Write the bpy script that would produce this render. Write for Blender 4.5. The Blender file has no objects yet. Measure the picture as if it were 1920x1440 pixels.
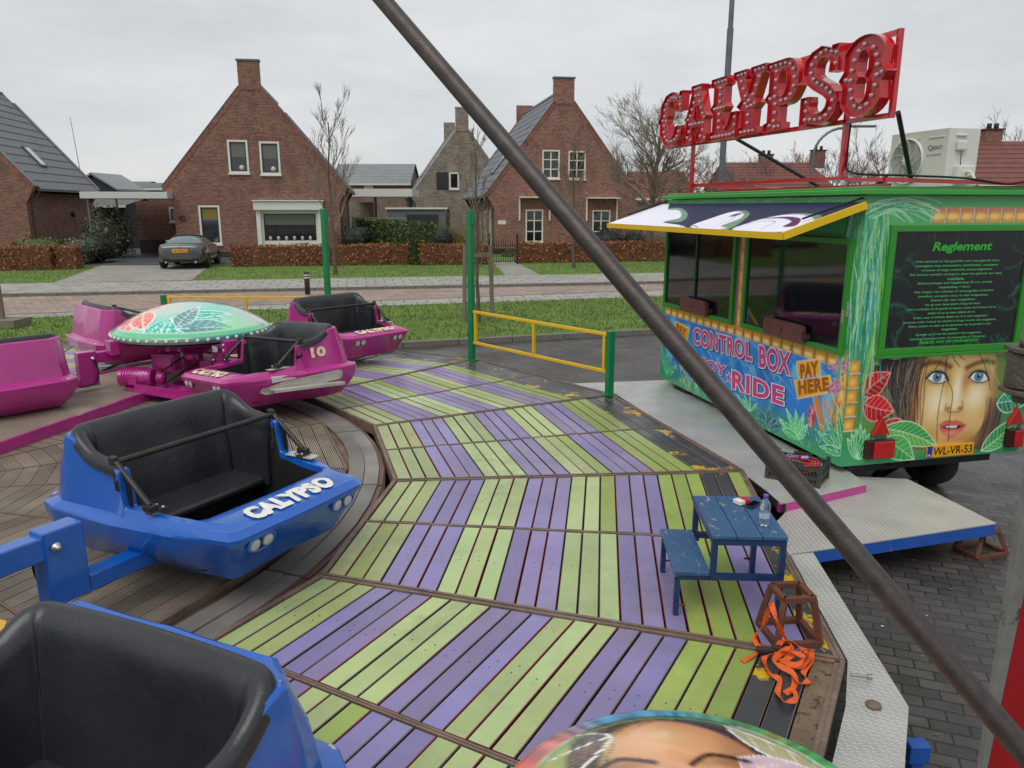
import bpy, bmesh, math, random
import numpy as np
from mathutils import Vector, Matrix
from mathutils.geometry import tessellate_polygon
random.seed(7)
PI = math.pi
S = bpy.context.scene
COL = S.collection
# ------------------------------------------------------------------ camera
PITCH = math.radians(13.04); FPX = 1431.0; CH = 2.1
cam = bpy.data.cameras.new('camera'); camo = bpy.data.objects.new('camera', cam); COL.objects.link(camo)
cam.sensor_width = 36.0; cam.lens = FPX / 1920 * 36.0; cam.clip_end = 2000; cam.clip_start = 0.05
camo.location = (0, 0, CH); camo.rotation_euler = (math.radians(90) - PITCH, 0, 0)
S.camera = camo
# ------------------------------------------------------------------ light
SUN_EL, SUN_AZ = math.radians(58), math.radians(200)
w = bpy.data.worlds.new("World"); S.world = w; w.use_nodes = True
nt = w.node_tree; nt.nodes.clear()
def wn(t, **k):
    n = nt.nodes.new(t)
    for a, b in k.items(): setattr(n, a, b)
    return n
sky = wn('ShaderNodeTexSky', sky_type='NISHITA', sun_disc=False, sun_elevation=SUN_EL, sun_rotation=SUN_AZ)
skm = wn('ShaderNodeMix', data_type='RGBA', blend_type='MULTIPLY'); skm.inputs[0].default_value = 1
nt.links.new(sky.outputs[0], skm.inputs[6]); skm.inputs[7].default_value = (1.0, 1.0, 1.0, 1)
tc = wn('ShaderNodeTexCoord'); mp = wn('ShaderNodeMapping'); mp.inputs['Scale'].default_value = (1.0, 1.0, 3.6)
nt.links.new(tc.outputs['Generated'], mp.inputs[0])
nz = wn('ShaderNodeTexNoise'); nz.inputs['Scale'].default_value = 2.3; nz.inputs['Detail'].default_value = 7; nz.inputs['Roughness'].default_value = .58
nt.links.new(mp.outputs[0], nz.inputs[0])
cr = wn('ShaderNodeValToRGB')
cr.color_ramp.elements[0].position = .36; cr.color_ramp.elements[0].color = (5.5, 5.8, 6.0, 1)
cr.color_ramp.elements[1].position = .64; cr.color_ramp.elements[1].color = (7.1, 7.2, 7.2, 1)
nt.links.new(nz.outputs[0], cr.inputs[0])
mx = wn('ShaderNodeMix', data_type='RGBA'); mx.inputs[0].default_value = .93
nt.links.new(skm.outputs[2], mx.inputs[6]); nt.links.new(cr.outputs[0], mx.inputs[7])
bg = wn('ShaderNodeBackground'); bg.inputs[1].default_value = .1
out = wn('ShaderNodeOutputWorld')
nt.links.new(mx.outputs[2], bg.inputs[0]); nt.links.new(bg.outputs[0], out.inputs[0])
sl = bpy.data.lights.new('sun', 'SUN'); sl.energy = 1.5; sl.angle = math.radians(45); sl.color = (1, .975, .94)
so = bpy.data.objects.new('sun', sl); COL.objects.link(so)
so.rotation_euler = (math.radians(90) - SUN_EL, 0, math.radians(-25))
S.view_settings.view_transform = 'Standard'; S.view_settings.look = 'None'
S.view_settings.exposure = 0.15; S.view_settings.gamma = 1; S.view_settings.use_curve_mapping = False
# ------------------------------------------------------------------ projection helpers (photo pixels -> real points)
_c, _s = math.cos(PITCH), math.sin(PITCH)
def ray(u, v):
    x = (u - 960) / FPX; y = (720 - v) / FPX
    return Vector((x, _c + _s * y, -_s + _c * y))
def G(u, v, z=0.0):
    r = ray(u, v); t = (z - CH) / r.z
    return Vector((r.x * t, r.y * t, z))
def atY(u, v, Y):
    r = ray(u, v); t = Y / r.y
    return Vector((r.x * t, Y, CH + r.z * t))
class Frame:
    """vertical working frame: x along dir, y = 90 deg left (away), z up"""
    def __init__(s, P, ang, z0=0):
        s.P = Vector((P[0], P[1], 0)); s.a = ang; s.z0 = z0
        s.d = Vector((math.cos(ang), math.sin(ang), 0)); s.n = Vector((-math.sin(ang), math.cos(ang), 0))
    def at(s, u, v, y=0.0):
        r = ray(u, v); P = s.P + s.n * y
        t = P.dot(s.n) / r.dot(s.n); q = Vector((r.x * t, r.y * t, 0))
        return ((q - s.P).dot(s.d), CH + r.z * t)
    def side(s, u, v, x=0.0):
        r = ray(u, v); P = s.P + s.d * x
        t = P.dot(s.d) / r.dot(s.d); q = Vector((r.x * t, r.y * t, 0))
        return ((q - s.P).dot(s.n), CH + r.z * t)
# ------------------------------------------------------------------ colour / materials
def lin(r, g, b, k=1.0):
    f = lambda c: ((c / 255) / 12.92 if c / 255 <= .04045 else ((c / 255 + .055) / 1.055) ** 2.4) * k
    return (f(r), f(g), f(b), 1)
MATS = {}
def mat(name, color=(.5, .5, .5, 1), rough=.6, metal=0., attr=False, nscale=0, namt=.3, bump=0, bscale=40, coat=0, spec=.5,
        col2=None, thr=None, c2scale=None, two=False, rvar=0, alpha=None, trans=0, coords='Object', stretch=None):
    if name in MATS: return MATS[name]
    m = bpy.data.materials.new(name); m.use_nodes = True; MATS[name] = m
    t = m.node_tree; N = t.nodes; L = t.links; b = N['Principled BSDF']
    b.inputs['Roughness'].default_value = rough; b.inputs['Metallic'].default_value = metal
    b.inputs['Specular IOR Level'].default_value = spec; b.inputs['Coat Weight'].default_value = coat
    b.inputs['Coat Roughness'].default_value = .08
    if trans: b.inputs['Transmission Weight'].default_value = trans
    tcn = N.new('ShaderNodeTexCoord'); vec = tcn.outputs[coords]
    if stretch:
        mpn = N.new('ShaderNodeMapping'); mpn.inputs['Scale'].default_value = stretch
        L.new(vec, mpn.inputs[0]); vec = mpn.outputs[0]
    cur = None
    if attr:
        a = N.new('ShaderNodeAttribute'); a.attribute_name = 'Col'; cur = a.outputs['Color']
    else:
        rg = N.new('ShaderNodeRGB'); rg.outputs[0].default_value = color; cur = rg.outputs[0]
    def noise(sc, det=5, rgh=.6):
        n = N.new('ShaderNodeTexNoise'); n.inputs['Scale'].default_value = sc; n.inputs['Detail'].default_value = det
        n.inputs['Roughness'].default_value = rgh; L.new(vec, n.inputs[0]); return n.outputs[0]
    if nscale:
        nn = noise(nscale)
        mr = N.new('ShaderNodeMapRange'); mr.inputs[1].default_value = .25; mr.inputs[2].default_value = .75
        mr.inputs[3].default_value = 1 - namt; mr.inputs[4].default_value = 1 + namt * .8; L.new(nn, mr.inputs[0])
        vm = N.new('ShaderNodeVectorMath'); vm.operation = 'SCALE'; L.new(cur, vm.inputs[0]); L.new(mr.outputs[0], vm.inputs['Scale'])
        cur = vm.outputs[0]
        if rvar:
            m2 = N.new('ShaderNodeMapRange'); m2.inputs[1].default_value = .3; m2.inputs[2].default_value = .7
            m2.inputs[3].default_value = max(0.02, rough - rvar); m2.inputs[4].default_value = min(1, rough + rvar)
            L.new(noise(nscale * 2.3), m2.inputs[0]); L.new(m2.outputs[0], b.inputs['Roughness'])
    if col2 is not None:
        n2 = noise(c2scale or 8, 9, .72); th = thr or .62
        m3 = N.new('ShaderNodeMapRange'); m3.inputs[1].default_value = th; m3.inputs[2].default_value = th + .03; L.new(n2, m3.inputs[0])
        mxn = N.new('ShaderNodeMix'); mxn.data_type = 'RGBA'; L.new(m3.outputs[0], mxn.inputs[0]); L.new(cur, mxn.inputs[6])
        mxn.inputs[7].default_value = col2; cur = mxn.outputs[2]
    L.new(cur, b.inputs['Base Color'])
    if bump:
        bn = N.new('ShaderNodeBump'); bn.inputs['Strength'].default_value = bump; bn.inputs['Distance'].default_value = .02
        L.new(noise(bscale, 6), bn.inputs['Height']); L.new(bn.outputs[0], b.inputs['Normal'])
    return m
def brickmat(name, c1, c2, mortar, bw=.22, bh=.0625, ms=.012, vertical=True, rough=.85, var=.35, bumpd=.006, herr=False, ang=0, damp=0, dirt=None, rv=None, wet=None):
    if name in MATS: return MATS[name]
    m = bpy.data.materials.new(name); m.use_nodes = True; MATS[name] = m
    t = m.node_tree; N = t.nodes; L = t.links; b = N['Principled BSDF']; b.inputs['Roughness'].default_value = rough
    tcn = N.new('ShaderNodeTexCoord')
    if vertical:
        sx = N.new('ShaderNodeSeparateXYZ'); L.new(tcn.outputs['Object'], sx.inputs[0])
        ad = N.new('ShaderNodeMath'); ad.operation = 'ADD'; L.new(sx.outputs[0], ad.inputs[0]); L.new(sx.outputs[1], ad.inputs[1])
        cb = N.new('ShaderNodeCombineXYZ'); L.new(ad.outputs[0], cb.inputs[0]); L.new(sx.outputs[2], cb.inputs[1]); v = cb.outputs[0]
    else:
        mpn = N.new('ShaderNodeMapping'); mpn.inputs['Rotation'].default_value = (0, 0, ang); L.new(tcn.outputs['Object'], mpn.inputs[0]); v = mpn.outputs[0]
    br = N.new('ShaderNodeTexBrick'); L.new(v, br.inputs[0])
    br.inputs['Scale'].default_value = 1; br.inputs['Brick Width'].default_value = bw; br.inputs['Row Height'].default_value = bh
    br.inputs['Mortar Size'].default_value = ms; br.inputs['Mortar Smooth'].default_value = .2
    br.inputs['Color1'].default_value = c1; br.inputs['Color2'].default_value = c2; br.inputs['Mortar'].default_value = mortar
    n = N.new('ShaderNodeTexNoise'); n.inputs['Scale'].default_value = 1.1; n.inputs['Detail'].default_value = 6; L.new(v, n.inputs[0])
    n2 = N.new('ShaderNodeTexNoise'); n2.inputs['Scale'].default_value = 9; n2.inputs['Detail'].default_value = 4; L.new(v, n2.inputs[0])
    a = N.new('ShaderNodeMath'); a.operation = 'ADD'; L.new(n.outputs[0], a.inputs[0]); L.new(n2.outputs[0], a.inputs[1])
    mr = N.new('ShaderNodeMapRange'); mr.inputs[1].default_value = .7; mr.inputs[2].default_value = 1.3
    mr.inputs[3].default_value = 1 - var; mr.inputs[4].default_value = 1 + var; L.new(a.outputs[0], mr.inputs[0])
    vm = N.new('ShaderNodeVectorMath'); vm.operation = 'SCALE'; L.new(br.outputs[0], vm.inputs[0]); L.new(mr.outputs[0], vm.inputs['Scale'])
    cur = vm.outputs[0]
    if dirt:
        m3 = N.new('ShaderNodeMapRange'); m3.inputs[1].default_value = .5; m3.inputs[2].default_value = .75; L.new(n.outputs[0], m3.inputs[0])
        mxn = N.new('ShaderNodeMix'); mxn.data_type = 'RGBA'; L.new(m3.outputs[0], mxn.inputs[0]); L.new(cur, mxn.inputs[6]); mxn.inputs[7].default_value = dirt; cur = mxn.outputs[2]
    L.new(cur, b.inputs['Base Color'])
    if wet:
        m4 = N.new('ShaderNodeMapRange'); m4.inputs[1].default_value = .4; m4.inputs[2].default_value = .62
        m4.inputs[3].default_value = wet; m4.inputs[4].default_value = rough; L.new(n.outputs[0], m4.inputs[0]); L.new(m4.outputs[0], b.inputs['Roughness'])
    bn = N.new('ShaderNodeBump'); bn.inputs['Strength'].default_value = .8; bn.inputs['Distance'].default_value = bumpd
    iv = N.new('ShaderNodeMath'); iv.operation = 'SUBTRACT'; L.new(n2.outputs[0], iv.inputs[0]); L.new(br.outputs['Fac'], iv.inputs[1])
    L.new(iv.outputs[0], bn.inputs['Height']); L.new(bn.outputs[0], b.inputs['Normal'])
    return m
def treadmat(name, color, rough=.38, dirty=.35):
    """aluminium tread plate: raised bars in alternating directions"""
    if name in MATS: return MATS[name]
    m = bpy.data.materials.new(name); m.use_nodes = True; MATS[name] = m
    t = m.node_tree; N = t.nodes; L = t.links; b = N['Principled BSDF']
    b.inputs['Metallic'].default_value = .55; b.inputs['Roughness'].default_value = rough
    tcn = N.new('ShaderNodeTexCoord')
    def lay(a, off):
        mp = N.new('ShaderNodeMapping'); mp.inputs['Rotation'].default_value = (0, 0, a); mp.inputs['Location'].default_value = (off, off, 0)
        mp.inputs['Scale'].default_value = (22, 44, 22); L.new(tcn.outputs['Object'], mp.inputs[0])
        fr = N.new('ShaderNodeVectorMath'); fr.operation = 'FRACTION'; L.new(mp.outputs[0], fr.inputs[0])
        sb = N.new('ShaderNodeVectorMath'); sb.operation = 'SUBTRACT'; L.new(fr.outputs[0], sb.inputs[0]); sb.inputs[1].default_value = (.5, .5, 0)
        ml = N.new('ShaderNodeVectorMath'); ml.operation = 'MULTIPLY'; L.new(sb.outputs[0], ml.inputs[0]); ml.inputs[1].default_value = (1.25, 3.0, 0)
        ln = N.new('ShaderNodeVectorMath'); ln.operation = 'LENGTH'; L.new(ml.outputs[0], ln.inputs[0])
        mr = N.new('ShaderNodeMapRange'); mr.inputs[1].default_value = .5; mr.inputs[2].default_value = .25; L.new(ln.outputs['Value'], mr.inputs[0])
        return mr.outputs[0]
    mxx = N.new('ShaderNodeMath'); mxx.operation = 'MAXIMUM'; L.new(lay(.785, 0), mxx.inputs[0]); L.new(lay(-.785, .3), mxx.inputs[1])
    n = N.new('ShaderNodeTexNoise'); n.inputs['Scale'].default_value = 3.1; n.inputs['Detail'].default_value = 8; L.new(tcn.outputs['Object'], n.inputs[0])
    mr = N.new('ShaderNodeMapRange'); mr.inputs[1].default_value = .3; mr.inputs[2].default_value = .7
    mr.inputs[3].default_value = 1 - dirty; mr.inputs[4].default_value = 1.1; L.new(n.outputs[0], mr.inputs[0])
    vm = N.new('ShaderNodeVectorMath'); vm.operation = 'SCALE'; vm.inputs[0].default_value = color[:3]; L.new(mr.outputs[0], vm.inputs['Scale'])
    mxn = N.new('ShaderNodeMix'); mxn.data_type = 'RGBA'; L.new(mxx.outputs[0], mxn.inputs[0]); L.new(vm.outputs[0], mxn.inputs[6])
    mxn.inputs[7].default_value = (min(1, color[0] * 1.15), min(1, color[1] * 1.15), min(1, color[2] * 1.15), 1)
    L.new(mxn.outputs[2], b.inputs['Base Color'])
    bn = N.new('ShaderNodeBump'); bn.inputs['Strength'].default_value = 1; bn.inputs['Distance'].default_value = .004
    L.new(mxx.outputs[0], bn.inputs['Height']); L.new(bn.outputs[0], b.inputs['Normal'])
    return m
# ------------------------------------------------------------------ mesh builder
class MB:
    DEF = Matrix.Identity(4)
    def __init__(s, M=None):
        s.v = []; s.f = []; s.fc = []; s.M = M or MB.DEF.copy(); s.c = None; s.sm = []; s.smooth = False; s.mi = 0; s.fm = []; s.vc = None
    def add(s, vs, fs, col=None, smooth=None):
        o = len(s.v); s.v += [tuple(s.M @ Vector(p)) for p in vs]; neg = s.M.determinant() < 0
        for f in fs:
            if neg: f = f[::-1]
            s.f.append([i + o for i in f]); s.fc.append(col if col is not None else s.c)
            s.sm.append(s.smooth if smooth is None else smooth); s.fm.append(s.mi)
        return s
    def box(s, c, sz, rz=0, col=None, R=None, taper=1):
        x, y, z = sz[0] / 2, sz[1] / 2, sz[2] / 2
        R = R or Matrix.Rotation(rz, 3, 'Z'); c = Vector(c)
        vs = [c + R @ Vector((a * x * (taper if d > 0 else 1), b * y * (taper if d > 0 else 1), d * z)) for d in (-1, 1) for b in (-1, 1) for a in (-1, 1)]
        return s.add(vs, [(0, 2, 3, 1), (4, 5, 7, 6), (0, 1, 5, 4), (1, 3, 7, 5), (3, 2, 6, 7), (2, 0, 4, 6)], col, False)
    def bar(s, a, b, w, h=None, col=None, up=(0, 0, 1)):
        a, b = Vector(a), Vector(b); d = b - a; h = h or w; L = d.length; d.normalize()
        up = Vector(up); 
        if abs(d.dot(up)) > .98: up = Vector((1, 0, 0))
        x = d.cross(up).normalized(); y = x.cross(d)
        R = Matrix((x, d, y)).transposed()
        return s.box((a + b) / 2, (w, L, h), R=R, col=col)
    def tube(s, pts, r, n=8, col=None, cap=True):
        pts = [Vector(p) for p in pts]; rs = r if isinstance(r, (list, tuple)) else [r] * len(pts)
        vs = []; fs = []; prev = None
        for i, p in enumerate(pts):
            d = (pts[min(i + 1, len(pts) - 1)] - pts[max(i - 1, 0)])
            if d.length < 1e-9: d = Vector((0, 0, 1))
            d.normalize()
            if prev is None: x = d.orthogonal().normalized()
            else:
                x = prev - d * prev.dot(d)
                x = x.normalized() if x.length > 1e-6 else d.orthogonal().normalized()
            prev = x; y = d.cross(x)
            for k in range(n):
                a = 2 * PI * k / n; vs.append(p + (x * math.cos(a) + y * math.sin(a)) * rs[i])
        for i in range(len(pts) - 1):
            for k in range(n):
                a = i * n + k; b = i * n + (k + 1) % n; fs.append((a, b, b + n, a + n))
        s.add(vs, fs, col, True)
        if cap and n > 3:
            o = (len(pts) - 1) * n
            s.add(vs[:n], [tuple(range(n))[::-1]], col, False); s.add(vs[o:], [tuple(range(n))], col, False)
        return s
    def lathe(s, prof, n=24, c=(0, 0, 0), axis=None, col=None, smooth=True):
        R = Matrix.Identity(3)
        if axis is not None: R = Vector((0, 0, 1)).rotation_difference(Vector(axis)).to_matrix()
        c = Vector(c); vs = []; fs = []
        for r, z in prof:
            for k in range(n):
                a = 2 * PI * k / n; vs.append(c + R @ Vector((r * math.cos(a), r * math.sin(a), z)))
        for i in range(len(prof) - 1):
            for k in range(n):
                a = i * n + k; b = i * n + (k + 1) % n; fs.append((a, b, b + n, a + n))
        fs.append(tuple(range(n))[::-1]); fs.append(tuple(range((len(prof) - 1) * n, len(prof) * n)))
        return s.add(vs, fs, col, smooth)
    def poly(s, pts, col=None):
        return s.add(pts, [tuple(range(len(pts)))], col, False)
    def prism(s, loops, y0, y1, mp=None, col=None, sides=True):
        """2D loops (first = outer, rest = holes) extruded between depths y0 (front) and y1; mp(x,z,y)->3D"""
        mp = mp or (lambda x, z, y: (x, y, z))
        def area(l): return sum(l[i][0] * l[(i + 1) % len(l)][1] - l[(i + 1) % len(l)][0] * l[i][1] for i in range(len(l)))
        loops = [list(l) if area(l) > 0 else list(l)[::-1] for l in loops[:1]] + [list(l) if area(l) < 0 else list(l)[::-1] for l in loops[1:]]
        tri = tessellate_polygon([[Vector((p[0], p[1], 0)) for p in l] for l in loops])
        flat = [p for l in loops for p in l]; n = len(flat)
        A = [mp(p[0], p[1], y0) for p in flat]; B = [mp(p[0], p[1], y1) for p in flat]
        fs = []
        for t in tri:
            p, q, r = [flat[i] for i in t]
            cc = (q[0] - p[0]) * (r[1] - p[1]) - (r[0] - p[0]) * (q[1] - p[1])
            t = t if cc > 0 else t[::-1]
            fs.append(tuple(t)); fs.append(tuple(i + n for i in t[::-1]))
        if sides:
            o = 0
            for l in loops:
                m = len(l)
                for i in range(m): a = o + i; b = o + (i + 1) % m; fs.append((b, a, a + n, b + n))
                o += m
        return s.add(A + B, fs, col, False)
    def grid(s, P, nu, nv, cu=False, cv=False, col=None, smooth=True):
        fs = []
        for i in range(nu if cu else nu - 1):
            for j in range(nv if cv else nv - 1):
                a = i * nv + j; b = ((i + 1) % nu) * nv + j; c = ((i + 1) % nu) * nv + (j + 1) % nv; d = i * nv + (j + 1) % nv
                fs.append((a, b, c, d))
        return s.add(P, fs, col, smooth)
    def build(s, name, m, parent=None, bevel=0, subsurf=0, seg=2, weld=True, loc=None):
        me = bpy.data.meshes.new(name)
        vs = s.v
        if loc is not None: vs = [(p[0] - loc[0], p[1] - loc[1], p[2] - loc[2]) for p in vs]
        me.from_pydata(vs, [], s.f); me.update()
        ms = m if isinstance(m, (list, tuple)) else [m]
        for q in ms: me.materials.append(q)
        me.polygons.foreach_set('use_smooth', s.sm)
        if len(ms) > 1: me.polygons.foreach_set('material_index', s.fm)
        if any(c is not None for c in s.fc):
            at = me.color_attributes.new('Col', 'FLOAT_COLOR', 'CORNER')
            lt = np.array([len(f) for f in s.f]); cc = np.array([c if c is not None else (.5, .5, .5, 1) for c in s.fc], dtype=np.float32)
            at.data.foreach_set('color', np.repeat(cc, lt, axis=0).ravel())
        o = bpy.data.objects.new(name, me); COL.objects.link(o)
        if loc is not None: o.location = loc
        if parent is not None: o.parent = parent
        if bevel:
            bv = o.modifiers.new('b', 'BEVEL'); bv.width = bevel; bv.segments = seg; bv.limit_method = 'ANGLE'; bv.angle_limit = .6
        if subsurf:
            ss = o.modifiers.new('s', 'SUBSURF'); ss.levels = subsurf; ss.render_levels = subsurf
        return o
def tag(o, label, cat, group=None):
    o['label'] = label; o['category'] = cat
    if group: o['group'] = group
    return o
def struct(o, kind='structure'): o['kind'] = kind; return o
def thing(name, label, cat, loc=(0, 0, 0), rz=0, group=None):
    o = bpy.data.objects.new(name, None); COL.objects.link(o); o.location = loc; o.rotation_euler = (0, 0, rz); o.empty_display_size = .2
    return tag(o, label, cat, group)
KIDS = {}
def copy_tree(o, parent=None):
    c = o.copy(); COL.objects.link(c); c.parent = parent
    for ch in [q for q in bpy.data.objects if q.parent == o]: copy_tree(ch, c)
    return c
def smooth_line(pts, k=6, closed=False):
    pts = [Vector(p) for p in pts]; n = len(pts); out = []
    rng = range(n) if closed else range(n - 1)
    for i in rng:
        g = (lambda j: pts[j % n]) if closed else (lambda j: pts[max(0, min(n - 1, j))])
        a, b, c, d = g(i - 1), g(i), g(i + 1), g(i + 2)
        for q in range(k):
            t = q / k
            out.append(.5 * ((2 * b) + (c - a) * t + (2 * a - 5 * b + 4 * c - d) * t * t + (3 * b - a - 3 * c + d) * t ** 3))
    if not closed: out.append(pts[-1])
    return out
def text_geom(txt, bold=0.0, spacing=1.0, res=3):
    cu = bpy.data.curves.new('t', 'FONT'); cu.body = txt; cu.size = 1; cu.resolution_u = res; cu.offset = bold; cu.space_character = spacing
    o = bpy.data.objects.new('t', cu); me = o.to_mesh()
    vs = [(v.co.x, v.co.y) for v in me.vertices]; fs = [tuple(p.vertices) for p in me.polygons]
    o.to_mesh_clear(); bpy.data.objects.remove(o); bpy.data.curves.remove(cu)
    return vs, fs
def text_mb(mb, txt, mp, x0, x1, y0, y1, bold=0.0, slant=0, spacing=1.0, col=None, curve=0, fit=True, ref=None):
    """fit text into the box x0..x1 / y0..y1 of a 2-D panel; mp(x, y) -> 3-D"""
    vs, fs = text_geom(txt, bold, spacing)
    rv = text_geom(ref or txt, 0, spacing)[0] if True else vs
    X0, X1 = min(v[0] for v in rv), max(v[0] for v in rv); Y0, Y1 = min(v[1] for v in rv), max(v[1] for v in rv)
    P = []
    for a, b in vs:
        u = (a - X0) / (X1 - X0); t = (b - Y0) / (Y1 - Y0)
        P.append(mp(x0 + (x1 - x0) * u + slant * t * (y1 - y0), y0 + (y1 - y0) * t + curve * (4 * u * (1 - u))))
    return mb.add(P, fs, col, False)
# ================================================================== SETTING: ground, street
GZ = -.4
def line_pts(A, B, x0=-60, x1=60):
    A = Vector(A[:2]); B = Vector(B[:2]); d = (B - A) / (B.x - A.x)
    return A + d * (x0 - A.x), A + d * (x1 - A.x)
def GG(u, v): return G(u, v, GZ)
L_kerb = line_pts(GG(758, 652), GG(1239, 626))
L_lawn = line_pts(GG(500, 588), GG(1240, 562))
L_path = line_pts(GG(500, 578), GG(1240, 549))
L_road = line_pts(GG(300, 553), GG(1240, 534))
L_walk = line_pts(GG(40, 538), GG(1240, 517))
L_hedge = line_pts(GG(440, 502), GG(1240, 491))
def strip(name, La, Lb, z, m, shift=0):
    b = MB(); n = 24
    for i in range(n):
        t0, t1 = i / n, (i + 1) / n
        p = [La[0].lerp(La[1], t0), La[0].lerp(La[1], t1), Lb[0].lerp(Lb[1], t1), Lb[0].lerp(Lb[1], t0)]
        b.poly([(q.x, q.y, z) for q in p])
    return struct(b.build(name, m))
m_pave = brickmat('dark_clinker_paving', lin(82, 78, 74), lin(58, 56, 56), lin(34, 34, 31), .18, .09, .006, False, .6, .3, .004, ang=.35, dirt=lin(60, 58, 55), wet=.3)
m_road = brickmat('pink_road_brick', lin(168, 146, 134), lin(142, 122, 114), lin(112, 102, 94), .30, .14, .014, False, .85, .2, .003, ang=.2)
m_flag = brickmat('pavement_flagstone', lin(160, 158, 150), lin(146, 144, 137), lin(98, 98, 92), .6, .6, .02, False, .85, .14, .004, ang=-.2)
m_flag2 = brickmat('driveway_flagstone', lin(156, 152, 143), lin(140, 137, 130), lin(104, 102, 96), .32, .32, .015, False, .85, .14, .004, ang=-.2)
m_drive = brickmat('dark_driveway_brick', lin(82, 82, 84), lin(66, 67, 70), lin(46, 47, 50), .2, .1, .01, False, .75, .22, .003, ang=-.2)
m_grass = mat('lawn_grass', lin(104, 134, 52, .8), .95, nscale=1.6, namt=.38, bump=.9, bscale=28, col2=lin(112, 118, 62, .8), thr=.6, c2scale=3.5)
m_soil = mat('far_ground_soil', lin(84, 88, 62, .8), .95, nscale=.4, namt=.3)
m_kerb = mat('kerb_concrete', lin(112, 108, 100), .9, nscale=6, namt=.25)
b = MB(); b.poly([(-400, -60, GZ - .02), (400, -60, GZ - .02), (400, 700, GZ - .02), (-400, 700, GZ - .02)])
struct(b.build('ground', m_soil))
base = (Vector((-60, -20)), Vector((60, -20)))
strip('parking_paving', base, L_kerb, GZ, m_pave)
def shift(L, dy): return (L[0] + Vector((0, dy)), L[1] + Vector((0, dy)))
strip('grass_verge', shift(L_kerb, .12), L_lawn, GZ + .09, m_grass)
strip('near_pavement', L_lawn, L_path, GZ + .094, m_flag)
strip('brick_road', L_path, L_road, GZ + .03, m_road)
strip('far_pavement', shift(L_road, .12), L_walk, GZ + .11, m_flag)
strip('front_lawn', L_walk, shift(L_hedge, 14), GZ + .106, m_grass)
def kerb(name, L, w_, z0, z1, m, gaps=()):
    b = MB(); A, B = L; n = 120; d = (B - A) / n
    for i in range(n):
        p = A + d * i; q = A + d * (i + .985)
        lo = any(g0 < (p.x + q.x) / 2 < g1 for g0, g1 in gaps); zt = z1 - (.075 if lo else 0)
        b.box(((p.x + q.x) / 2, (p.y + q.y) / 2 + w_ / 2, (z0 + zt) / 2), ((q - p).length, w_, zt - z0), rz=math.atan2(d.y, d.x))
    return struct(b.build(name, m))
kerb('near_kerb', L_kerb, .13, GZ - .02, GZ + .1, m_kerb)
kerb('far_kerb', L_road, .14, GZ - .02, GZ + .118, m_kerb, gaps=())
kerb('path_kerb', shift(L_path, -.1), .1, GZ - .02, GZ + .102, m_kerb)
def sheet(name, pts, z, m, kind='structure'):
    b = MB(); b.poly([(p[0], p[1], z) for p in pts]); return struct(b.build(name, m), kind)
sheet('driveway_apron', [GG(100, 537), GG(360, 531.5), GG(398, 500), GG(195, 501)], GZ + .112, m_flag2)
sheet('driveway', [GG(150, 503), GG(440, 502), GG(425, 470), GG(215, 470)], GZ + .116, m_drive)
sheet('garden_path', [GG(950, 524), GG(1012, 521), GG(966, 495), GG(922, 495)], GZ + .112, m_flag2)
b = MB(); P = [GG(0, 511), GG(205, 502), GG(240, 470), GG(60, 468)]
b.poly([(p[0], p[1], GZ + .114) for p in P]); struct(b.build('garden_bed', mat('dark_bed_soil', lin(70, 56, 44), .95, nscale=5, namt=.3, bump=1, bscale=20)))
CLEAR = [[GG(100, 537), GG(360, 531.5), GG(398, 500), GG(195, 501)], [GG(150, 503), GG(440, 502), GG(425, 470), GG(215, 470)], [GG(950, 524), GG(1012, 521), GG(966, 495), GG(922, 495)]]
def inpoly(p, P):
    c = False
    for i in range(len(P)):
        a, b = P[i - 1], P[i]
        if (a[1] > p[1]) != (b[1] > p[1]) and p[0] < (b[0] - a[0]) * (p[1] - a[1]) / (b[1] - a[1]) + a[0]: c = not c
    return c
# grass blades on the near verge and the front lawn
def blades(name, La, Lb, z, n, x0, x1, h):
    r = random.Random(3); b = MB(); vs = []; fs = []; fc = []
    for i in range(n):
        x = r.uniform(x0, x1); t = (x + 60) / 120; a = La[0].lerp(La[1], t); c = Lb[0].lerp(Lb[1], t); k = r.random()
        p = a.lerp(c, k)
        if any(inpoly(p, q) for q in CLEAR): continue
        an = r.uniform(0, PI); hh = h * r.uniform(.5, 1.3); ww = r.uniform(.006, .016)
        dx, dy = math.cos(an) * ww, math.sin(an) * ww; lx, ly = r.uniform(-.03, .03), r.uniform(-.03, .03)
        o = len(vs); vs += [(p.x - dx, p.y - dy, z), (p.x + dx, p.y + dy, z), (p.x + lx, p.y + ly, z + hh)]; fs.append((o, o + 1, o + 2))
        fc.append(r.choice([lin(102, 134, 50, .8), lin(118, 142, 60, .8), lin(82, 112, 42, .8), lin(146, 150, 90, .8)]))
    b.v = vs; b.f = fs; b.fc = fc; b.sm = [False] * len(fs); b.fm = [0] * len(fs)
    o = b.build(name, mat('grass_blade', attr=True, rough=.8)); struct(o, 'stuff'); o['label'] = 'short green grass'; return o
blades('grass', shift(L_kerb, .2), L_lawn, GZ + .085, 26000, -13, 7, .07)
blades('grass', shift(L_walk, .1), L_hedge, GZ + .1, 16000, -19, 9, .08)
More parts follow.
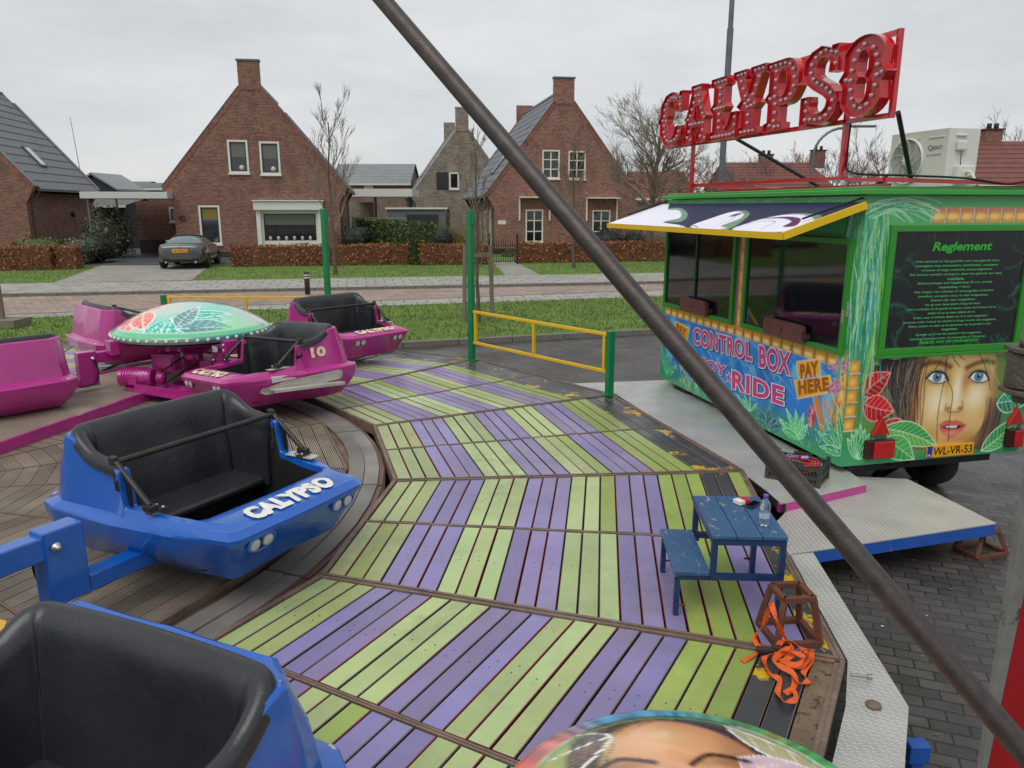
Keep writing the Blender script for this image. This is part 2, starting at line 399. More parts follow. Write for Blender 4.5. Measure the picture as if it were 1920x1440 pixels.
# ================================================================== plants
leafm = mat('leaf', attr=True, rough=.65)
m_bark = mat('bark', lin(104, 92, 78, .8), .95, nscale=8, namt=.3, bump=.6, bscale=30)
m_twig = mat('twig', lin(142, 126, 110, .85), .95, nscale=5, namt=.2)
m_twig_far = mat('far_twig', lin(138, 124, 114, .85), .95, nscale=3, namt=.2)
def leafbox(name, c, sz, rz, n, ls, cols, label, cat, group=None, seed=1, rough_top=.06, core=None):
    """clipped hedge: a twiggy core covered in separate small leaves"""
    r = random.Random(seed); b = MB(Matrix.Translation(c) @ Matrix.Rotation(rz, 4, 'Z'))
    x, y, z = sz[0] / 2, sz[1] / 2, sz[2]
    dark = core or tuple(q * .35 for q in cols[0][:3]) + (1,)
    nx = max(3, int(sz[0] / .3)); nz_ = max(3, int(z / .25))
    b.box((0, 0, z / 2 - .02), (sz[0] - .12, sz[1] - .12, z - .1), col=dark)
    A = [sz[0] * z * 2, sz[1] * z * 2, sz[0] * sz[1]]; T = sum(A)
    for i in range(n):
        q = r.random() * T
        if q < A[0]: p = Vector((r.uniform(-x, x), (y if r.random() < .35 else -y), r.uniform(0, z))); nr = Vector((0, 1 if p.y > 0 else -1, 0))
        elif q < A[0] + A[1]: p = Vector(((x if r.random() < .5 else -x), r.uniform(-y, y), r.uniform(0, z))); nr = Vector((1 if p.x > 0 else -1, 0, 0))
        else: p = Vector((r.uniform(-x, x), r.uniform(-y, y), z)); nr = Vector((0, 0, 1))
        wav = .05 * math.sin(p.x * 2.1 + seed) + .04 * math.sin(p.x * 5.3)
        p += nr * (r.uniform(-.09, .03) + wav * .6)
        if nr.z == 0 and p.z > z - .1: p += Vector((0, 0, rough_top * r.random()))
        nr = (nr + Vector((r.gauss(0, .6), r.gauss(0, .6), r.gauss(0, .6)))).normalized(); t = nr.orthogonal().normalized()
        t = Matrix.Rotation(r.uniform(0, 6.3), 3, nr) @ t; u = nr.cross(t); s_ = ls * r.uniform(.6, 1.35)
        cc = r.choice(cols); k = r.uniform(.7, 1.2); cc = (cc[0] * k, cc[1] * k, cc[2] * k, 1)
        b.add([p - t * s_, p - u * s_ * .5, p + t * s_, p + u * s_ * .5], [(0, 1, 2, 3)], cc, False)
    return tag(b.build(name, leafm), label, cat, group)
def leafball(mb, c, rad, n, ls, cols, r, core=True):
    c = Vector(c)
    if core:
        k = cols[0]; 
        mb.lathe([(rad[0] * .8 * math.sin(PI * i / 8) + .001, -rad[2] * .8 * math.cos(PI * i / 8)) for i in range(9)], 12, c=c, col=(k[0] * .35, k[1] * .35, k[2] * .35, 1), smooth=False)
    for i in range(n):
        d = Vector((r.gauss(0, 1), r.gauss(0, 1), r.gauss(0, 1))).normalized()
        f = r.uniform(.72, 1.08) * (1 + .12 * math.sin(d.x * 7 + d.z * 5))
        p = c + Vector((d.x * rad[0], d.y * rad[1], d.z * rad[2])) * f
        nr = (d + Vector((r.gauss(0, .5), r.gauss(0, .5), r.gauss(0, .5)))).normalized(); t = Matrix.Rotation(r.uniform(0, 6.3), 3, nr) @ nr.orthogonal().normalized(); u = nr.cross(t)
        s_ = ls * r.uniform(.6, 1.4); cc = r.choice(cols); k = r.uniform(.7, 1.25)
        mb.add([p - t * s_, p - u * s_ * .45, p + t * s_, p + u * s_ * .45], [(0, 1, 2, 3)], (cc[0] * k, cc[1] * k, cc[2] * k, 1), False)
beech = [lin(168, 104, 62, .9), lin(136, 82, 50, .9), lin(190, 126, 80, .9), lin(96, 58, 38, .8), lin(134, 78, 44, .8)]
green = [lin(70, 92, 34, .8), lin(96, 116, 42, .8), lin(54, 74, 30, .8), lin(84, 102, 36, .8)]
dgreen = [lin(48, 62, 42, .7), lin(62, 78, 52, .7), lin(36, 48, 34, .7)]
pale = [lin(110, 122, 84, .7), lin(84, 100, 66, .7), lin(66, 84, 56, .7), lin(150, 158, 130, .7)]
ST = math.atan2(L_hedge[1].y - L_hedge[0].y, 120)
def hedge(u0, u1, v, h, lab, seed, dep=.8, n=None, cols=beech, grp='russet beech hedges along the front gardens', zb=GZ + .1, ls=.05):
    a = G(u0, v, zb); b_ = G(u1, v - (u1 - u0) * .0135, zb); L = (b_ - a).length; c = (a + b_) / 2
    d = (b_ - a).normalized(); nrm = Vector((-d.y, d.x, 0))
    return leafbox('beech_hedge' if cols is beech else 'hedge', c + nrm * dep / 2, (L, dep, h), math.atan2(d.y, d.x), n or int(L * 620), ls, cols, lab, 'hedge', grp, seed)
hedge(-60, 98, 509, .92, 'russet beech hedge in front of the left house, cut off by the photo edge', 1)
hedge(104, 146, 506, .92, 'short russet beech hedge block ending at the garden bed by the driveway', 2)
hedge(434, 770, 501, .86, 'long russet beech hedge in front of the large white window', 3)
hedge(786, 917, 498, .86, 'russet beech hedge between the green hedge and the black garden gate', 4)
hedge(970, 1290, 494, .88, 'russet beech hedge to the right of the black garden gate', 5)
# clipped green hedge running back between the gardens
gp = [(G(795, 497, GZ + .1)), G(688, 470, GZ + .1)]
d = gp[1] - gp[0]; Lh = d.length
leafbox('privet_hedge', (gp[0] + gp[1]) / 2, (Lh, 1.1, 1.75), math.atan2(d.y, d.x), 9000, .07, green, 'tall clipped green hedge running back from the street between two gardens', 'hedge', None, 9)
def shrub(name, u, v, Y, rad, n, cols, lab, seed, ls=.07, extra=()):
    r = random.Random(seed); p = atY(u, v, Y); mb = MB()
    leafball(mb, p, rad, n, ls, cols, r)
    for dx, dz, k in extra: leafball(mb, p + Vector((dx, .1, dz)), [q * k for q in rad], int(n * k), ls, cols, r)
    return tag(mb.build(name, leafm), lab, 'shrub')
shrub('rhododendron', 205, 442, 37.5, (1.1, 1.0, 1.4), 2400, pale, 'large pale flecked evergreen bush beside the carport post', 1, .08, ((-.6, -.7, .6),))
shrub('shrub', 72, 468, 33.4, (1.15, .8, .55), 1400, [lin(104, 134, 48, .8), lin(84, 112, 42, .8)], 'low bright green mound behind the left beech hedge', 2, .05)
shrub('shrub', 150, 470, 33.2, (.75, .7, .6), 900, pale, 'grey green shrub next to the low bright mound', 3, .05)
shrub('shrub', 178, 466, 34.2, (.9, .7, .75), 1100, dgreen, 'dark green shrub between the pale shrub and the carport post', 4, .06)
shrub('shrub', 668, 448, 38.5, (.95, .8, .75), 1000, dgreen, 'dark shrub by the grey board fence', 5, .06)
shrub('shrub', 823, 450, 38, (.8, .7, .72), 1000, [lin(60, 74, 62, .7), lin(46, 58, 48, .7)], 'dark ball shaped shrub behind the beech hedge', 6, .05)
shrub('shrub', 956, 482, 38.5, (.42, .4, .42), 500, green, 'small bright green ball behind the black gate', 7, .05)
shrub('shrub', 1140, 455, 37, (.9, .7, .75), 1200, dgreen, 'dark clipped evergreen bush under the right front window', 8, .06)
shrub('shrub', 1188, 456, 37.2, (.62, .6, .65), 800, dgreen, 'dark evergreen bush at the right corner of the brick house', 9, .06)
shrub('shrub', 1232, 462, 41, (1.5, .8, .6), 1100, green, 'yellow green bush behind the beech hedge beyond the house corner', 10, .07)
def wispy(u, v, Y, w_, h, n, col, lab, seed):
    r = random.Random(seed); p = atY(u, v, Y); p.z = GZ + .1; b = MB()
    for i in range(n):
        x = r.uniform(-.3, .3) * w_; a = r.gauss(0, .28); q = p + Vector((x, r.uniform(-.4, .4), 0)); hh = h * r.uniform(.5, 1.05)
        e = q + Vector((a * hh + x * .6, r.gauss(0, .2) * hh, hh)); b.tube([q, q.lerp(e, .5) + Vector((r.gauss(0, .05), 0, .05)), e], [.012, .008, .004], 3)
    return tag(b.build('bare_shrub', mat('wispy' + str(seed), col, .9)), lab, 'shrub')
wispy(800, 480, 39.5, 4.5, 1.5, 500, lin(150, 112, 74, .8), 'wispy orange brown leafless shrub beyond the green hedge', 1)
wispy(860, 480, 38.5, 3.0, 1.7, 420, lin(142, 134, 70, .8), 'wispy yellow green shrub beside the brick house door', 2)
# ---- trees
def branch(b, p, d, L, r0, depth, R, spread, up, seg=3, minr=.003, taper=.6, nk=3, ln=.68):
    pts = [p]; rs = [r0]; q = p.copy(); dd = d.copy()
    for i in range(seg):
        dd = (dd + Vector((R.gauss(0, .12), R.gauss(0, .12), R.gauss(0, .08) + up * .12))).normalized()
        q = q + dd * L / seg; pts.append(q.copy()); rs.append(max(minr, r0 * (1 - (1 - taper) * (i + 1) / seg)))
    b.tube(pts, rs, 6 if r0 > .04 else (4 if r0 > .012 else 3), cap=False)
    if depth <= 0: return
    for i in range(nk + (1 if R.random() < .5 else 0)):
        t = R.uniform(.35, 1.0); k = min(seg - 1, int(t * seg)); pp = pts[k].lerp(pts[k + 1], t * seg - k)
        ax = dd.orthogonal().normalized(); ax = Matrix.Rotation(R.uniform(0, 6.28), 3, dd) @ ax
        nd = (dd + ax * math.tan(spread * R.uniform(.6, 1.2))).normalized(); nd = (nd + Vector((0, 0, up * .35))).normalized()
        branch(b, pp, nd, L * ln * R.uniform(.75, 1.15), max(minr, rs[k] * .58), depth - 1, R, spread, up, seg, minr, taper, nk, ln)
def tree(base, h, tr, seed, lab, kind='upright', group=None, mtw=None, mtr=None, name='bare_tree', depth=3, lean=0):
    R = random.Random(seed); t = thing(name, lab, 'tree', base, 0, group); tb = MB(); cb = MB()
    first = {'upright': .27, 'wide': .32, 'far': .12}[kind]
    nseg = 8; pts = []; rs = []; x = y = 0
    top = h * (.85 if kind == 'upright' else (.55 if kind == 'wide' else .6))
    for i in range(nseg + 1):
        pts.append(Vector((x, y, top * i / nseg))); rs.append(tr * (1 - .75 * i / nseg)); x += R.gauss(0, .006 * h) + lean * h / nseg; y += R.gauss(0, .006 * h)
    rs[0] *= 1.35; tb.tube(pts, rs, 8, cap=False)
    n = {'upright': 15, 'wide': 26, 'far': 18}[kind]
    for i in range(n):
        f = first + (1 - first) * (i + .5) / n; k = min(nseg - 1, int(f * nseg)); p = pts[k].lerp(pts[k + 1], f * nseg - k)
        a = i * 2.4 + R.uniform(-.4, .4)
        if kind == 'upright': el = R.uniform(.95, 1.25); L = h * (.36 - .22 * (f - first)) * R.uniform(.7, 1.05); sp = .3; up = .5
        elif kind == 'wide': el = R.uniform(.5, .95); L = h * (.31 - .08 * f) * R.uniform(.8, 1.1); sp = .55; up = .25
        else: el = R.uniform(.5, 1.1); L = h * .36 * R.uniform(.8, 1.1); sp = .5; up = .3
        d = Vector((math.cos(a) * math.cos(el), math.sin(a) * math.cos(el), math.sin(el)))
        branch(cb, p, d, L * .62, max(.009, rs[k] * .5), depth, R, sp, up, 3, .0045 if kind != 'far' else .012, .55, 3, .66)
    tb.build('trunk', mtr or m_bark, t); cb.build('crown', mtw or m_twig, t)
    return t
def gbase(u, v): p = G(u, v, GZ + .1); return p
g1 = 'bare young street trees on the verge'
tree(gbase(630, 516), 6.2, .07, 11, 'slim bare tree on the lawn before the house with the wide white window', 'upright', g1)
tree(gbase(1076, 503), 5.6, .065, 12, 'slim bare tree on the lawn in front of the right brick house', 'upright', g1)
tree(gbase(897, 603), 4.1, .045, 13, 'thin staked sapling tied between two wooden stakes on the near verge', 'upright', g1, depth=2)
tree((6.4, 36, GZ), 10.2, .22, 27, 'tall bare spreading tree right of the brick house gable', 'wide', None, depth=4)
m_post = mat('weathered_wood', lin(132, 122, 104, .8), .9, nscale=9, namt=.3, bump=.5, stretch=(1, 1, .15))
t = thing('tree_stakes', 'two grey wooden stakes with a crossbar holding the young tree on the verge', 'tree stake', gbase(897, 603))
for k in (-1, 1):
    b = MB(); b.tube([(.3 * k, 0, 0), (.27 * k, 0, 1.62)], .045, 8); b.build('stake', m_post, t)
b = MB(); b.box((0, 0, 1.42), (.62, .05, .09)); b.build('crossbar', m_post, t)
t = thing('tree_stakes', 'grey wooden stake standing in a wooden box at the left edge of the photo', 'tree stake', G(8, 612, GZ + .1))
b = MB(); b.tube([(0, 0, 0), (-.02, 0, 1.62)], .05, 8); b.build('stake', m_post, t)
b = MB(); b.box((.1, 0, .08), (.6, .6, .16)); b.build('planter_box', m_post, t)
# bollard
t = thing('bollard', 'short dark wooden bollard with two white bands at the road edge', 'bollard', G(577, 552, GZ + .08))
b = MB(); b.lathe([(.075, 0), (.075, .62), (.06, .64), (.001, .645)], 14); b.build('post', mat('dark_wood', lin(72, 62, 52, .7), .8, nscale=9), t)
b = MB(); b.lathe([(.077, .46), (.077, .49)], 14); b.lathe([(.077, .53), (.077, .56)], 14); b.build('band', mat('white_band', lin(220, 220, 215), .5), t)
# background twiggy crowns on the right and between the houses
rb = random.Random(5)
for i, (u, h, Y) in enumerate([(1330, 8.5, 62), (1392, 6.5, 60), (1440, 8.0, 66), (1500, 8.6, 70), (1560, 8.2, 66), (1612, 9.8, 72), (1660, 8.0, 64), (1700, 8.6, 70), (1240, 9.0, 75), (1292, 7.0, 70), (1905, 11.0, 70), (1175, 8.6, 72), (722, 6.2, 110)]):
    p = atY(u, 360, Y); names = ['roof of the left red house', 'lamp mast', 'short brick chimney', 'curved street lamp', 'second brick chimney', 'red letter sign post', 'fan unit', 'fan unit top', 'tall spreading tree', 'red sign frame start', 'right red tiled roof', 'brick gable edge', 'grey tiled roof gap']
    tree((p.x, Y, GZ), h, .16, 40 + i, 'distant bare twiggy tree behind the ' + names[i], 'far', 'bare trees on the skyline', m_twig_far if i % 3 else mat('reddish_twig', lin(150, 112, 100, .85), .95), m_twig_far, depth=3)
# ================================================================== houses
m_brick = brickmat('red_brown_brick', lin(146, 98, 82), lin(100, 66, 58), lin(140, 118, 104), .2, .066, .009, dirt=lin(92, 66, 58))
m_brick3 = brickmat('red_brick_right', lin(158, 106, 90), lin(112, 74, 66), lin(148, 124, 112), .2, .066, .009, dirt=lin(110, 78, 68))
m_brick2 = brickmat('beige_grey_brick', lin(150, 138, 122), lin(112, 102, 92), lin(136, 128, 116), .3, .08, .01)
m_brickd = brickmat('dark_plinth_brick', lin(70, 52, 50), lin(50, 40, 40), lin(58, 50, 48), .2, .066, .01)
m_rowlock = brickmat('rowlock_brick', lin(148, 90, 70), lin(110, 66, 56), lin(120, 98, 88), .07, .2, .01)
m_white = mat('white_paint', lin(214, 212, 206), .45, nscale=2, namt=.06)
m_wdark = mat('dark_sash', lin(40, 44, 48), .4)
m_glass = mat('window_glass', lin(38, 44, 50, .7), .05, spec=.9, nscale=.9, namt=.7)
m_tile = mat('grey_roof_tile', lin(112, 116, 120, .85), .42, nscale=1.2, namt=.14)
m_tile2 = mat('pale_roof_tile', lin(140, 146, 146, .85), .5, nscale=1.2, namt=.14)
m_redtile = mat('red_roof_tile', lin(124, 72, 62, .8), .7, nscale=2.2, namt=.25)
m_zinc = mat('zinc_trim', lin(112, 118, 124, .9), .4, .6, nscale=2)
def roofplane(name, M, x0, z0, x1, z1, y0, y1, m, parent, rows=13, cw=.28, th=.03):
    """tiled slope from the eave (x0,z0) to the ridge (x1,z1); courses step, columns ripple"""
    L = math.hypot(x1 - x0, z1 - z0); ux, uz = (x1 - x0) / L, (z1 - z0) / L; nx, nz_ = (-uz, ux) if x1 > x0 else (uz, -ux)
    if nz_ < 0: nx, nz_ = -nx, -nz_
    ncol = int((y1 - y0) / cw * 4); ts = []
    for i in range(rows): ts += [(i / rows, th), (i / rows + .9 / rows, .006), ((i + .999) / rows, 0.0)]
    P = []
    for t, h in ts:
        for j in range(ncol + 1):
            y = y0 + (y1 - y0) * j / ncol; hh = h + .022 * max(0, math.cos(j * PI / 2)) + (.012 if j % 4 == 1 else 0)
            P.append((x0 + ux * L * t + nx * hh, y, z0 + uz * L * t + nz_ * hh))
    b = MB(); b.grid(P, len(ts), ncol + 1, smooth=False)
    b.prism([[(x0, z0), (x1, z1), (x1 - nx * .12, z1 - nz_ * .12), (x0 - nx * .12, z0 - nz_ * .12)]], y0, y1)
    return b.build(name, m, parent)
def window(parent, x0, x1, z0, z1, y=0, fw=.09, bars=(0, 0), sill=True, frame=None, lab=None, face='front', xs=0, blind=None, dark=True, lintel=True, open_=.06):
    """window set in a wall opening; face 'front' = wall in xz, 'side' = wall in yz at x = xs"""
    mp = (lambda x, z, d: (x, y + d, z)) if face == 'front' else (lambda a, z, d: (xs + d, a, z))
    s = 1 if face == 'front' else (-1 if face == 'side+' else 1)
    mq = (lambda x, z, d: mp(x, z, d * s))
    b = MB(); b.prism([[(x0, z0), (x1, z0), (x1, z1), (x0, z1)], [(x0 + fw, z0 + fw), (x1 - fw, z0 + fw), (x1 - fw, z1 - fw), (x0 + fw, z1 - fw)]], -.02, .09, mq)
    nx, nzb = bars
    for i in range(nx):
        xc = x0 + (x1 - x0) * (i + 1) / (nx + 1); b.prism([[(xc - .03, z0 + fw), (xc + .03, z0 + fw), (xc + .03, z1 - fw), (xc - .03, z1 - fw)]], .03, .07, mq)
    for i in range(nzb):
        zc = z0 + (z1 - z0) * (i + 1) / (nzb + 1); b.prism([[(x0 + fw, zc - .025), (x1 - fw, zc - .025), (x1 - fw, zc + .025), (x0 + fw, zc + .025)]], .034, .066, mq)
    f = b.build('window', frame or m_white, parent)
    if dark:
        b = MB(); a = fw; e = fw + .045
        b.prism([[(x0 + a, z0 + a), (x1 - a, z0 + a), (x1 - a, z1 - a), (x0 + a, z1 - a)], [(x0 + e, z0 + e), (x1 - e, z0 + e), (x1 - e, z1 - e), (x0 + e, z1 - e)]], .038, .085, mq); b.build('sash', m_wdark, f)
    b = MB(); b.prism([[(x0 + fw, z0 + fw), (x1 - fw, z0 + fw), (x1 - fw, z1 - fw), (x0 + fw, z1 - fw)]], .072, .088, mq); b.build('pane', m_glass, f)
    if blind:
        b = MB(); b.prism([[(x0 + fw + .01, z1 - fw - (z1 - z0) * blind), (x1 - fw - .01, z1 - fw - (z1 - z0) * blind), (x1 - fw - .01, z1 - fw - .005), (x0 + fw + .01, z1 - fw - .005)]], .069, .0715, mq); b.build('blind', mat('grey_blind', lin(110, 116, 108, .8), .35), f)
    if sill:
        b = MB(); b.prism([[(x0 - .04, z0 - .07), (x1 + .04, z0 - .07), (x1 + .04, z0 - .003), (x0 - .04, z0 - .003)]], -.09, .03, mq); b.build('sill', m_white if frame is None else frame, f)
    return f
def fz(z): return z - GZ
def house(fr, label, xc, he, ze, zs, sh, zt, depth, mb_, holes, name='brick_house', inset=.45, kn=.75, rows=13, tile=None, rearch=True, plinth=.4, sideholes=None, trim=None):
    """gabled Dutch house in frame fr.  he half width at eaves, ze eave height, zs shoulder height, sh half shoulder, zt stack top"""
    t = thing(name, label, 'house', (fr.P.x, fr.P.y, 0), fr.a); tile = tile or m_tile; trim = trim or m_zinc
    hw = he - inset; z0 = GZ
    gable = [(xc - hw, z0), (xc + hw, z0), (xc + hw, ze - kn), (xc + he, ze), (xc + sh, zs), (xc + sh, zt), (xc - sh, zt), (xc - sh, zs), (xc - he, ze), (xc - hw, ze - kn)]
    b = MB(); b.prism([gable] + [[(a, c), (b_, c), (b_, d_), (a, d_)] for a, b_, c, d_ in holes], 0, .32); b.build('front_gable', mb_, t)
    rear = gable if rearch else [(xc - hw, z0), (xc + hw, z0), (xc + hw, ze - kn), (xc + he, ze), (xc, zs + sh), (xc - he, ze), (xc - hw, ze - kn)]
    b = MB(); b.prism([rear], depth - .3, depth); b.build('rear_gable', mb_, t)
    for s, nm in ((-1, 'side_wall'), (1, 'side_wall')):
        sx = xc + s * hw; b = MB()
        hl = (sideholes or {}).get(s, [])
        mp = (lambda a, z, d, sx=sx, s=s: (sx - s * d, a, z))
        b.prism([[(.321, z0), (depth - .301, z0), (depth - .301, ze - .28), (.321, ze - .28)]] + [[(a, c), (b_, c), (b_, d_), (a, d_)] for a, b_, c, d_ in hl], 0.002, .3, mp); b.build(nm, mb_, t)
    if plinth:
        b = MB(); b.box((xc, -.012, z0 + plinth / 2), (2 * hw + .02, .02, plinth)); b.box((xc - hw - .012, depth / 2, z0 + plinth / 2), (.02, depth, plinth)); b.box((xc + hw + .012, depth / 2, z0 + plinth / 2), (.02, depth, plinth)); b.build('plinth', m_brickd, t)
    # sloping brick-on-edge course, slightly proud, and metal capping
    for s in (-1, 1):
        A = Vector((xc + s * he, ze)); B = Vector((xc + s * sh, zs)); d = (B - A).normalized(); n = Vector((-d.y, d.x)) * s
        inn = -n if n.y > 0 else n
        up = -inn
        b = MB(); q = [A, B, B + inn * .22, A + inn * .22]; b.prism([[(p.x, p.y) for p in q]], -.014, -.0005); b.build('edge_course', m_rowlock if mb_ is not m_brick2 else mb_, t)
        b = MB(); q = [A + up * .002, B + up * .002, B + up * .035, A + up * .035]; b.prism([[(p.x, p.y) for p in q]], -.03, .36); b.build('capping', trim, t)
        A2 = A - Vector((0, .1)); Lr = B - A
        rx = xc; rz = A2.y + (xc - A2.x) * (Lr.y / Lr.x)
        r = roofplane('roof', None, A2.x - s * (-.06), A2.y - .03, rx, rz, .365, depth - .305, tile, t, rows)
        b = MB(); b.box((xc + s * (he + .0), depth / 2, ze - .16), (.13, depth - .7, .1)); b.build('gutter', mat('gutter_grey', lin(92, 94, 96), .5), t)
        b = MB(); q = [A + inn * .06, B + inn * .06, B + up * .03, A + up * .03]; b.prism([[(p.x, p.y) for p in q]], depth - .298, depth + .05); b.build('rear_verge', trim, t)
        gx = xc + s * (hw + .05); b = MB(); b.tube([(xc + s * he, .5, ze - .22), (gx, .5, ze - kn), (gx, .5, z0)], .04, 8); b.build('downpipe', mat('gutter_grey', lin(92, 94, 96), .5), t)
    b = MB(); b.box((xc, .16, zt + .035), (2 * sh + .1, .42, .07)); b.build('chimney_cap', trim, t)
    b = MB(); b.prism([[(xc - sh + .02, zs - .18), (xc + sh - .02, zs - .18), (xc + sh - .02, zs - .1), (xc - sh + .02, zs - .1)]], -.03, -.001); b.build('chimney_course', m_rowlock, t)
    b = MB(); b.box((xc, depth / 2, rz - .01), (.26, depth - .7, .1)); b.build('ridge', tile, t)
    return t
def lintel(t, x0, x1, z, h=.2):
    b = MB(); b.box(((x0 + x1) / 2, -.006, z + h / 2 + .02), (x1 - x0 + .16, .01, h)); b.build('lintel', m_rowlock, t)
SA = .17
P1 = G(437, 487, GZ); F1 = Frame(P1, SA)
def rect(F, u0, v0, u1, v1, y=0):
    a = F.at(u0, v0, y); b_ = F.at(u1, v1, y); return (a[0], b_[0], b_[1], a[1])
# house with the carport (middle left)
wU1 = rect(F1, 425, 262, 468, 325); wU2 = rect(F1, 485, 265, 527, 327.5); wL = rect(F1, 371, 385, 417, 458); wB = rect(F1, 483, 391, 604, 460)
h1 = house(F1, 'red brown brick house with chimney gable, two upstairs windows and wide white framed window', 1.36, 4.31, 3.05, 7.62, .49, 8.74, 10.5, m_brick, [wU1, wU2, wL, wB], rearch=False)
for q in (wU1, wU2): f = window(h1, *q, blind=.45); lintel(h1, q[0], q[1], q[3])
f = window(h1, *wL, blind=.33); lintel(h1, wL[0], wL[1], wL[3])
b = MB(); b.prism([[(wL[0] + .15, wL[3] - .62), (wL[1] - .15, wL[3] - .62), (wL[1] - .15, wL[3] - .16), (wL[0] + .15, wL[3] - .16)]], .066, .068); b.build('curtain', mat('yellow_curtain', lin(160, 140, 60, .6), .5), f)
f = window(h1, *wB, fw=.24, blind=.3)
x0, x1, z0_, z1_ = wB
b = MB(); b.box(((x0 + x1) / 2, -.16, z1_ + .14), (x1 - x0 + .3, .4, .42)); b.box(((x0 + x1) / 2, -.2, z1_ + .37), (x1 - x0 + .42, .5, .05)); b.build('cornice_box', m_white, h1, bevel=.01)
for k, xx in enumerate((x0 + .03, x1 - .03)):
    b = MB(); b.box((xx, -.1, (z0_ + z1_) / 2 - .03), (.2, .18, z1_ - z0_ + .1)); b.build('window_pilaster', m_white, h1, bevel=.01)
# indoor things seen through the glass
for i in range(7):
    b = MB(); xx = x0 + .5 + i * .38; b.lathe([(.05, 0), (.08, .08), (.07, .16), (.03, .2)], 10, c=(xx, .064, z0_ + .26)); b.build('window_ornament', mat('pale_ceramic', lin(190, 186, 176), .4), h1)
for q in (wU1, wU2):
    b = MB(); b.lathe([(.06, 0), (.12, .05), (.12, .16), (.04, .24), (.001, .25)], 12, c=((q[0] + q[1]) / 2 + .12, .062, q[2] + .14)); o_ = b.build('window_ornament', mat('pale_ceramic'), h1)
b = MB(); a = F1.at(335, 414); c_ = F1.at(345, 408)
text_mb(b, '42', lambda x, z: (x, -.02, z), a[0], a[0] + .34, a[1] - .02, a[1] + .24, bold=.02); b.build('house_number', mat('black_metal', lin(30, 28, 28), .5), h1)
# carport and recessed garage
t = thing('carport', 'flat white carport roof on a slim grey post against the brick house', 'carport', (F1.P.x, F1.P.y, 0), SA)
cx0, cz0 = F1.at(190, 369, 0); cx1, cz1 = F1.at(308, 369.5, 0)
cx0 = -6.25; cxR = -2.5
b = MB(); b.box(((cx0 + cxR) / 2, 1.2, 2.64), (cxR - cx0, 4.4, .3)); b.build('roof_slab', mat('white_fascia', lin(196, 196, 192), .5), t, bevel=.01)
for yy in (-.8, 3.2): b = MB(); b.box((-6.0, yy, (2.49 + GZ) / 2), (.08, .08, 2.49 - GZ)); b.build('post', m_zinc, t)
gx = -6.0
t = thing('garage', 'brick garage wall with a small window in the shade under the carport', 'garage', (F1.P.x, F1.P.y, 0), SA)
b = MB(); sw = (-3.7, -2.75, 1.35, 2.1)
b.prism([[(-5.3, GZ), (-2.57, GZ), (-2.57, 2.42), (-5.3, 2.42)], [(sw[0], sw[2]), (sw[1], sw[2]), (sw[1], sw[3]), (sw[0], sw[3])]], 3.9, 4.2); b.box((-5.2, 6.0, 1.0), (.2, 3.5, 2.8)); b.build('wall', m_brick, t)
b = MB(); b.box((-3.94, 3.88, GZ + .42), (2.72, .02, .84)); b.build('plinth', m_brickd, t)
window(t, *sw, y=3.9, fw=.08, sill=True)
# house at the left edge
x_r = F1.at(52, 400)[0]
F0 = Frame(P1 + F1.d * (x_r - 3.86), SA)
h0 = house(F0, 'brick house with a grey tiled roof and skylight at the left edge of the photo', 0, 4.31, 3.05, 7.62, .49, 8.74, 8.6, m_brick, [], rearch=False)
def skylight(t, xc, s, he, ze, zs, sh, y, k0, w_=.75, L=1.25):
    A = Vector((xc + s * he, 0, ze - .1)); B = Vector((xc + s * sh, 0, zs - .1)); d = (B - A).normalized(); n = Vector((0, 1, 0)).cross(d) * (1 if s > 0 else -1)
    if n.z < 0: n = -n
    c = A + (B - A) * k0 + Vector((0, y, 0)) + n * .07; R = Matrix((Vector((0, 1, 0)), d, n)).transposed()
    b = MB(); b.box(c, (w_, L, .12), R=R); f = b.build('skylight', mat('skylight_frame', lin(74, 78, 82), .5), t, bevel=.01)
    b = MB(); b.box(c + n * .063, (w_ - .2, L - .2, .01), R=R); b.build('pane', mat('sky_glass', lin(190, 200, 205), .06, spec=1), f)
skylight(h0, 0, 1, 4.31, 3.05, 7.62, .49, 3.6, .34)
b = MB(); b.lathe([(.05, 0), (.09, .05), (.09, .22), (.03, .3)], 10, c=(3.86 + .1, 5.2, 1.6)); b.build('wall_lamp', mat('black_metal'), h0)
# right brick house
P3 = G(1000, 480, GZ); F3 = Frame(P3, SA)
u1 = rect(F3, 1017, 281, 1049, 335); u2 = rect(F3, 1066, 283, 1097.5, 336); l1 = rect(F3, 985.5, 393, 1018, 454); l2 = rect(F3, 1111, 394, 1143, 454)
h3 = house(F3, 'red brick house with a rear chimney and cross barred windows behind the black gate', 1.55, 4.05, 2.78, 7.35, .52, 8.43, 11.0, m_brick3, [u1, u2, l1, l2], sideholes={-1: [(1.2, 1.9, .1, 1.95), (3.0, 4.1, -.4, 1.9), (5.2, 5.7, .2, 1.8), (6.9, 7.3, .9, 1.8)]})
cream = mat('cream_paint', lin(222, 216, 198), .5)
for q in (u1, u2, l1, l2): window(h3, *q, fw=.07, bars=(1, 2), frame=cream, dark=False)
for q in (l1, l2):
    b = MB(); b.box(((q[0] + q[1]) / 2, -.25, q[3] + .62), (q[1] - q[0] + .75, .55, .06))
    for xx in (q[0] - .33, q[1] + .33): b.box((xx, -.06, q[3] + .02), (.07, .1, 1.15))
    b.build('window_hood', cream, h3)
for q in ((1.2, 1.9, .1, 1.95), (3.0, 4.1, -.4, 1.9), (5.2, 5.7, .2, 1.8), (6.9, 7.3, .9, 1.8)):
    window(h3, *q, fw=.09, frame=cream, face='side', xs=1.55 - 3.6, dark=False, sill=False)
skylight(h3, 1.55, -1, 4.05, 2.78, 7.35, .52, 3.4, .36)
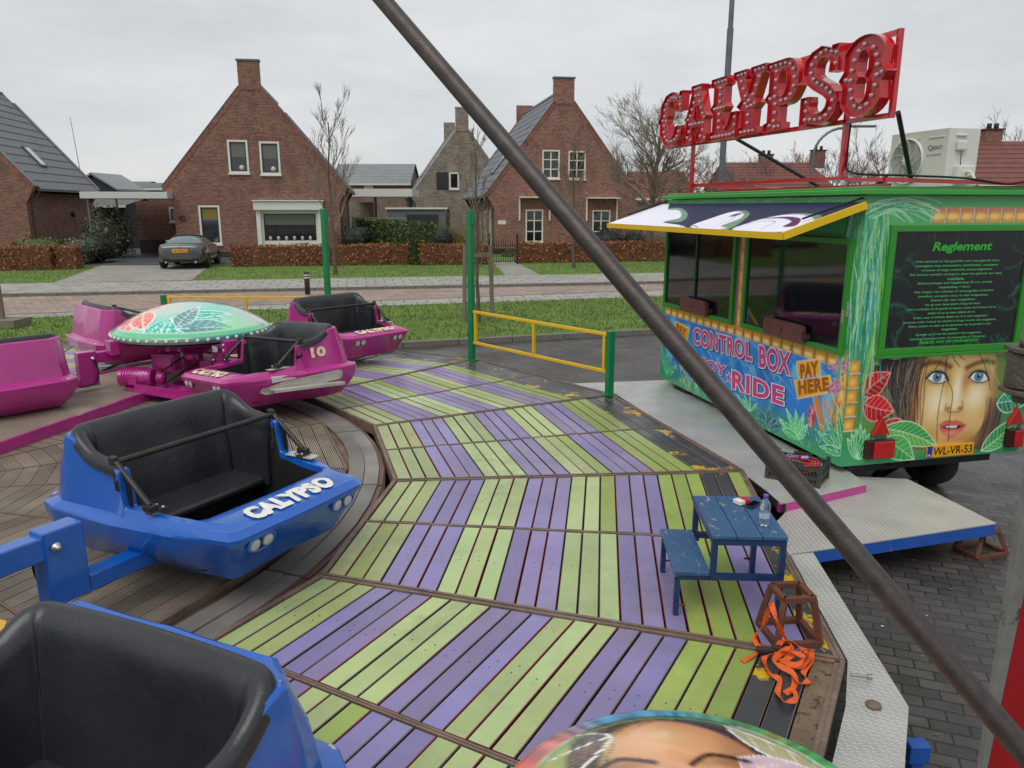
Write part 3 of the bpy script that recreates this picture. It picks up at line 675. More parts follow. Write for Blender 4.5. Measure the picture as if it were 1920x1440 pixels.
a = F3.at(941, 417)
b = MB(); b.box((a[0], -.015, a[1]), (.42, .02, .2)); o_ = b.build('house_number_plate', m_white, h3)
# grey beige house behind
P2 = atY(832, 380, 62); F2 = Frame(P2, SA)
h2 = house(F2, 'beige grey brick house with two chimneys between the two red brick houses', 1.55, 4.15, 3.0, 8.0, .5, 9.6, 11, m_brick2, [rect(F2, 842, 323, 861, 355)], trim=mat('white_verge', lin(200, 200, 198), .6))
q = rect(F2, 842, 323, 861, 355); window(h2, *q, fw=.12)
b = MB(); b.box((q[0] - .55, -.03, (q[2] + q[3]) / 2), (.9, .05, q[3] - q[2])); b.build('shutter', m_wdark, h2)
skylight(h2, 1.55, -1, 4.15, 3.0, 8.0, .5, 3.4, .4)
# low grey roofed house
def lowhouse(name, u0, u1, vr, ve, Y, wallm, roofm, lab, wallh=None, dz=4, chim=(), ang=0):
    a = atY(u0, ve, Y); c = atY(u1, ve, Y); zr = atY(u0, vr, Y + dz).z; t = thing(name, lab, 'house', (a.x, Y, 0), ang)
    L = c.x - a.x; ze = a.z
    b = MB(); b.prism([[(Y * 0, GZ), (2 * dz, GZ), (2 * dz, ze), (dz, zr), (0, ze)]], 0, .2, lambda y, z, d: (d, y, z)); b.prism([[(0, GZ), (2 * dz, GZ), (2 * dz, ze), (dz, zr), (0, ze)]], L - .2, L, lambda y, z, d: (d, y, z))
    b.box((L / 2, .1, (ze + GZ) / 2), (L - .4, .2, ze - GZ)); b.build('wall', wallm, t)
    M = None
    # slopes (front and back)
    for s in (0, 1):
        y0, y1 = (-.25, dz) if s == 0 else (2 * dz + .25, dz); rows = 9; P = []; nc = int(L / .3) * 2
        for i in range(rows * 3):
            k, j = divmod(i, 3); tt = (k + (0, .92, .999)[j]) / rows; h = (.05, .01, 0)[j]
            for q_ in range(nc + 1): P.append((-.2 + (L + .4) * q_ / nc, y0 + (y1 - y0) * tt, ze - .05 + (zr - ze + .07) * tt + h + (.03 if q_ % 2 else 0)))
        b = MB(); b.grid(P, rows * 3, nc + 1, smooth=False); b.build('roof', roofm, t)
    b = MB(); b.box((L / 2, -.32, ze - .08), (L + .5, .14, .16)); b.build('gutter', m_white, t)
    for uc, vt, wch in chim:
        p = atY(uc, vt, Y + dz); x = p.x - a.x
        b = MB(); b.box((x, dz, (p.z + zr) / 2 - .2), (wch, .6, p.z - zr + .5)); cc = b.build('chimney', m_brickd if False else m_brick, t)
        b = MB(); b.box((x, dz, p.z + .09), (wch + .16, .75, .08)); b.lathe([(.14, 0), (.14, .3)], 8, c=(x - wch * .2, dz, p.z + .14)); b.lathe([(.14, 0), (.14, .3)], 8, c=(x + wch * .22, dz, p.z + .14)); b.build('chimney_pots', m_brickd, cc)
    return t
t = lowhouse('bungalow', 622, 766, 308, 344, 70, brickmat('tan_brick', lin(140, 116, 100), lin(122, 100, 88), lin(120, 104, 92)), m_tile2, 'low house with a pale grey tiled roof between the houses')
b = MB(); a = atY(683, 347, 70); c_ = atY(700, 355, 70); b.box(((a.x + c_.x) / 2 - t.location.x, -.05, (a.z + c_.z) / 2), (c_.x - a.x, .1, a.z - c_.z)); b.build('window', m_white, t)
lowhouse('bungalow', 160, 250, 341, 352, 75, m_brick, m_tile2, 'far low house with pale grey roof behind the carport', dz=4)
lowhouse('bungalow', 236, 330, 344, 353, 62, m_brick, m_tile2, 'pale grey roofed house right behind the carport roof', dz=3)
lowhouse('bungalow', 148, 232, 374, 384, 48, mat('dark_board', lin(50, 50, 54), .7), m_tile2, 'dark garden building with grey tiled roof behind the pale bush', dz=2.5)
# dark gabled shed peak behind the carport
t = thing('barn', 'dark boarded barn gable peeking over the carport roof', 'barn', tuple(atY(178, 372, 55)))
b = MB(); pk = 3.0; b.prism([[(-1.6, -3), (1.6, -3), (1.6, .6), (0, 1.6), (-1.6, .6)]], 0, 4); b.build('wall', mat('navy_board', lin(38, 42, 54, .8), .7), t)
b = MB(); b.prism([[(-1.75, .52), (0, 1.62), (1.75, .52), (1.75, .64), (0, 1.76), (-1.75, .64)]], -.2, 4.1); b.build('roof', m_tile2, t)
# white flat garage canopy, grey shed, board fence
t = thing('carport', 'white edged flat carport in front of the grey roofed low house', 'carport', (0, 0, 0))
a = atY(648, 380, 52); c_ = atY(773, 370, 52); b = MB(); b.box(((a.x + c_.x) / 2, 54, c_.z + .3), (c_.x - a.x, 4, .5)); b.build('roof_slab', m_white, t)
for u in (652, 705, 768): p = atY(u, 400, 52.3); b = MB(); b.box((p.x, 52.3, (c_.z + GZ) / 2), (.15, .15, c_.z - GZ)); b.build('post', m_wdark, t)
b = MB(); a = atY(650, 400, 56); c_ = atY(700, 400, 56); b.box(((a.x + c_.x) / 2, 56.3, 1.0), (c_.x - a.x, .3, 2.9)); b.build('back_wall', m_brick2, t)
t = thing('garden_shed', 'grey board garden shed with a dark door behind the green hedge', 'shed', (0, 0, 0))
a = atY(726, 392, 45); c_ = atY(836, 392, 45); b = MB(); b.box(((a.x + c_.x) / 2, 46.5, (a.z + GZ) / 2), (c_.x - a.x, 3, a.z - GZ)); b.build('wall', mat('grey_board', lin(104, 104, 106), .8, nscale=4, stretch=(1, 1, 8)), t)
b = MB(); b.box(((a.x + c_.x) / 2, 46.5, a.z + .04), (c_.x - a.x + .2, 3.2, .1)); b.build('roof', m_white, t)
a = atY(762, 402, 44.9); c_ = atY(822, 440, 44.9); b = MB(); b.box(((a.x + c_.x) / 2, 44.97, (a.z + c_.z) / 2), (c_.x - a.x, .06, a.z - c_.z)); b.build('door', m_wdark, t)
t = thing('board_fence', 'weathered grey vertical board fence beside the brick house', 'fence', tuple(G(640, 480, GZ)))
b = MB(); L = 2.9
for i in range(22): b.box((.1 + i * .14, 3.0, 1.03), (.11, .03, 1.85))
b.box((1.6, 3.03, 1.7), (3.1, .04, .08)); b.box((1.6, 3.03, .45), (3.1, .04, .08)); b.build('boards', mat('fence_board', lin(134, 130, 124), .85, nscale=6, stretch=(1, 1, .2)), t)
# black garden gate
t = thing('garden_gate', 'black iron garden gate with upright bars in front of the right brick house', 'gate', tuple(G(918, 497, GZ + .1)), ST)
w_ = 1.2
for k in (0, w_):
    b = MB(); b.box((k, 0, .62), (.07, .07, 1.24)); b.lathe([(.05, 0), (.04, .06), (.001, .1)], 8, c=(k, 0, 1.24)); b.build('gate_post', mat('black_iron', lin(26, 26, 28), .5), t)
b = MB()
for i in range(11): b.tube([(.1 + i * .1, 0, .1), (.1 + i * .1, 0, .95 + .12 * math.sin(i / 10 * PI))], .011, 5)
b.box((w_ / 2, 0, .15), (w_ - .08, .03, .03)); b.box((w_ / 2, 0, .82), (w_ - .08, .03, .03)); b.build('gate_leaf', mat('black_iron'), t)
# right-hand red roofs
lowhouse('terraced_house', 1196, 1300, 322, 372, 66, mat('brown_render', lin(132, 112, 100), .9), m_redtile, 'red roofed house half hidden behind the tall bare tree', chim=((1256, 328, 1.0),), dz=5)
lowhouse('terraced_house', 1392, 1560, 305, 352, 62, mat('brown_render'), m_redtile, 'long red tiled roof with two chimneys behind the red sign', chim=((1436, 292, 1.1), (1534, 284, 1.1)), dz=6)
t3 = lowhouse('terraced_house', 1838, 2100, 266, 343, 42, brickmat('pink_brick', lin(160, 132, 116), lin(142, 116, 102), lin(140, 120, 108)), m_redtile, 'house with a dark red tiled roof and brick chimney at the right edge', chim=((1860, 246, 1.0),), dz=6)
# antenna
t = thing('radio_mast', 'thin radio aerial mast above the left roofs', 'antenna', tuple(atY(153, 335, 70)))
b = MB(); b.tube([(0, 0, 0), (-.35, 0, 5.2)], [.035, .02], 4); b.tube([(0, 0, -5), (0, 0, 0)], .06, 5); b.build('mast', m_zinc, t)
# ================================================================== THE RIDE: deck ring
RC = Vector((-5.03, 5.37, 0)); PH = -.706; AL = 2 * PI / 16; RIN, ROUT = 4.11, 6.95
HA = AL / 2; AIN, AOUT = RIN * math.cos(HA), ROUT * math.cos(HA)
def paintwood(name, edge, wear):
    """painted board: Col attribute, chips at noise peaks showing older paint and wood, fine grain, wet sheen"""
    m = bpy.data.materials.new(name); m.use_nodes = True; t = m.node_tree; N = t.nodes; L = t.links; b = N['Principled BSDF']
    a = N.new('ShaderNodeAttribute'); a.attribute_name = 'Col'; tcn = N.new('ShaderNodeTexCoord'); gv = tcn.outputs['Object']
    def noise(sc, det, rg=.6, off=0):
        n = N.new('ShaderNodeTexNoise'); n.inputs['Scale'].default_value = sc; n.inputs['Detail'].default_value = det; n.inputs['Roughness'].default_value = rg
        mp = N.new('ShaderNodeMapping'); mp.inputs['Location'].default_value = (off, off, 0); L.new(gv, mp.inputs[0]); L.new(mp.outputs[0], n.inputs[0]); return n.outputs[0]
    def ramp(v, lo, hi, a0=0., a1=1.):
        r = N.new('ShaderNodeMapRange'); r.inputs[1].default_value = lo; r.inputs[2].default_value = hi; r.inputs[3].default_value = a0; r.inputs[4].default_value = a1; L.new(v, r.inputs[0]); return r.outputs[0]
    def mix(f, x, y):
        k = N.new('ShaderNodeMix'); k.data_type = 'RGBA'; L.new(f, k.inputs[0]); L.new(x, k.inputs[6])
        if isinstance(y, tuple): k.inputs[7].default_value = y
        else: L.new(y, k.inputs[7])
        return k.outputs[2]
    big = noise(1.3, 5); med = noise(7, 8, .7, 3); fine = noise(34, 6, .75, 9); red = noise(2.6, 9, .72, 17)
    sc = N.new('ShaderNodeVectorMath'); sc.operation = 'SCALE'; L.new(a.outputs['Color'], sc.inputs[0]); L.new(ramp(big, .3, .7, .86, 1.1), sc.inputs['Scale']); cur = sc.outputs[0]
    dirt = N.new('ShaderNodeMath'); dirt.operation = 'MULTIPLY'; mm = N.new('ShaderNodeMath'); mm.operation = 'MULTIPLY'; L.new(ramp(med, .35, .65), mm.inputs[0]); L.new(ramp(noise(.9, 6, .65, 41), .42, .66), mm.inputs[1]); L.new(mm.outputs[0], dirt.inputs[0]); dirt.inputs[1].default_value = .5
    cur = mix(dirt.outputs[0], cur, lin(104, 98, 80))
    cur = mix(ramp(red, .66 - wear, .70 - wear), cur, edge)
    cur = mix(ramp(fine, .70, .73), cur, lin(200, 196, 180))
    cur = mix(ramp(noise(60, 3, .6, 31), .73, .75), cur, lin(52, 40, 34))
    L.new(cur, b.inputs['Base Color'])
    L.new(ramp(noise(1.7, 5, .6, 55), .35, .65, .16, .5), b.inputs['Roughness'])
    bn = N.new('ShaderNodeBump'); bn.inputs['Strength'].default_value = .35; bn.inputs['Distance'].default_value = .003
    ad = N.new('ShaderNodeMath'); ad.operation = 'ADD'; L.new(med, ad.inputs[0]); L.new(fine, ad.inputs[1]); L.new(ad.outputs[0], bn.inputs['Height']); L.new(bn.outputs[0], b.inputs['Normal'])
    return m
m_board = paintwood('painted_deck_board', lin(168, 92, 72), 0.0)
m_black = paintwood('worn_black_board', lin(206, 166, 30), .10)
m_rust = mat('rusty_steel', lin(124, 104, 90), .55, .2, nscale=5, namt=.4, bump=.3, bscale=50, col2=lin(128, 122, 116), thr=.58, c2scale=12)
m_under = mat('dark_underframe', lin(34, 26, 24), .9)
m_redrim = mat('board_edge_paint', lin(150, 40, 48), .7, nscale=9, namt=.4)
deck = thing('ride_deck', 'ring shaped walking deck of green and purple painted boards with steel seams', 'ride platform', tuple(RC))
GR, PU = lin(166, 183, 124, 1.12), lin(132, 122, 168, 1.1)
GR2, BLK, BRN = lin(148, 168, 84, 1.03), lin(56, 60, 66), lin(112, 98, 84)
NB = 24; BW = (AOUT - AIN - .06) / NB
rng = random.Random(2)
def secframe(k):  # local: x radial (perpendicular to boards), y along boards
    return Matrix.Rotation(PH + (k + .5) * AL, 4, 'Z')
def clip_board(x0, x1, s, m0, m1):
    """corner list of the board between x0..x1 for half s (+1/-1): from mid seam to major seam"""
    t = math.tan(HA); return [(x0, s * m0), (x1, s * m0), (x1, s * (x1 * t - m1)), (x0, s * (x0 * t - m1))]
for k in range(-1, 9):
    for s in (-1, 1):
        b = MB(secframe(k)); bb = MB(secframe(k)); bw_ = MB(secframe(k)); p2 = MB(secframe(k))
        for i in range(NB):
            g = rng.uniform(.006, .010)
            x0 = AIN + .03 + i * BW + g / 2; x1 = x0 + BW - g
            kind = 'G' if (i // 3) % 2 == 0 else 'P'
            last = i >= 21
            if last and k in (1, ): kind = ('BBG' if s > 0 else 'PPB')[i - 21]
            elif last: kind = 'B'
            if k >= 3 and i >= 20: kind = 'B'
            if k <= 0 and i >= 23: kind = 'W'
            col = {'G': GR, 'P': PU, 'B': BLK, 'W': BRN}[kind]
            if kind == 'G' and (i >= 18 or rng.random() < .06): col = GR2
            j = rng.uniform(.82, 1.1); hue = rng.uniform(-.05, .05)
            if i < 3: j *= .8; hue += .03
            col = (col[0] * (j + hue), col[1] * j, col[2] * (j - hue), 1)
            q = clip_board(x0, x1, s, .022, .035)
            if s < 0: q = q[::-1]
            dz = rng.uniform(-.003, .002); tgt = bw_ if kind == 'W' else (bb if kind in 'BW' else b)
            # main board, bevelled edges in an older red paint
            e = .004
            qi = clip_board(x0 + e, x1 - e, s, .022 + .001, .035 + .001)
            if s < 0: qi = qi[::-1]
            tgt.add([(x, y, -.045) for x, y in q] + [(x, y, dz - e) for x, y in q] + [(x, y, dz) for x, y in qi],
                    [(8, 9, 10, 11)], col, False)
            o = len(tgt.v) - 12
            for a in range(4):
                c_ = (a + 1) % 4
                tgt.f.append([o + 4 + a, o + 4 + c_, o + 8 + c_, o + 8 + a]); tgt.fc.append((.30, .045, .06, 1) if kind in 'GP' and rng.random() < .35 else (.15, .11, .10, 1)); tgt.sm.append(False); tgt.fm.append(0)
                tgt.f.append([o + a, o + c_, o + 4 + c_, o + 4 + a]); tgt.fc.append((.16, .03, .04, 1) if i % 4 == 0 else (.04, .03, .03, 1)); tgt.sm.append(False); tgt.fm.append(0)
            # screws and knots
            ym = (x0 * math.tan(HA)) * .5
            for yy in (ym * .94, ym * 1.06):
                if rng.random() < .8:
                    c0 = ((x0 + x1) / 2 + rng.uniform(-.01, .01), s * yy)
                    tgt.poly([(c0[0] + .005 * math.cos(a * 1.05), c0[1] + .005 * math.sin(a * 1.05), dz + .0008) for a in range(6)], (.07, .05, .04, 1))
        pan = b.build('deck_panel', m_board, deck)
        if bb.v: bb.build('worn_boards', m_black, pan)
        if bw_.v: bw_.fc = [None] * len(bw_.fc); bw_.build('timber_edge', mat('old_timber', lin(118, 100, 78), .85, nscale=7, namt=.4, bump=.9, bscale=24, col2=lin(70, 56, 44), thr=.55, c2scale=18), pan)
    # subfloor, seams, edge irons
    b = MB(secframe(k)); t = math.tan(HA)
    b.prism([[(AIN, -AIN * t), (AOUT, -AOUT * t), (AOUT, AOUT * t), (AIN, AIN * t)]], -.05, -.09, lambda x, y, z: (x, y, z)); b.build('subframe', m_under, deck)
    b = MB(secframe(k)); 
    for yy in (-.009, .009): b.box(((AIN + AOUT) / 2, yy, -.008), (AOUT - AIN - .04, .012, .022 if yy < 0 else .018))
    b.build('seam_iron', m_rust, deck)
    b = MB(Matrix.Rotation(PH + k * AL, 4, 'Z'))
    for yy, zz in ((-.02, -.006), (0, -.014), (.02, -.007)): b.box(((RIN + ROUT) / 2 - .01, yy, zz), (ROUT - RIN - .03, .018, .024))
    b.build('seam_iron', m_rust, deck)
    b = MB(secframe(k)); b.box((AOUT - .012, 0, -.05), (.02, AOUT * t * 2 - .01, .12)); b.box((AOUT - .034, 0, -.004), (.022, (AOUT - .04) * t * 2 - .02, .02)); b.build('edge_iron', m_rust, deck)
    b = MB(secframe(k)); b.box((AIN + .012, 0, -.04), (.03, AIN * t * 2 - .004, .1)); b.build('edge_iron', m_rust, deck)
    # supports down to the paving
    for rr_ in (RIN + .1, ROUT - .1): b = MB(Matrix.Rotation(PH + k * AL, 4, 'Z')); b.box((rr_, 0, -.25), (.08, .08, .31)); b.build('support_leg', m_under, deck)
# ------------------------------------------------------------------ fixed wooden ring and turntable
def groovemat(name, c1, cs, freq=9., wet=.35):
    m = bpy.data.materials.new(name); m.use_nodes = True; t = m.node_tree; N = t.nodes; L = t.links; b = N['Principled BSDF']
    a = N.new('ShaderNodeAttribute'); a.attribute_name = 'Col'; tcn = N.new('ShaderNodeTexCoord')
    n = N.new('ShaderNodeTexNoise'); n.inputs['Scale'].default_value = 2.2; n.inputs['Detail'].default_value = 9; L.new(tcn.outputs['Object'], n.inputs[0])
    mr = N.new('ShaderNodeMapRange'); mr.inputs[1].default_value = .3; mr.inputs[2].default_value = .7; mr.inputs[3].default_value = .65; mr.inputs[4].default_value = 1.2; L.new(n.outputs[0], mr.inputs[0])
    sc = N.new('ShaderNodeVectorMath'); sc.operation = 'SCALE'; L.new(a.outputs['Color'], sc.inputs[0]); L.new(mr.outputs[0], sc.inputs['Scale'])
    L.new(sc.outputs[0], b.inputs['Base Color']); b.inputs['Roughness'].default_value = .55
    bn = N.new('ShaderNodeBump'); bn.inputs['Strength'].default_value = .5; bn.inputs['Distance'].default_value = .004
    L.new(n.outputs[0], bn.inputs['Height']); L.new(bn.outputs[0], b.inputs['Normal']); return m
m_groove = groovemat('grooved_decking', None, None)
RT = 3.72
ring = thing('fixed_ring', 'narrow grey wooden ring between the turntable and the painted deck', 'ride platform', tuple(RC))
nn = 64
for j, (ra, rb_, z, c) in enumerate(((3.735, 3.86, -.02, lin(118, 114, 108)), (3.865, 3.98, -.028, lin(128, 124, 118)), (3.985, 4.02, -.04, lin(110, 76, 66)))):
    b = MB()
    for i in range(16):
        a0, a1 = PH + i * AL + .003, PH + (i + 1) * AL - .003; f = 1 / math.cos(HA) if j else 1.0; n_ = 1 if j == 2 else 4
        for q in range(4):
            t0, t1 = a0 + (a1 - a0) * q / 4, a0 + (a1 - a0) * (q + 1) / 4
            def P(r, an): return (r * math.cos(an), r * math.sin(an))
            k_ = rng.uniform(.85, 1.1); cc = (c[0] * k_, c[1] * k_, c[2] * k_, 1) if q == 0 else cc
            b.prism([[P(ra, t0), P(rb_, t0), P(rb_, t1), P(ra, t1)]], z, z - .05, lambda x, y, zz: (x, y, zz), col=cc)
    b.build('ring_boards', m_groove, ring)
b = MB(); b.lathe([(4.03, -.3), (4.03, -.055), (3.6, -.055), (3.6, -.3)], 64); b.build('ring_beam', m_rust, ring)
tt = thing('turntable', 'round turntable floor of grey brown grooved planks with reddish seams', 'turntable', tuple(RC))
# planks: 16 sectors; boards parallel to the chord, each with raised ribs
OFF = .09
for k in range(16):
    a = PH + (k + .5) * AL + OFF; M = Matrix.Rotation(a, 4, 'Z'); t = math.tan(HA); b = MB(M)
    ap = RT * math.cos(HA); pw = .118; x = ap - .02; i = 0
    while x > .5:
        xa, xb = x - pw + .006, x; kk = rng.uniform(.8, 1.12); base = lin(140, 128, 112); cc = (base[0] * kk, base[1] * kk, base[2] * kk, 1)
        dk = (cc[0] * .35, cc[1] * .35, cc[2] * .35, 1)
        vs = []; fs = []; nr = 7
        prof = []
        for r_ in range(nr):
            u0 = xa + (xb - xa) * r_ / nr; u1 = xa + (xb - xa) * (r_ + .62) / nr; u2 = xa + (xb - xa) * (r_ + 1) / nr
            prof += [(u0, -.002, 1), (u1, -.002, 0), (u1 + .001, -.007, 0), (u2 - .001, -.007, 1)]
        g = .012
        for u, z, _ in prof: vs += [(u, -(u * t - g), z), (u, (u * t - g), z)]
        for q in range(len(prof) - 1):
            fs.append((2 * q, 2 * q + 2, 2 * q + 3, 2 * q + 1))
        o = len(b.v); b.add(vs, fs, cc, False)
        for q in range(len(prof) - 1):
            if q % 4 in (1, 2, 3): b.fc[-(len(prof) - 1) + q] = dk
        x -= pw; i += 1
    b.build('plank_sector', m_groove, tt)
    b = MB(Matrix.Rotation(PH + k * AL + OFF, 4, 'Z')); b.box((RT / 2 + .2, 0, -.006), (RT - .42, .016, .016)); b.build('seam_iron', mat('red_seam', lin(116, 88, 76), .6, .2, nscale=8), tt)
b = MB(Matrix.Rotation(PH + OFF, 4, 'Z'))
for k in range(16):
    bb_ = Matrix.Rotation((k + .5) * AL, 4, 'Z'); ap = RT * math.cos(HA)
    b.M = Matrix.Rotation(PH + OFF, 4, 'Z') @ bb_; b.box((ap - .008, 0, -.03), (.02, RT * math.sin(HA) * 2, .06))
b.M = Matrix.Identity(4); b.lathe([(RT - .1, -.12), (RT - .1, -.02), (.4, -.02), (.4, -.12)], 48); b.build('rim', m_rust, tt)
m_tread = treadmat('tread_plate', lin(214, 212, 204))
m_tread2 = treadmat('dirty_tread_plate', lin(158, 148, 132), .55, .4)
m_mag = mat('magenta_paint', lin(176, 46, 132), .26, coat=.5, nscale=2.2, namt=.13, rvar=.12, bump=.015, bscale=5, col2=lin(150, 84, 120), thr=.71, c2scale=18)
m_blue = mat('blue_paint', lin(18, 92, 184), .26, coat=.6, nscale=2.2, namt=.12, rvar=.12, bump=.015, bscale=5, col2=lin(60, 96, 140), thr=.72, c2scale=20)
# ------------------------------------------------------------------ gondolas
def clampf(x, a, b): return max(a, min(b, x))
def sstep(x, a, b): t = clampf((x - a) / (b - a), 0, 1); return t * t * (3 - 2 * t)
m_leather = mat('black_leatherette', lin(37, 39, 43), .38, spec=.6, nscale=1.4, namt=.25, rvar=.1, bump=.35, bscale=6)
m_liner = mat('black_liner', lin(15, 15, 17), .7)
m_bar = mat('worn_black_tube', lin(58, 56, 54), .45, .5, nscale=14, namt=.35)
m_lamp = mat('lamp_lens', lin(196, 198, 196), .25, .1, nscale=60, namt=.25)
m_lampring = mat('lamp_ring', lin(120, 124, 128), .3, .6)
m_letter = mat('white_lettering', lin(226, 224, 216), .5, nscale=14, namt=.05, col2=lin(60, 110, 170), thr=.62, c2scale=14)
m_letterm = mat('cream_lettering', lin(232, 208, 176), .5, col2=lin(176, 70, 140), thr=.6, c2scale=16)
def plan_points():
    """(x,y) outer contour, (x,y) opening contour, counted the same"""
    O = []; I = []
    def seg(a, b, c, d, n):
        for i in range(n):
            t = i / n; O.append((a[0] + (b[0] - a[0]) * t, a[1] + (b[1] - a[1]) * t)); I.append((c[0] + (d[0] - c[0]) * t, c[1] + (d[1] - c[1]) * t))
    seg((-.05, .44), (-.46, .43), (-.05, .16), (-.43, .15), 8); seg((-.46, .43), (-.515, .40), (-.43, .15), (-.475, .12), 3)
    seg((-.515, .40), (-.60, .0), (-.475, .12), (-.505, -.12), 8); seg((-.60, .0), (-.635, -.27), (-.505, -.12), (-.52, -.27), 6)
    seg((-.635, -.27), (-.65, -.36), (-.52, -.27), (-.52, -.36), 6); seg((-.65, -.36), (-.665, -.88), (-.52, -.36), (-.52, -.74), 10)
    seg((-.665, -.88), (-.635, -.99), (-.52, -.74), (-.50, -.785), 3); seg((-.635, -.99), (-.55, -1.06), (-.50, -.785), (-.46, -.80), 3); seg((-.55, -1.06), (0, -1.10), (-.46, -.80), (0, -.81), 9)
    n = len(O); O.append((0, -1.10)); I.append((0, -.81))
    for i in range(n - 1, -1, -1): O.append((-O[i][0], O[i][1])); I.append((-I[i][0], I[i][1]))
    O.insert(0, (0, .44)); I.insert(0, (0, .16)); O.pop(); I.pop()
    O.append((.05, .44)); I.append((.05, .16))
    return O, I
def rimz(x, y):
    hi = .735 + .03 * sstep(-y, .36, .66) + .10 * sstep(-y, .58, .86); lo = .505 + .02 * sstep(-y, -.1, .25)
    return lo + (hi - lo) * sstep(-y, .295, .335)
def make_gondola(paint, label, number='10', letm=None):
    t = thing('ride_gondola', label, 'ride car', (0, 0, 0))
    O, I = plan_points(); n = len(O); rings = []
    def ring(f): rings.append([f(i, O[i], I[i]) for i in range(n)])
    def inset(o, d, yk=1.0):
        x, y = o; cx, cy = 0, -.27; r = math.hypot(x, y - cy); return (x * (1 - d / max(r, .2)), cy + (y - cy) * (1 - d * yk / max(r, .2)))
    fr = lambda y: sstep(y, .05, .38)       # 1 at the nose
    ring(lambda i, o, q: (*inset(o, .34), .135))
    ring(lambda i, o, q: (*inset(o, .24 ), .142))
    ring(lambda i, o, q: (*inset(o, .17 + .02 * fr(o[1])), .165))
    ring(lambda i, o, q: (*inset(o, .085 + .05 * fr(o[1])), .25))
    ring(lambda i, o, q: (*inset(o, .02 + .045 * fr(o[1])), .335))
    ring(lambda i, o, q: (*inset(o, .004 + .028 * fr(o[1])), .40))
    ring(lambda i, o, q: (*inset(o, .0 + .012 * fr(o[1])), .425))
    ring(lambda i, o, q: (*inset(o, -.003 + .012 * fr(o[1])), .432))
    ring(lambda i, o, q: (*inset(o, -.003 + .010 * fr(o[1])), .440))
    ring(lambda i, o, q: (*inset(o, .006 - .002 * fr(o[1])), .455 - .0 * fr(o[1])))
    def shoulder(i, o, q):
        hood = fr(o[1]); hi = sstep(-o[1], .2, .5); rb = sstep(-o[1], .88, 1.05); d = (.02 + .045 * hi + .02 * rb) * (1 - hood) + .028 * hood
        return (*inset(o, d), .480 - .010 * hood)
    ring(shoulder)
    def wall(i, o, q):
        z = rimz(*o); hi = sstep(-o[1], .29, .34); hood = fr(o[1]); d = (.03 + .06 * hi + .03 * sstep(-o[1], .88, 1.05)) * (1 - hood) + .05 * hood
        return (*inset(o, d), min(z - .012, .49 + (z - .5) * .5 if hi > 0 else .487))
    ring(wall)
    def wall2(i, o, q):
        z = rimz(*o); hood = fr(o[1]); d = (.04 + .07 * sstep(-o[1], .29, .5) + .07 * sstep(-o[1], .84, 1.02)) * (1 - hood) + .09 * hood; return (*inset(o, d), z - .012)
    ring(wall2)
    ring(lambda i, o, q: (*inset(o, (.05 + .074 * sstep(-o[1], .29, .5) + .075 * sstep(-o[1], .84, 1.02)) * (1 - fr(o[1])) + .12 * fr(o[1])), rimz(*o)))
    def lip(i, o, q):
        a = inset(o, .05 + .074 * sstep(-o[1], .29, .5) + .075 * sstep(-o[1], .84, 1.02)); k = .86; return (a[0] + (q[0] - a[0]) * k, a[1] + (q[1] - a[1]) * k, rimz(*o) + .002 - .018 * sstep(-o[1], .36, .46))
    ring(lip)
    ring(lambda i, o, q: (q[0], q[1], rimz(*o) - .004 - .04 * sstep(-o[1], .36, .46)))
    ring(lambda i, o, q: (q[0] * .99, q[1], rimz(*o) - .04 - .04 * sstep(-o[1], .36, .46)))
    b = MB(); P = [p for r in rings for p in r]; b.grid(P, len(rings), n, cv=True); b.f = [f[::-1] for f in b.f]
    c0 = len(b.v); b.add([(0, -.27, .132)], [], None); 
    for i in range(n): b.f.append([c0, (i + 1) % n, i]); b.fc.append(None); b.sm.append(True); b.fm.append(0)
    body = b.build('body', paint, t); body.data.set_sharp_from_angle(angle=math.radians(28))
    # inner tub
    b = MB(); R = []
    for f, z in ((.99, -.04), (.97, -.1), (.95, None)):
        R += [(I[i][0] * f, I[i][1] * (f if I[i][1] > 0 else 1), (rimz(*O[i]) + z) if z else .2) for i in range(n)]
    b.grid(R, 3, n, cv=True); b.add([(x * .95, y * (.95 if y > 0 else 1), .2) for x, y in I], [tuple(range(n))]); b.build('tub_liner', m_liner, t)
    # backrest: one long upholstered shell that wraps round the sides
    path = [(-.535, -.37), (-.535, -.5), (-.535, -.66), (-.525, -.74), (-.49, -.785), (-.42, -.80), (-.25, -.81), (0, -.815), (.25, -.81), (.42, -.80), (.49, -.785), (.525, -.74), (.535, -.66), (.535, -.5), (.535, -.37)]
    pp = smooth_line([Vector((x, y, 0)) for x, y in path], 4); R = []
    prof = [(.10, .30), (.095, .45), (.075, .62), (.055, -.10), (.05, -.045), (.035, -.005), (.014, .022), (-.012, .027), (-.032, .017), (-.044, -.006), (-.049, -.045)]
    for i, p in enumerate(pp):
        a, c = pp[max(0, i - 1)], pp[min(len(pp) - 1, i + 1)]; d = (c - a).normalized(); nr = Vector((-d.y, d.x, 0))
        nr = nr if nr.dot(Vector((0, -.3, 0)) - p) > 0 else -nr
        zt = .735 + .03 * sstep(-p.y, .36, .66) + .112 * sstep(-p.y, .57, .80); ef = sstep(min(i, len(pp) - 1 - i), -.5, 3)
        bk = sstep(-p.y, .6, .8)
        for w_, z in prof:
            zz = zt + z if (z < .05) else z; zz = min(zz, zt + .036)
            if z > .05: zz = z * 1.0 if z < zt - .12 else zt - .13
            wob = .004 * math.sin(i * .9) * (1 if w_ > .03 else 0)
            ww = w_ * (.75 + .25 * ef) + wob
            q = p + nr * ww * (.8 + .5 * bk if w_ > 0 else 1)
            R.append((q.x, q.y, zz))
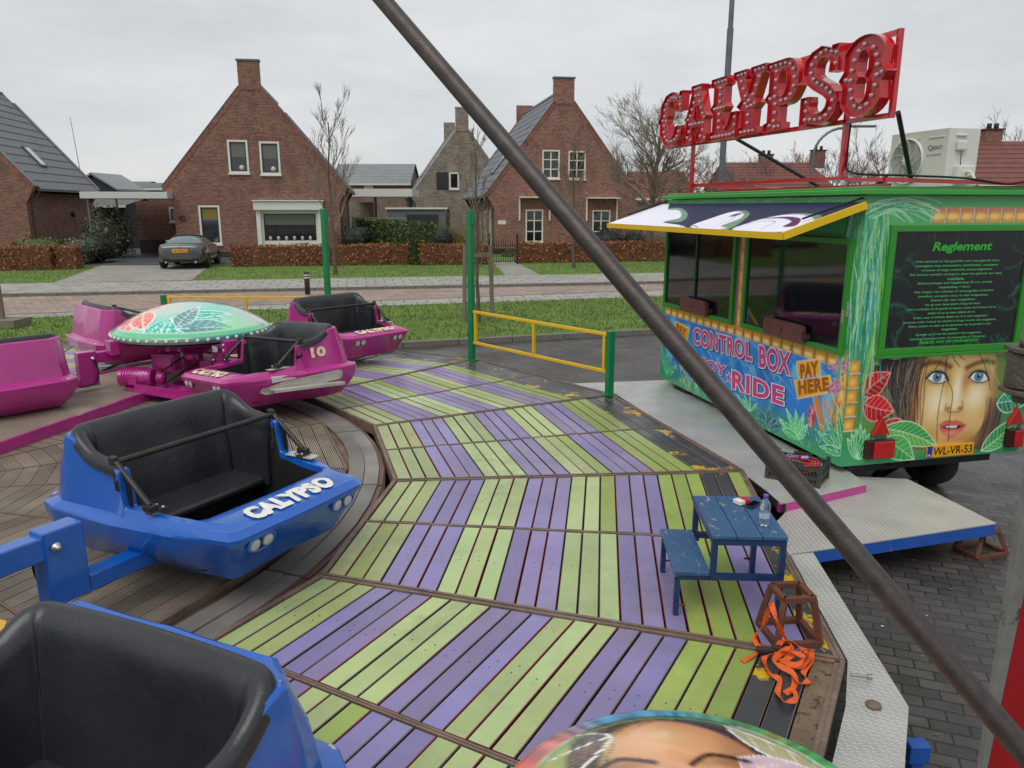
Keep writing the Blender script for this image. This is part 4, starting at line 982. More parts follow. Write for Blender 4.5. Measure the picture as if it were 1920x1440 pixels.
    b = MB(); b.grid(R, len(pp), len(prof)); m_ = len(prof)
    b.f.append(list(range(m_))); b.fc.append(None); b.sm.append(False); b.fm.append(0)
    e = (len(pp) - 1) * m_; b.f.append(list(range(e, e + m_))[::-1]); b.fc.append(None); b.sm.append(False); b.fm.append(0)
    b.build('backrest', m_leather, t, subsurf=1)
    # seat
    b = MB(); b.box((0, -.58, .335), (.94, .36, .05), R=Matrix.Rotation(-.05, 3, 'X')); b.build('seat', m_leather, t, bevel=.022, seg=4)
    b = MB(); b.box((0, -.62, .25), (.88, .22, .1)); b.build('seat_box', m_liner, t, bevel=.01)
    b = MB(); b.tube([(-.4, -.15, .25), (.4, -.15, .25)], .012, 8); b.tube([(-.2, -.15, .2), (-.2, -.15, .25)], .01, 6); b.tube([(.2, -.15, .2), (.2, -.15, .25)], .01, 6); b.build('foot_rail', m_bar, t)
    # lap bar
    b = MB(); ax, px = .56, .56
    b.tube([(-px, -.385, .765), (px, -.385, .765)], .0165, 12)
    for s in (-1, 1): b.tube([(s * px, -.385, .765), (s * ax, -.135, .565)], .0165, 10)
    lb = b.build('lap_bar', m_bar, t)
    for s in (-1, 1):
        b = MB(); b.box((s * ax, -.13, .553), (.05, .07, .035)); b.box((s * (ax - .02), -.11, .538), (.11, .045, .01)); b.build('bar_hinge', m_bar, lb, bevel=.004)
        b = MB()
        for yy in (-.10, -.155): b.lathe([(.009, 0), (.009, .012), (.001, .014)], 6, c=(s * (ax - .05), yy + .005, .543))
        b.build('bolt', mat('bright_bolt', lin(190, 190, 186), .3, .8), lb)
        b = MB(); b.box((s * px, -.40, .772), (.035, .055, .05)); b.build('bar_lock', m_bar, lb, bevel=.01)
        b = MB(); b.prism([[(-.41, .50), (-.275, .50), (-.275, .63), (-.30, .70), (-.34, .735), (-.41, .745)]], s * .558, s * .566, lambda y, z, x: (x, y, z)); b.build('side_plate', m_liner, t)
    b = MB(); b.box((.545, -.13, .5255), (.085, .22, .006), rz=-.05); b.build('foot_plate', m_tread, t, bevel=.002)
    # chain with snap hook
    b = MB(); pts = [(.50, -.34, .74 - .013 * i) for i in range(11)]
    for i in range(0, 10): b.tube([(.50 + (.004 if i % 2 else 0), -.34 + (0 if i % 2 else .004), .75 - .014 * i), (.50 + (.004 if i % 2 else 0), -.34 - (0 if i % 2 else .004), .738 - .014 * i)], .003, 5)
    b.tube(smooth_line([(.50, -.34, .61), (.507, -.34, .59), (.507, -.34, .565), (.50, -.34, .555), (.493, -.34, .565), (.493, -.34, .59)], 3, True), .0025, 5); b.build('chain', mat('dull_chain', lin(120, 116, 110), .4, .7), t)
    # head lamps
    for s in (-1, 1):
        b = MB(); pd = []
        for i in range(20):
            a = 2 * PI * i / 20; pd.append((s * .315 + .092 * math.cos(a) * (1 + .0), .385 + .046 * math.sin(a)))
        b.prism([pd], .405, .372, lambda x, z, y: (x, y - (z - .385) * -.25, z)); b = MB(); b.tube([(x, .410 + (z - .385) * .25, z) for x, z in pd] + [(pd[0][0], .410 + (pd[0][1] - .385) * .25, pd[0][1])], .0075, 8, cap=False); b.build('lamp_recess', paint, t)
        for xx in (.36, .27):
            h = MB(); c = (s * xx, .400, .383); ax_ = (s * .02, 1, -.22)
            h.lathe([(.040, -.01), (.040, .009), (.034, .012)], 20, c=c, axis=ax_); ho = h.build('headlight', m_lampring, t)
            h = MB(); h.lathe([(.034, .008), (.034, .0135), (.024, .017), (.001, .0185)], 20, c=c, axis=ax_); h.build('lens', m_lamp, ho)
    # white tail reflector
    for s in (-1, 1):
        h = MB(); h.lathe([(.034, 0), (.034, .012), (.02, .018), (.001, .019)], 16, c=(s * .53, -1.04, .43), axis=(s * .25, -1, .05)); h.build('rear_reflector', m_lamp, t)
    # nose lettering on the hood
    b = MB(); letters = letm or m_letter
    def hood(x, y):   # panel coords -> surface
        yy = .215 + y; z = .512 - .028 * sstep(yy, .25, .42)
        return (x, yy, z + .0035)
    # reads from the front: mirrored so that the text faces the nose
    text_mb(b, 'CALYPSO', lambda x, y: (x, .365 - y, .5190 - .022 * sstep(.365 - y, .29, .39)), -.305, .305, -.004, .108, bold=.07, spacing=1.12)
    b.build('lettering', letters, t)
    if number:
        b = MB(); mp = lambda a, z: (.604 - (z - .59) * .16 - .05 * max(0, -.5 - a), a, z)
        text_mb(b, number, lambda a, z: mp(-.50 - a, .59 + z), .0, .16, 0, .09, bold=.05); b.build('number', letters, t)
    # side step of tread plate on the outer side
    b = MB(); y0, y1 = .10, -.80
    b.prism([[(y0 + .02, .325), (y0 - .0, .36), (-.15, .405), (y1 + .04, .43), (y1, .405), (y1, .35), (y1 + .04, .325), (-.15, .30), (y0 - .04, .295)]], (.652), .646, lambda y, z, x: (x + .014 - .16 * max(0, y + .15) + (z - .38) * .22, y, z)); st = b.build('side_step', m_tread, t)
    b = MB(); b.box((.685, (y0 + y1) / 2 - .02, .322), (.12, y0 - y1 - .1, .014), R=Matrix.Rotation(.06, 3, 'X')); b.box((.744, (y0 + y1) / 2 - .02, .312), (.008, y0 - y1 - .1, .03), R=Matrix.Rotation(.06, 3, 'X')); b.build('step_tread', m_tread, st, bevel=.002)
    b = MB(); b.prism([[(-.02, .40), (-.27, .41), (-.28, .455), (-.27, .512), (-.03, .505), (-.02, .45)]], .632, .638, lambda y, z, x: (x - max(0, z - .445) * 1.25 + min(0, z - .43) * .1 - .10 * max(0, y + .25), y, z)); b.build('side_tread_patch', m_tread, t)
    for s in (-1, 1):
        for q in range(7):
            yq = -.42 - .065 * q; h = MB(); zq = rimz(.6, yq); h.lathe([(.006, 0), (.006, .003), (.001, .005)], 6, c=(s * (.545 + .0), yq, zq + .004)); h.build('rivet', mat('bright_bolt'), t)
    # swing arm from the hub: post and underslung bar on the inner side
    b = MB(); b.box((-.66, -.28, .235), (.42, .11, .09)); b.box((-.97, -.28, .385), (.20, .12, .39)); b.box((-1.2, -.28, .50), (.28, .10, .12)); sw = b.build('swing_arm', paint, t, bevel=.008)
    for yy in (-.345, -.215): b = MB(); b.lathe([(.025, 0), (.025, .015), (.013, .02), (.013, .035)], 8, c=(-1.02, yy, .50), axis=(0, -1 if yy < -.28 else 1, 0)); b.build('bolt', mat('bright_bolt'), sw)
    b = MB(); b.tube(smooth_line([(-1.02, -.36, .52), (-1.05, -.38, .36), (-1.0, -.37, .22), (-.85, -.36, .2)], 5), .009, 6); b.build('hose', m_liner, sw)
    return t
def place(t, X, Y, yaw, dz=0, tilt=0, roll=0):
    t.location = (X, Y, dz); t.rotation_mode = 'XYZ'; t.rotation_euler = (tilt, roll, yaw + PI)
# local +y is the nose; the fit used forward = (sin yaw, -cos yaw), left = (cos yaw, sin yaw)  ->  rotate by yaw + pi and mirror x
MIRX = Matrix.Scale(-1, 4, (1, 0, 0))
MB.DEF = MIRX
gp_ = 'black padded two seat cars of the spinning ride'
gA = make_gondola(m_blue, 'blue car with white ride name on its nose, standing whole in the left middle of the photo', '4')
gP = make_gondola(m_mag, 'magenta car carrying a cream number on its side and tread plate steps', '10', m_letterm)
MB.DEF = Matrix.Identity(4)
gA['label'] = 'blue car with white lettered nose, the one seen whole at the left'
gA['group'] = gp_; gP['group'] = gp_
gP['label'] = 'magenta car with its numbered side and tread plate step turned to us'
place(gA, -1.522, 4.203, 1.061)
place(gP, -2.817 + .02, 7.711, -.758, -.03, tilt=0, roll=math.radians(4))
def more(src, lab, *a, **k):
    g = copy_tree(src); g['label'] = lab; place(g, *a, **k); return g
gB = more(gA, 'blue car in the bottom left corner, seen close over its black backrest', -1.53, 1.53, math.radians(-24), -.16)
for ch in bpy.data.objects:   # its lap bar is swung open to the front
    if ch.parent == gB and ch.name.startswith('lap_bar'):
        R3 = Matrix.Rotation(math.radians(-62), 3, 'X'); p3 = Vector((0, -.135, .565)); ch.rotation_euler = (math.radians(-62), 0, 0); ch.location = p3 - R3 @ p3
gF = more(gP, 'farthest magenta car, with the cream lettered nose above the green stripes', -2.092, 10.448, .838, -.03)
PC = Vector((-3.86, 9.15)); BC = Vector((-2.87, 2.9))
def around(c, cx_, cy_, yaw):   # opposite car
    return 2 * c.x - cx_, 2 * c.y - cy_, yaw + PI
def org(bx, by, yaw): return bx + .23 * math.sin(yaw), by - .23 * math.cos(yaw)
def bod(X, Y, yaw): return X - .23 * math.sin(yaw), Y + .23 * math.cos(yaw)
bx, by = bod(-2.092, 10.448, .838); ox, oy, yw = around(PC, bx, by, .838); p4 = (*org(ox, oy, yw), yw)
bx, by = bod(-2.817, 7.711, -.758); ox, oy, yw = around(PC, bx, by, -.758); p3 = (*org(ox, oy, yw), yw)
g4 = more(gP, 'magenta car cut by the left edge, seen from behind with one round reflector', *p4, dz=-.05)
g3 = more(gP, 'magenta car behind the painted dome at the left, back turned to us', *p3, dz=-.03)
bx, by = bod(-1.522, 4.203, 1.061); ox, oy, yw = around(BC, bx, by, 1.061)
# the yellow car whose rim just shows at the left edge
m_yel = mat('yellow_paint', lin(226, 180, 20), .25, coat=.5)
MB.DEF = MIRX; gY = make_gondola(m_yel, 'yellow car of which only a sliver shows at the left edge', '7'); MB.DEF = Matrix.Identity(4); gY['group'] = gp_
gY['label'] = 'yellow car of which only a sliver shows at the left edge'
yq = G(20, 1178, .43); yy_ = math.radians(84); place(gY, yq.x - .42 * math.sin(yy_) - .5 * math.cos(yy_), yq.y + .42 * math.cos(yy_) - .5 * math.sin(yy_), yy_)
# ------------------------------------------------------------------ painter for airbrushed panels
class Canvas:
    def __init__(s, x0, x1, y0, y1, px, base):
        s.x0, s.x1, s.y0, s.px = x0, x1, y0, px; s.w = int((x1 - x0) * px) + 1; s.h = int((y1 - y0) * px) + 1
        s.im = np.zeros((s.h, s.w, 3)) + np.array(base[:3]); s.X, s.Y = np.meshgrid(x0 + np.arange(s.w) / px, y0 + np.arange(s.h) / px)
    def _box(s, pts, pad):
        xs = [p[0] for p in pts]; ys = [p[1] for p in pts]
        i0 = max(0, int((min(ys) - pad - s.y0) * s.px)); i1 = min(s.h, int((max(ys) + pad - s.y0) * s.px) + 2)
        j0 = max(0, int((min(xs) - pad - s.x0) * s.px)); j1 = min(s.w, int((max(xs) + pad - s.x0) * s.px) + 2)
        return slice(i0, max(i0, i1)), slice(j0, max(j0, j1))
    def blend(s, sl, a, col):
        col = np.array(col[:3]); s.im[sl] = s.im[sl] * (1 - a[..., None]) + col * a[..., None]
    def dist(s, sl, pts, closed=False):
        X, Y = s.X[sl], s.Y[sl]; d = np.full(X.shape, 1e9); n = len(pts)
        for i in range(n if closed else n - 1):
            ax, ay = pts[i]; bx, by = pts[(i + 1) % n]; dx, dy = bx - ax, by - ay; L = dx * dx + dy * dy + 1e-12
            t = np.clip(((X - ax) * dx + (Y - ay) * dy) / L, 0, 1); d = np.minimum(d, (X - ax - t * dx) ** 2 + (Y - ay - t * dy) ** 2)
        return np.sqrt(d)
    def fill(s, pts, col, soft=.004, a=1., col2=None, d2=None):
        pts = [(p[0], p[1]) for p in pts]; sl = s._box(pts, soft * 2)
        X, Y = s.X[sl], s.Y[sl]
        if X.size == 0: return
        ins = np.zeros(X.shape, bool); n = len(pts)
        for i in range(n):
            ax, ay = pts[i]; bx, by = pts[(i + 1) % n]
            if ay == by: continue
            c = ((ay > Y) != (by > Y)) & (X < (bx - ax) * (Y - ay) / (by - ay) + ax); ins ^= c
        d = s.dist(sl, pts, True); sd = np.where(ins, d, -d)
        al = np.clip(.5 + sd / (2 * soft), 0, 1) * a; s.blend(sl, al, col)
        if col2 is not None:   # different paint towards one direction d2 = (nx, ny, c0, c1)
            nx, ny, c0, c1 = d2; g = np.clip(((X * nx + Y * ny) - c0) / (c1 - c0), 0, 1); s.blend(sl, al * g, col2)
    def stroke(s, pts, w, col, soft=.003, a=1., sm=4):
        pts = [(p.x, p.y) for p in smooth_line([(q[0], q[1], 0) for q in pts], sm)] if len(pts) > 2 and sm > 1 else [(q[0], q[1]) for q in pts]
        sl = s._box(pts, w + soft); 
        if s.X[sl].size == 0: return
        d = s.dist(sl, pts); s.blend(sl, np.clip((w / 2 + soft / 2 - d) / soft, 0, 1) * a, col)
    def blob(s, x, y, rx, ry, col, a=1., ang=0, p=1.):
        R = max(rx, ry) * 2.4; sl = s._box([(x, y)], R); X, Y = s.X[sl] - x, s.Y[sl] - y
        if X.size == 0: return
        c, n = math.cos(ang), math.sin(ang); q = ((X * c + Y * n) / rx) ** 2 + ((-X * n + Y * c) / ry) ** 2
        s.blend(sl, a * np.exp(-q ** p), col)
    def noise(s, amt, f, seed=0):
        r = np.random.RandomState(seed); z = np.zeros((s.h, s.w))
        for k in range(7):
            a = r.uniform(0, 6.28); ff = f * r.uniform(.5, 2.5); z += np.sin((s.X * math.cos(a) + s.Y * math.sin(a)) * ff + r.uniform(0, 6) + 1.5 * np.sin(s.Y * ff * .7 + k))
        return z / 7 * amt
    def leaf(s, a, b, w, col, edge, vein=None, col2=None, bend=0., nv=7, lw=.006):
        ax, ay = a; bx, by = b; dx, dy = bx - ax, by - ay; L = math.hypot(dx, dy); ux, uy = dx / L, dy / L; nx, ny = -uy, ux
        def P(t, o): o2 = o + bend * L * 4 * t * (1 - t); return (ax + dx * t + nx * o2, ay + dy * t + ny * o2)
        up = [P(t / 10, w * math.sin(PI * (t / 10) ** .8) * (1)) for t in range(11)]; lo = [P(t / 10, -w * math.sin(PI * (t / 10) ** .8)) for t in range(11)]
        pol = up + lo[::-1][1:-1]
        s.fill(pol, col, .004)
        if col2 is not None: s.fill([P(t / 10, 0) for t in range(11)] + lo[::-1][1:-1], col2, .01, .7)
        v = vein or edge
        s.stroke([P(t / 5, 0) for t in range(6)], lw * .9, v, sm=2, a=.9)
        for k in range(1, nv):
            t = k / nv; 
            for sg in (-1, 1):
                ww = w * math.sin(PI * min(1, t + .1) ** .8) * .85; s.stroke([P(t, 0), P(min(1, t + .13), sg * ww)], lw * .55, v, a=.65, sm=1)
        s.stroke(up, lw, edge, sm=1); s.stroke(lo, lw, edge, sm=1)
    def sample(s, x, y):
        j = int(clampf((x - s.x0) * s.px, 0, s.w - 1)); i = int(clampf((y - s.y0) * s.px, 0, s.h - 1)); return tuple(np.clip(s.im[i, j], 0, 1)) + (1,)
    def build(s, name, mp, m, parent, keep=None):
        """one vertex per canvas cell; mp(X, Y arrays) -> (n,3)"""
        me = bpy.data.meshes.new(name); h, w = s.h, s.w; co = mp(s.X.ravel(), s.Y.ravel()).astype(np.float32)
        idx = np.arange(h * w).reshape(h, w); q = np.stack([idx[:-1, :-1], idx[:-1, 1:], idx[1:, 1:], idx[1:, :-1]], -1).reshape(-1, 4)
        if keep is not None:
            kk = keep(s.X, s.Y); km = (kk[:-1, :-1] & kk[1:, 1:]).ravel(); q = q[km]
        me.vertices.add(h * w); me.vertices.foreach_set('co', co.ravel())
        me.loops.add(q.size); me.loops.foreach_set('vertex_index', q.ravel().astype(np.int32))
        me.polygons.add(len(q)); me.polygons.foreach_set('loop_start', np.arange(0, q.size, 4, dtype=np.int32)); me.polygons.foreach_set('loop_total', np.full(len(q), 4, dtype=np.int32))
        me.polygons.foreach_set('use_smooth', np.ones(len(q), bool))
        me.update(); me.validate()
        at = me.color_attributes.new('Col', 'FLOAT_COLOR', 'POINT'); c = np.ones((h * w, 4), np.float32); c[:, :3] = np.clip(s.im.reshape(-1, 3), 0, 1)
        at.data.foreach_set('color', c.ravel()); me.materials.append(m)
        o = bpy.data.objects.new(name, me); COL.objects.link(o); o.parent = parent; return o
m_mural = mat('airbrush_mural', attr=True, rough=.32, coat=.35)
def W(r, g, b, k=1.0): return lin(r, g, b, k)
# ------------------------------------------------------------------ spider hub with painted dome (magenta)
def dome_profile(R, Hh, t):   # height over radius fraction
    return Hh * (1 - t ** 2.3)
def paint_dome(kind):
    c = Canvas(-1, 1, -1, 1, 150, W(190, 206, 190)); R_ = random.Random(8)
    if kind == 'flower':
        c.im[:] = np.array(W(186, 222, 200)[:3])
        c.blob(.0, .25, .9, .6, W(236, 190, 160), .9); c.blob(.6, .1, .5, .5, W(206, 190, 206), .8); c.blob(-.2, .0, .5, .3, W(222, 214, 206), .7)
        for i in range(9): c.stroke([(-.5 + .05 * i, .5), (-.3 + .05 * i, .25 - .02 * i), (-.1 + .05 * i, .1)], .012, W(236, 230, 224), a=.6)
        c.blob(.15, .35, .35, .2, W(244, 170, 120), .8); c.blob(.35, -.05, .35, .3, W(90, 214, 190), .9); c.blob(-.05, -.45, .35, .25, W(60, 206, 180), .9)
        for (a, b) in (((-.45, -.1), (-.85, -.4)), ((-.45, -.1), (-.62, -.62)), ((-.45, -.1), (-.25, -.5)), ((-.45, -.1), (-.8, .02)), ((-.45, -.1), (-.3, .18))):
            c.leaf(a, b, .15, W(238, 118, 92), W(250, 232, 220), col2=W(232, 84, 66), lw=.02, nv=5)
        for i in range(10):
            a = -2.2 + i * .3; r0 = .25; x0, y0 = .1 + .3 * math.cos(a), -.35 + .2 * math.sin(a)
            c.leaf((.05, -.25), (.05 + .62 * math.cos(a), -.3 + .5 * math.sin(a)), .07, W(28, 180, 158), W(206, 244, 232), lw=.014, nv=5)
        c.leaf((.15, -.5), (.75, -.3), .16, W(92, 150, 152), W(206, 236, 232), col2=W(70, 128, 136), lw=.018); c.leaf((.12, -.45), (.2, .0), .12, W(96, 140, 144), W(206, 230, 228), lw=.016)
        c.leaf((-.15, -.85), (.35, -.62), .1, W(70, 150, 170), W(200, 232, 236), lw=.014); c.blob(.75, -.3, .2, .3, W(140, 230, 160), .7)
    else:  # face dome, forehead towards +y
        c.im[:] = np.array(W(214, 150, 102)[:3])
        c.blob(-.62, .1, .42, .5, W(150, 176, 70), 1, p=2); c.blob(-.62, .05, .2, .25, W(214, 196, 100), .7); c.blob(-.5, .25, .15, .12, W(120, 140, 60), .8)
        for i in range(60): c.blob(R_.uniform(-.95, -.3), R_.uniform(-.2, .55), .05, .03, R_.choice([W(206, 210, 140), W(110, 150, 60), W(230, 220, 180), W(170, 120, 50)]), .6, R_.uniform(0, 3))
        c.blob(.0, .1, .38, .52, W(226, 164, 116), 1, p=4); c.blob(-.05, .38, .2, .12, W(240, 190, 140), .8); c.blob(.15, .2, .15, .2, W(232, 174, 126), .7)
        c.blob(.33, .05, .1, .4, W(150, 92, 60), .7)
        hair = [(-.55, .35), (-.38, .62), (-.1, .80), (.2, .82), (.5, .68), (.72, .42), (.8, .1), (.78, -.3), (.5, -.3), (.46, .1), (.36, .35), (.2, .52), (.0, .60), (-.18, .56), (-.32, .44), (-.4, .2), (-.45, -.2), (-.62, -.2)]
        c.fill([(p.x, p.y) for p in smooth_line([(q[0], q[1], 0) for q in hair], 4, True)], W(66, 46, 38), .02)
        for i in range(90):
            t = R_.random(); a = PI * (1.0 - t * 1.05) ; r0 = R_.uniform(.62, .85); cx, cy = .12, .0
            p = [(cx + r0 * math.cos(a + k) * .82, cy + r0 * math.sin(a + k)) for k in (0, -.15, -.3)]
            c.stroke(p, .012, R_.choice([W(120, 84, 66), W(44, 32, 28), W(150, 112, 92), W(96, 62, 48)]), a=.6)
        c.leaf((.36, .55), (.98, .05), .16, W(214, 210, 180), W(250, 250, 240), col2=W(170, 172, 120), lw=.016); c.leaf((.3, .2), (.9, -.3), .22, W(226, 190, 206), W(252, 240, 246), lw=.016)
        for sx in (-.28, .2):
            c.blob(sx, .16, .15, .05, W(110, 66, 50), .55); c.stroke([(sx - .15, .14), (sx - .03, .22), (sx + .15, .17)], .035, W(70, 40, 30), .02)
            c.fill([(sx - .13, .0), (sx - .06, .06), (sx + .05, .065), (sx + .13, .01), (sx + .04, -.04), (sx - .07, -.04)], W(230, 226, 220), .01); c.blob(sx, .012, .045, .045, W(56, 60, 66), 1, p=4); c.blob(sx, .015, .018, .018, W(10, 10, 12), 1, p=4)
            c.stroke([(sx - .14, .0), (sx - .06, .07), (sx + .05, .075), (sx + .14, .01)], .022, W(30, 24, 24), .012)
        c.stroke([(-.05, .1), (-.08, -.1), (-.1, -.25)], .05, W(180, 110, 76), .06, .5); c.blob(-.02, -.5, .16, .07, W(200, 80, 80), .9)
        c.stroke([(-.95, .2), (-.6, .52), (-.3, .46), (-.5, .2), (-.85, -.05)], .014, W(240, 244, 236)); c.stroke([(-.7, .3), (-.3, .46)], .01, W(240, 244, 236))
        c.blob(-.85, .35, .12, .2, W(214, 80, 70), .9, .5)
        c.im = np.roll(c.im, int(.22 * 150), axis=0)
        th = np.arctan2(c.Y, c.X); rr = np.hypot(c.X, c.Y); band = np.clip((rr - .885) / .02, 0, 1)
        def lerpc(t): 
            cols = [(0., W(52, 178, 110)), (.75, W(66, 190, 110)), (1.15, W(84, 176, 130)), (1.45, W(70, 180, 220)), (1.9, W(80, 176, 226)), (2.25, W(220, 120, 110)), (2.7, W(214, 60, 56)), (3.2, W(206, 60, 60))]
            xs = [q[0] for q in cols]; return np.stack([np.interp(t, xs, [q[1][k] for q in cols]) for k in range(3)], -1)
        L = lerpc(np.where(th < 0, -th, th)); wv = (.85 + .3 * np.sin(th * 46 + 3 * np.sin(th * 9)))[..., None]
        c.im = c.im * (1 - band[..., None]) + L * wv * band[..., None]
        gb = np.clip(1 - np.abs(rr - .86) / .022, 0, 1)[..., None]; c.im = c.im * (1 - gb) + np.array(W(96, 150, 110)[:3]) * gb
    rr = np.hypot(c.X, c.Y)
    if kind == 'flower':
        band = np.clip((rr - .93) / .02, 0, 1)[..., None]; c.im = c.im * (1 - band) + np.array(W(96, 190, 140)[:3]) * band
    return c
def dome(parent, kind, R, Hh, z, rot=0, rim=.075, bulbs=52, name='dome'):
    c = paint_dome(kind)
    q = bpy.data.objects.new
    nr, na = 60, 240; P = [(0, 0, z + Hh)]; cols = [c.sample(0, 0)]
    for i in range(1, nr + 1):
        t = i / nr
        for k in range(na):
            a = 2 * PI * k / na; P.append((R * t * math.cos(a + rot), R * t * math.sin(a + rot), z + dome_profile(R, Hh, t))); tq = t * .995; cols.append(c.sample(tq * math.cos(a) * .92, (tq ** 1.9) * math.sin(a) * .74 + .06) if kind == 'flower' and t < .93 else c.sample(tq * math.cos(a), tq * math.sin(a)))
    # rounded rim
    for dr, dz in ((.012, -.006), (.018, -.02), (.018, -rim), (.0, -rim - .006), (-.03, -rim - .004)):
        for k in range(na):
            a = 2 * PI * k / na; P.append(((R + dr) * math.cos(a + rot), (R + dr) * math.sin(a + rot), z + dz))
            cc = c.sample(.99 * math.cos(a), .99 * math.sin(a)); w_ = (.12 + .1 * math.sin(a * 3), .42 + .1 * math.sin(a * 2), .3, 1) if kind == 'flower' else (cc[0], cc[1], cc[2], 1)
            cols.append(w_)
    fs = [(0, 1 + k, 1 + (k + 1) % na) for k in range(na)]
    for i in range(nr + 4):
        for k in range(na): a = 1 + i * na + k; b_ = 1 + i * na + (k + 1) % na; fs.append((a, a + na, b_ + na, b_))
    me = bpy.data.meshes.new(name); me.from_pydata(P, [], fs); me.update(); me.polygons.foreach_set('use_smooth', [True] * len(fs))
    at = me.color_attributes.new('Col', 'FLOAT_COLOR', 'POINT'); at.data.foreach_set('color', np.array(cols, np.float32).ravel())
    me.materials.append(mat('glossy_dome_paint', attr=True, rough=.18, coat=.9)); o = q(name, me); COL.objects.link(o); o.parent = parent
    if bulbs:
        b = MB(); b.lathe([(.021, 0), (.021, .006), (.017, .016), (.008, .022), (.001, .023)], 10); b0 = None
        for k in range(bulbs):
            a = 2 * PI * k / bulbs
            if b0 is None: b0 = b.build('bulb', mat('bulb_cap', lin(218, 210, 196), .3, coat=.3), o); bo = b0
            else: bo = b0.copy(); COL.objects.link(bo)
            bo.location = ((R + .017) * math.cos(a), (R + .017) * math.sin(a), z - rim * .52); bo.rotation_euler = (0, PI / 2, a)
    b = MB(); b.lathe([(R - .05, z - rim - .03), (R - .05, z - rim + .01), (.25, z - rim + .01), (.25, z - rim - .03)], 40); b.build('dome_base', m_liner, parent)
    return o
def hub(C, ang, paint, label, R=.875, full=True, kind='flower', drot=0):
    t = thing('ride_hub', label, 'ride hub', (C.x, C.y, 0), ang)
    dome(t, kind, R, .29, .70, drot)
    b = MB(); b.lathe([(.40, .545), (.62, .545), (.635, .56), (.635, .56), (.60, .565), (.60, .625), (.64, .63), (.64, .645), (.40, .645)], 48); b.build('ring_channel', paint, t)
    b = MB(); b.lathe([(.2, .03), (.2, .56)], 20); b.box((0, 0, .3), (.2, .2, .5)); b.build('column', paint, t)
    for k in range(4):
        a = k * PI / 2; b = MB(Matrix.Rotation(a, 4, 'Z'))
        b.box((.66, 0, .585), (.52, .13, .085)); b.box((.93, 0, .56), (.10, .16, .16)); ar = b.build('arm', paint, t, bevel=.006)
        b = MB(Matrix.Rotation(a, 4, 'Z')); b.lathe([(.02, 0), (.02, .012), (.012, .02)], 6, c=(.95, -.08, .59), axis=(0, -1, 0)); b.lathe([(.02, 0), (.02, .012), (.012, .02)], 6, c=(.95, -.08, .53), axis=(0, -1, 0)); b.build('bolt', mat('bright_bolt'), ar)
    return t
hp = hub(PC, math.radians(46), m_mag, 'magenta spider hub carrying the big painted flower dome with white bulbs', drot=math.radians(-46))
# inner machinery, in world-ish axes
M_ = Matrix.Rotation(-math.radians(46), 4, 'Z')
b = MB(M_); mc = Vector((-.36, -.72, .225)); b.tube([mc + Vector((-.17, 0, 0)), mc + Vector((-.15, 0, 0)), mc + Vector((.12, 0, 0)), mc + Vector((.16, 0, 0))], [.085, .11, .11, .09], 20)
for i in range(9): b.tube([mc + Vector((-.13 + i * .028, 0, 0)), mc + Vector((-.122 + i * .028, 0, 0))], .116, 20)
b.tube([mc + Vector((-.2, 0, 0)), mc + Vector((-.16, 0, 0))], .1, 20); b.box(mc + Vector((-.02, -.08, -.01)), (.09, .09, .09)); b.box(mc + Vector((0, 0, -.115)), (.26, .16, .03))
mo = b.build('motor', m_mag, hp)
b = MB(M_); b.lathe([(.07, -.025), (.07, .0), (.055, .004), (.055, .018), (.07, .022), (.02, .03)], 20, c=mc + Vector((.27, -.04, .0)), axis=(1, -.2, 0)); b.build('pulley', m_mag, mo)
b = MB(M_); q = mc + Vector((.28, -.04, 0)); b.bar(q + Vector((-.02, 0, .065)), q + Vector((.22, .3, .24)), .02, .012); b.bar(q + Vector((.03, 0, -.06)), q + Vector((.30, .3, .12)), .02, .012); b.build('drive_belt', m_liner, mo)
b = MB(M_); b.box((-.14, -.48, .36), (.26, .2, .2)); b.box((-.12, -.59, .36), (.18, .02, .13)); b.build('gear_box', m_mag, hp, bevel=.008)
b = MB(M_); b.lathe([(.05, -.05), (.05, .05), (.03, .06)], 14, c=(.14, -.5, .42), axis=(1, 0, 0)); b.box((.3, -.4, .3), (.14, .12, .12)); b.box((.42, -.25, .3), (.07, .07, .5)); b.box((-.42, .1, .3), (.07, .07, .5)); b.box((.22, -.48, .2), (.12, .1, .1)); b.build('bracket', m_mag, hp)
# turntable arm platform (magenta edged, tread plate)
t = thing('tread_platform', 'long magenta edged platform of dirty tread plate under the painted flower dome', 'platform', (0, 0, 0))
e1 = [(G(-260, 912, .1).x, G(-260, 912, .1).y), (G(0, 830, .1).x, G(0, 830, .1).y), (G(346, 710, .1).x, G(346, 710, .1).y), (G(440, 680, .1).x, G(440, 680, .1).y), (-2.6, 9.3)]; e2 = [(-3.3, 10.2), (-4.6, 10.4), (-5.2, 9.0), (-6.0, 7.2), (-6.9, 5.6)]
pl = e1 + e2
b = MB(); b.prism([pl], .085, .06, lambda x, y, z: (x, y, z)); b.build('floor_plate', m_tread2, t)
b = MB()
for i in range(len(pl)): 
    a, c = Vector(pl[i]), Vector(pl[(i + 1) % len(pl)]); b.bar((a.x, a.y, .045), (c.x, c.y, .045), .035, .12)
b.build('edge_beam', m_mag, t)
b = MB(); b.prism([[(-4.35, 8.35), (-3.0, 7.62), (-2.75, 8.0), (-4.15, 8.7)]], .11, .086, lambda x, y, z: (x, y, z)); b.bar((-4.2, 8.28, .13), (-2.75, 7.6, .13), .03, .1); b.build('motor_tray', m_mag, t)
# blue hub mostly out of frame
hb = hub(Vector((-3.45, 2.3)), 1.03, m_blue, 'blue arm of the near hub reaching in from the left edge of the photo', kind='flower')
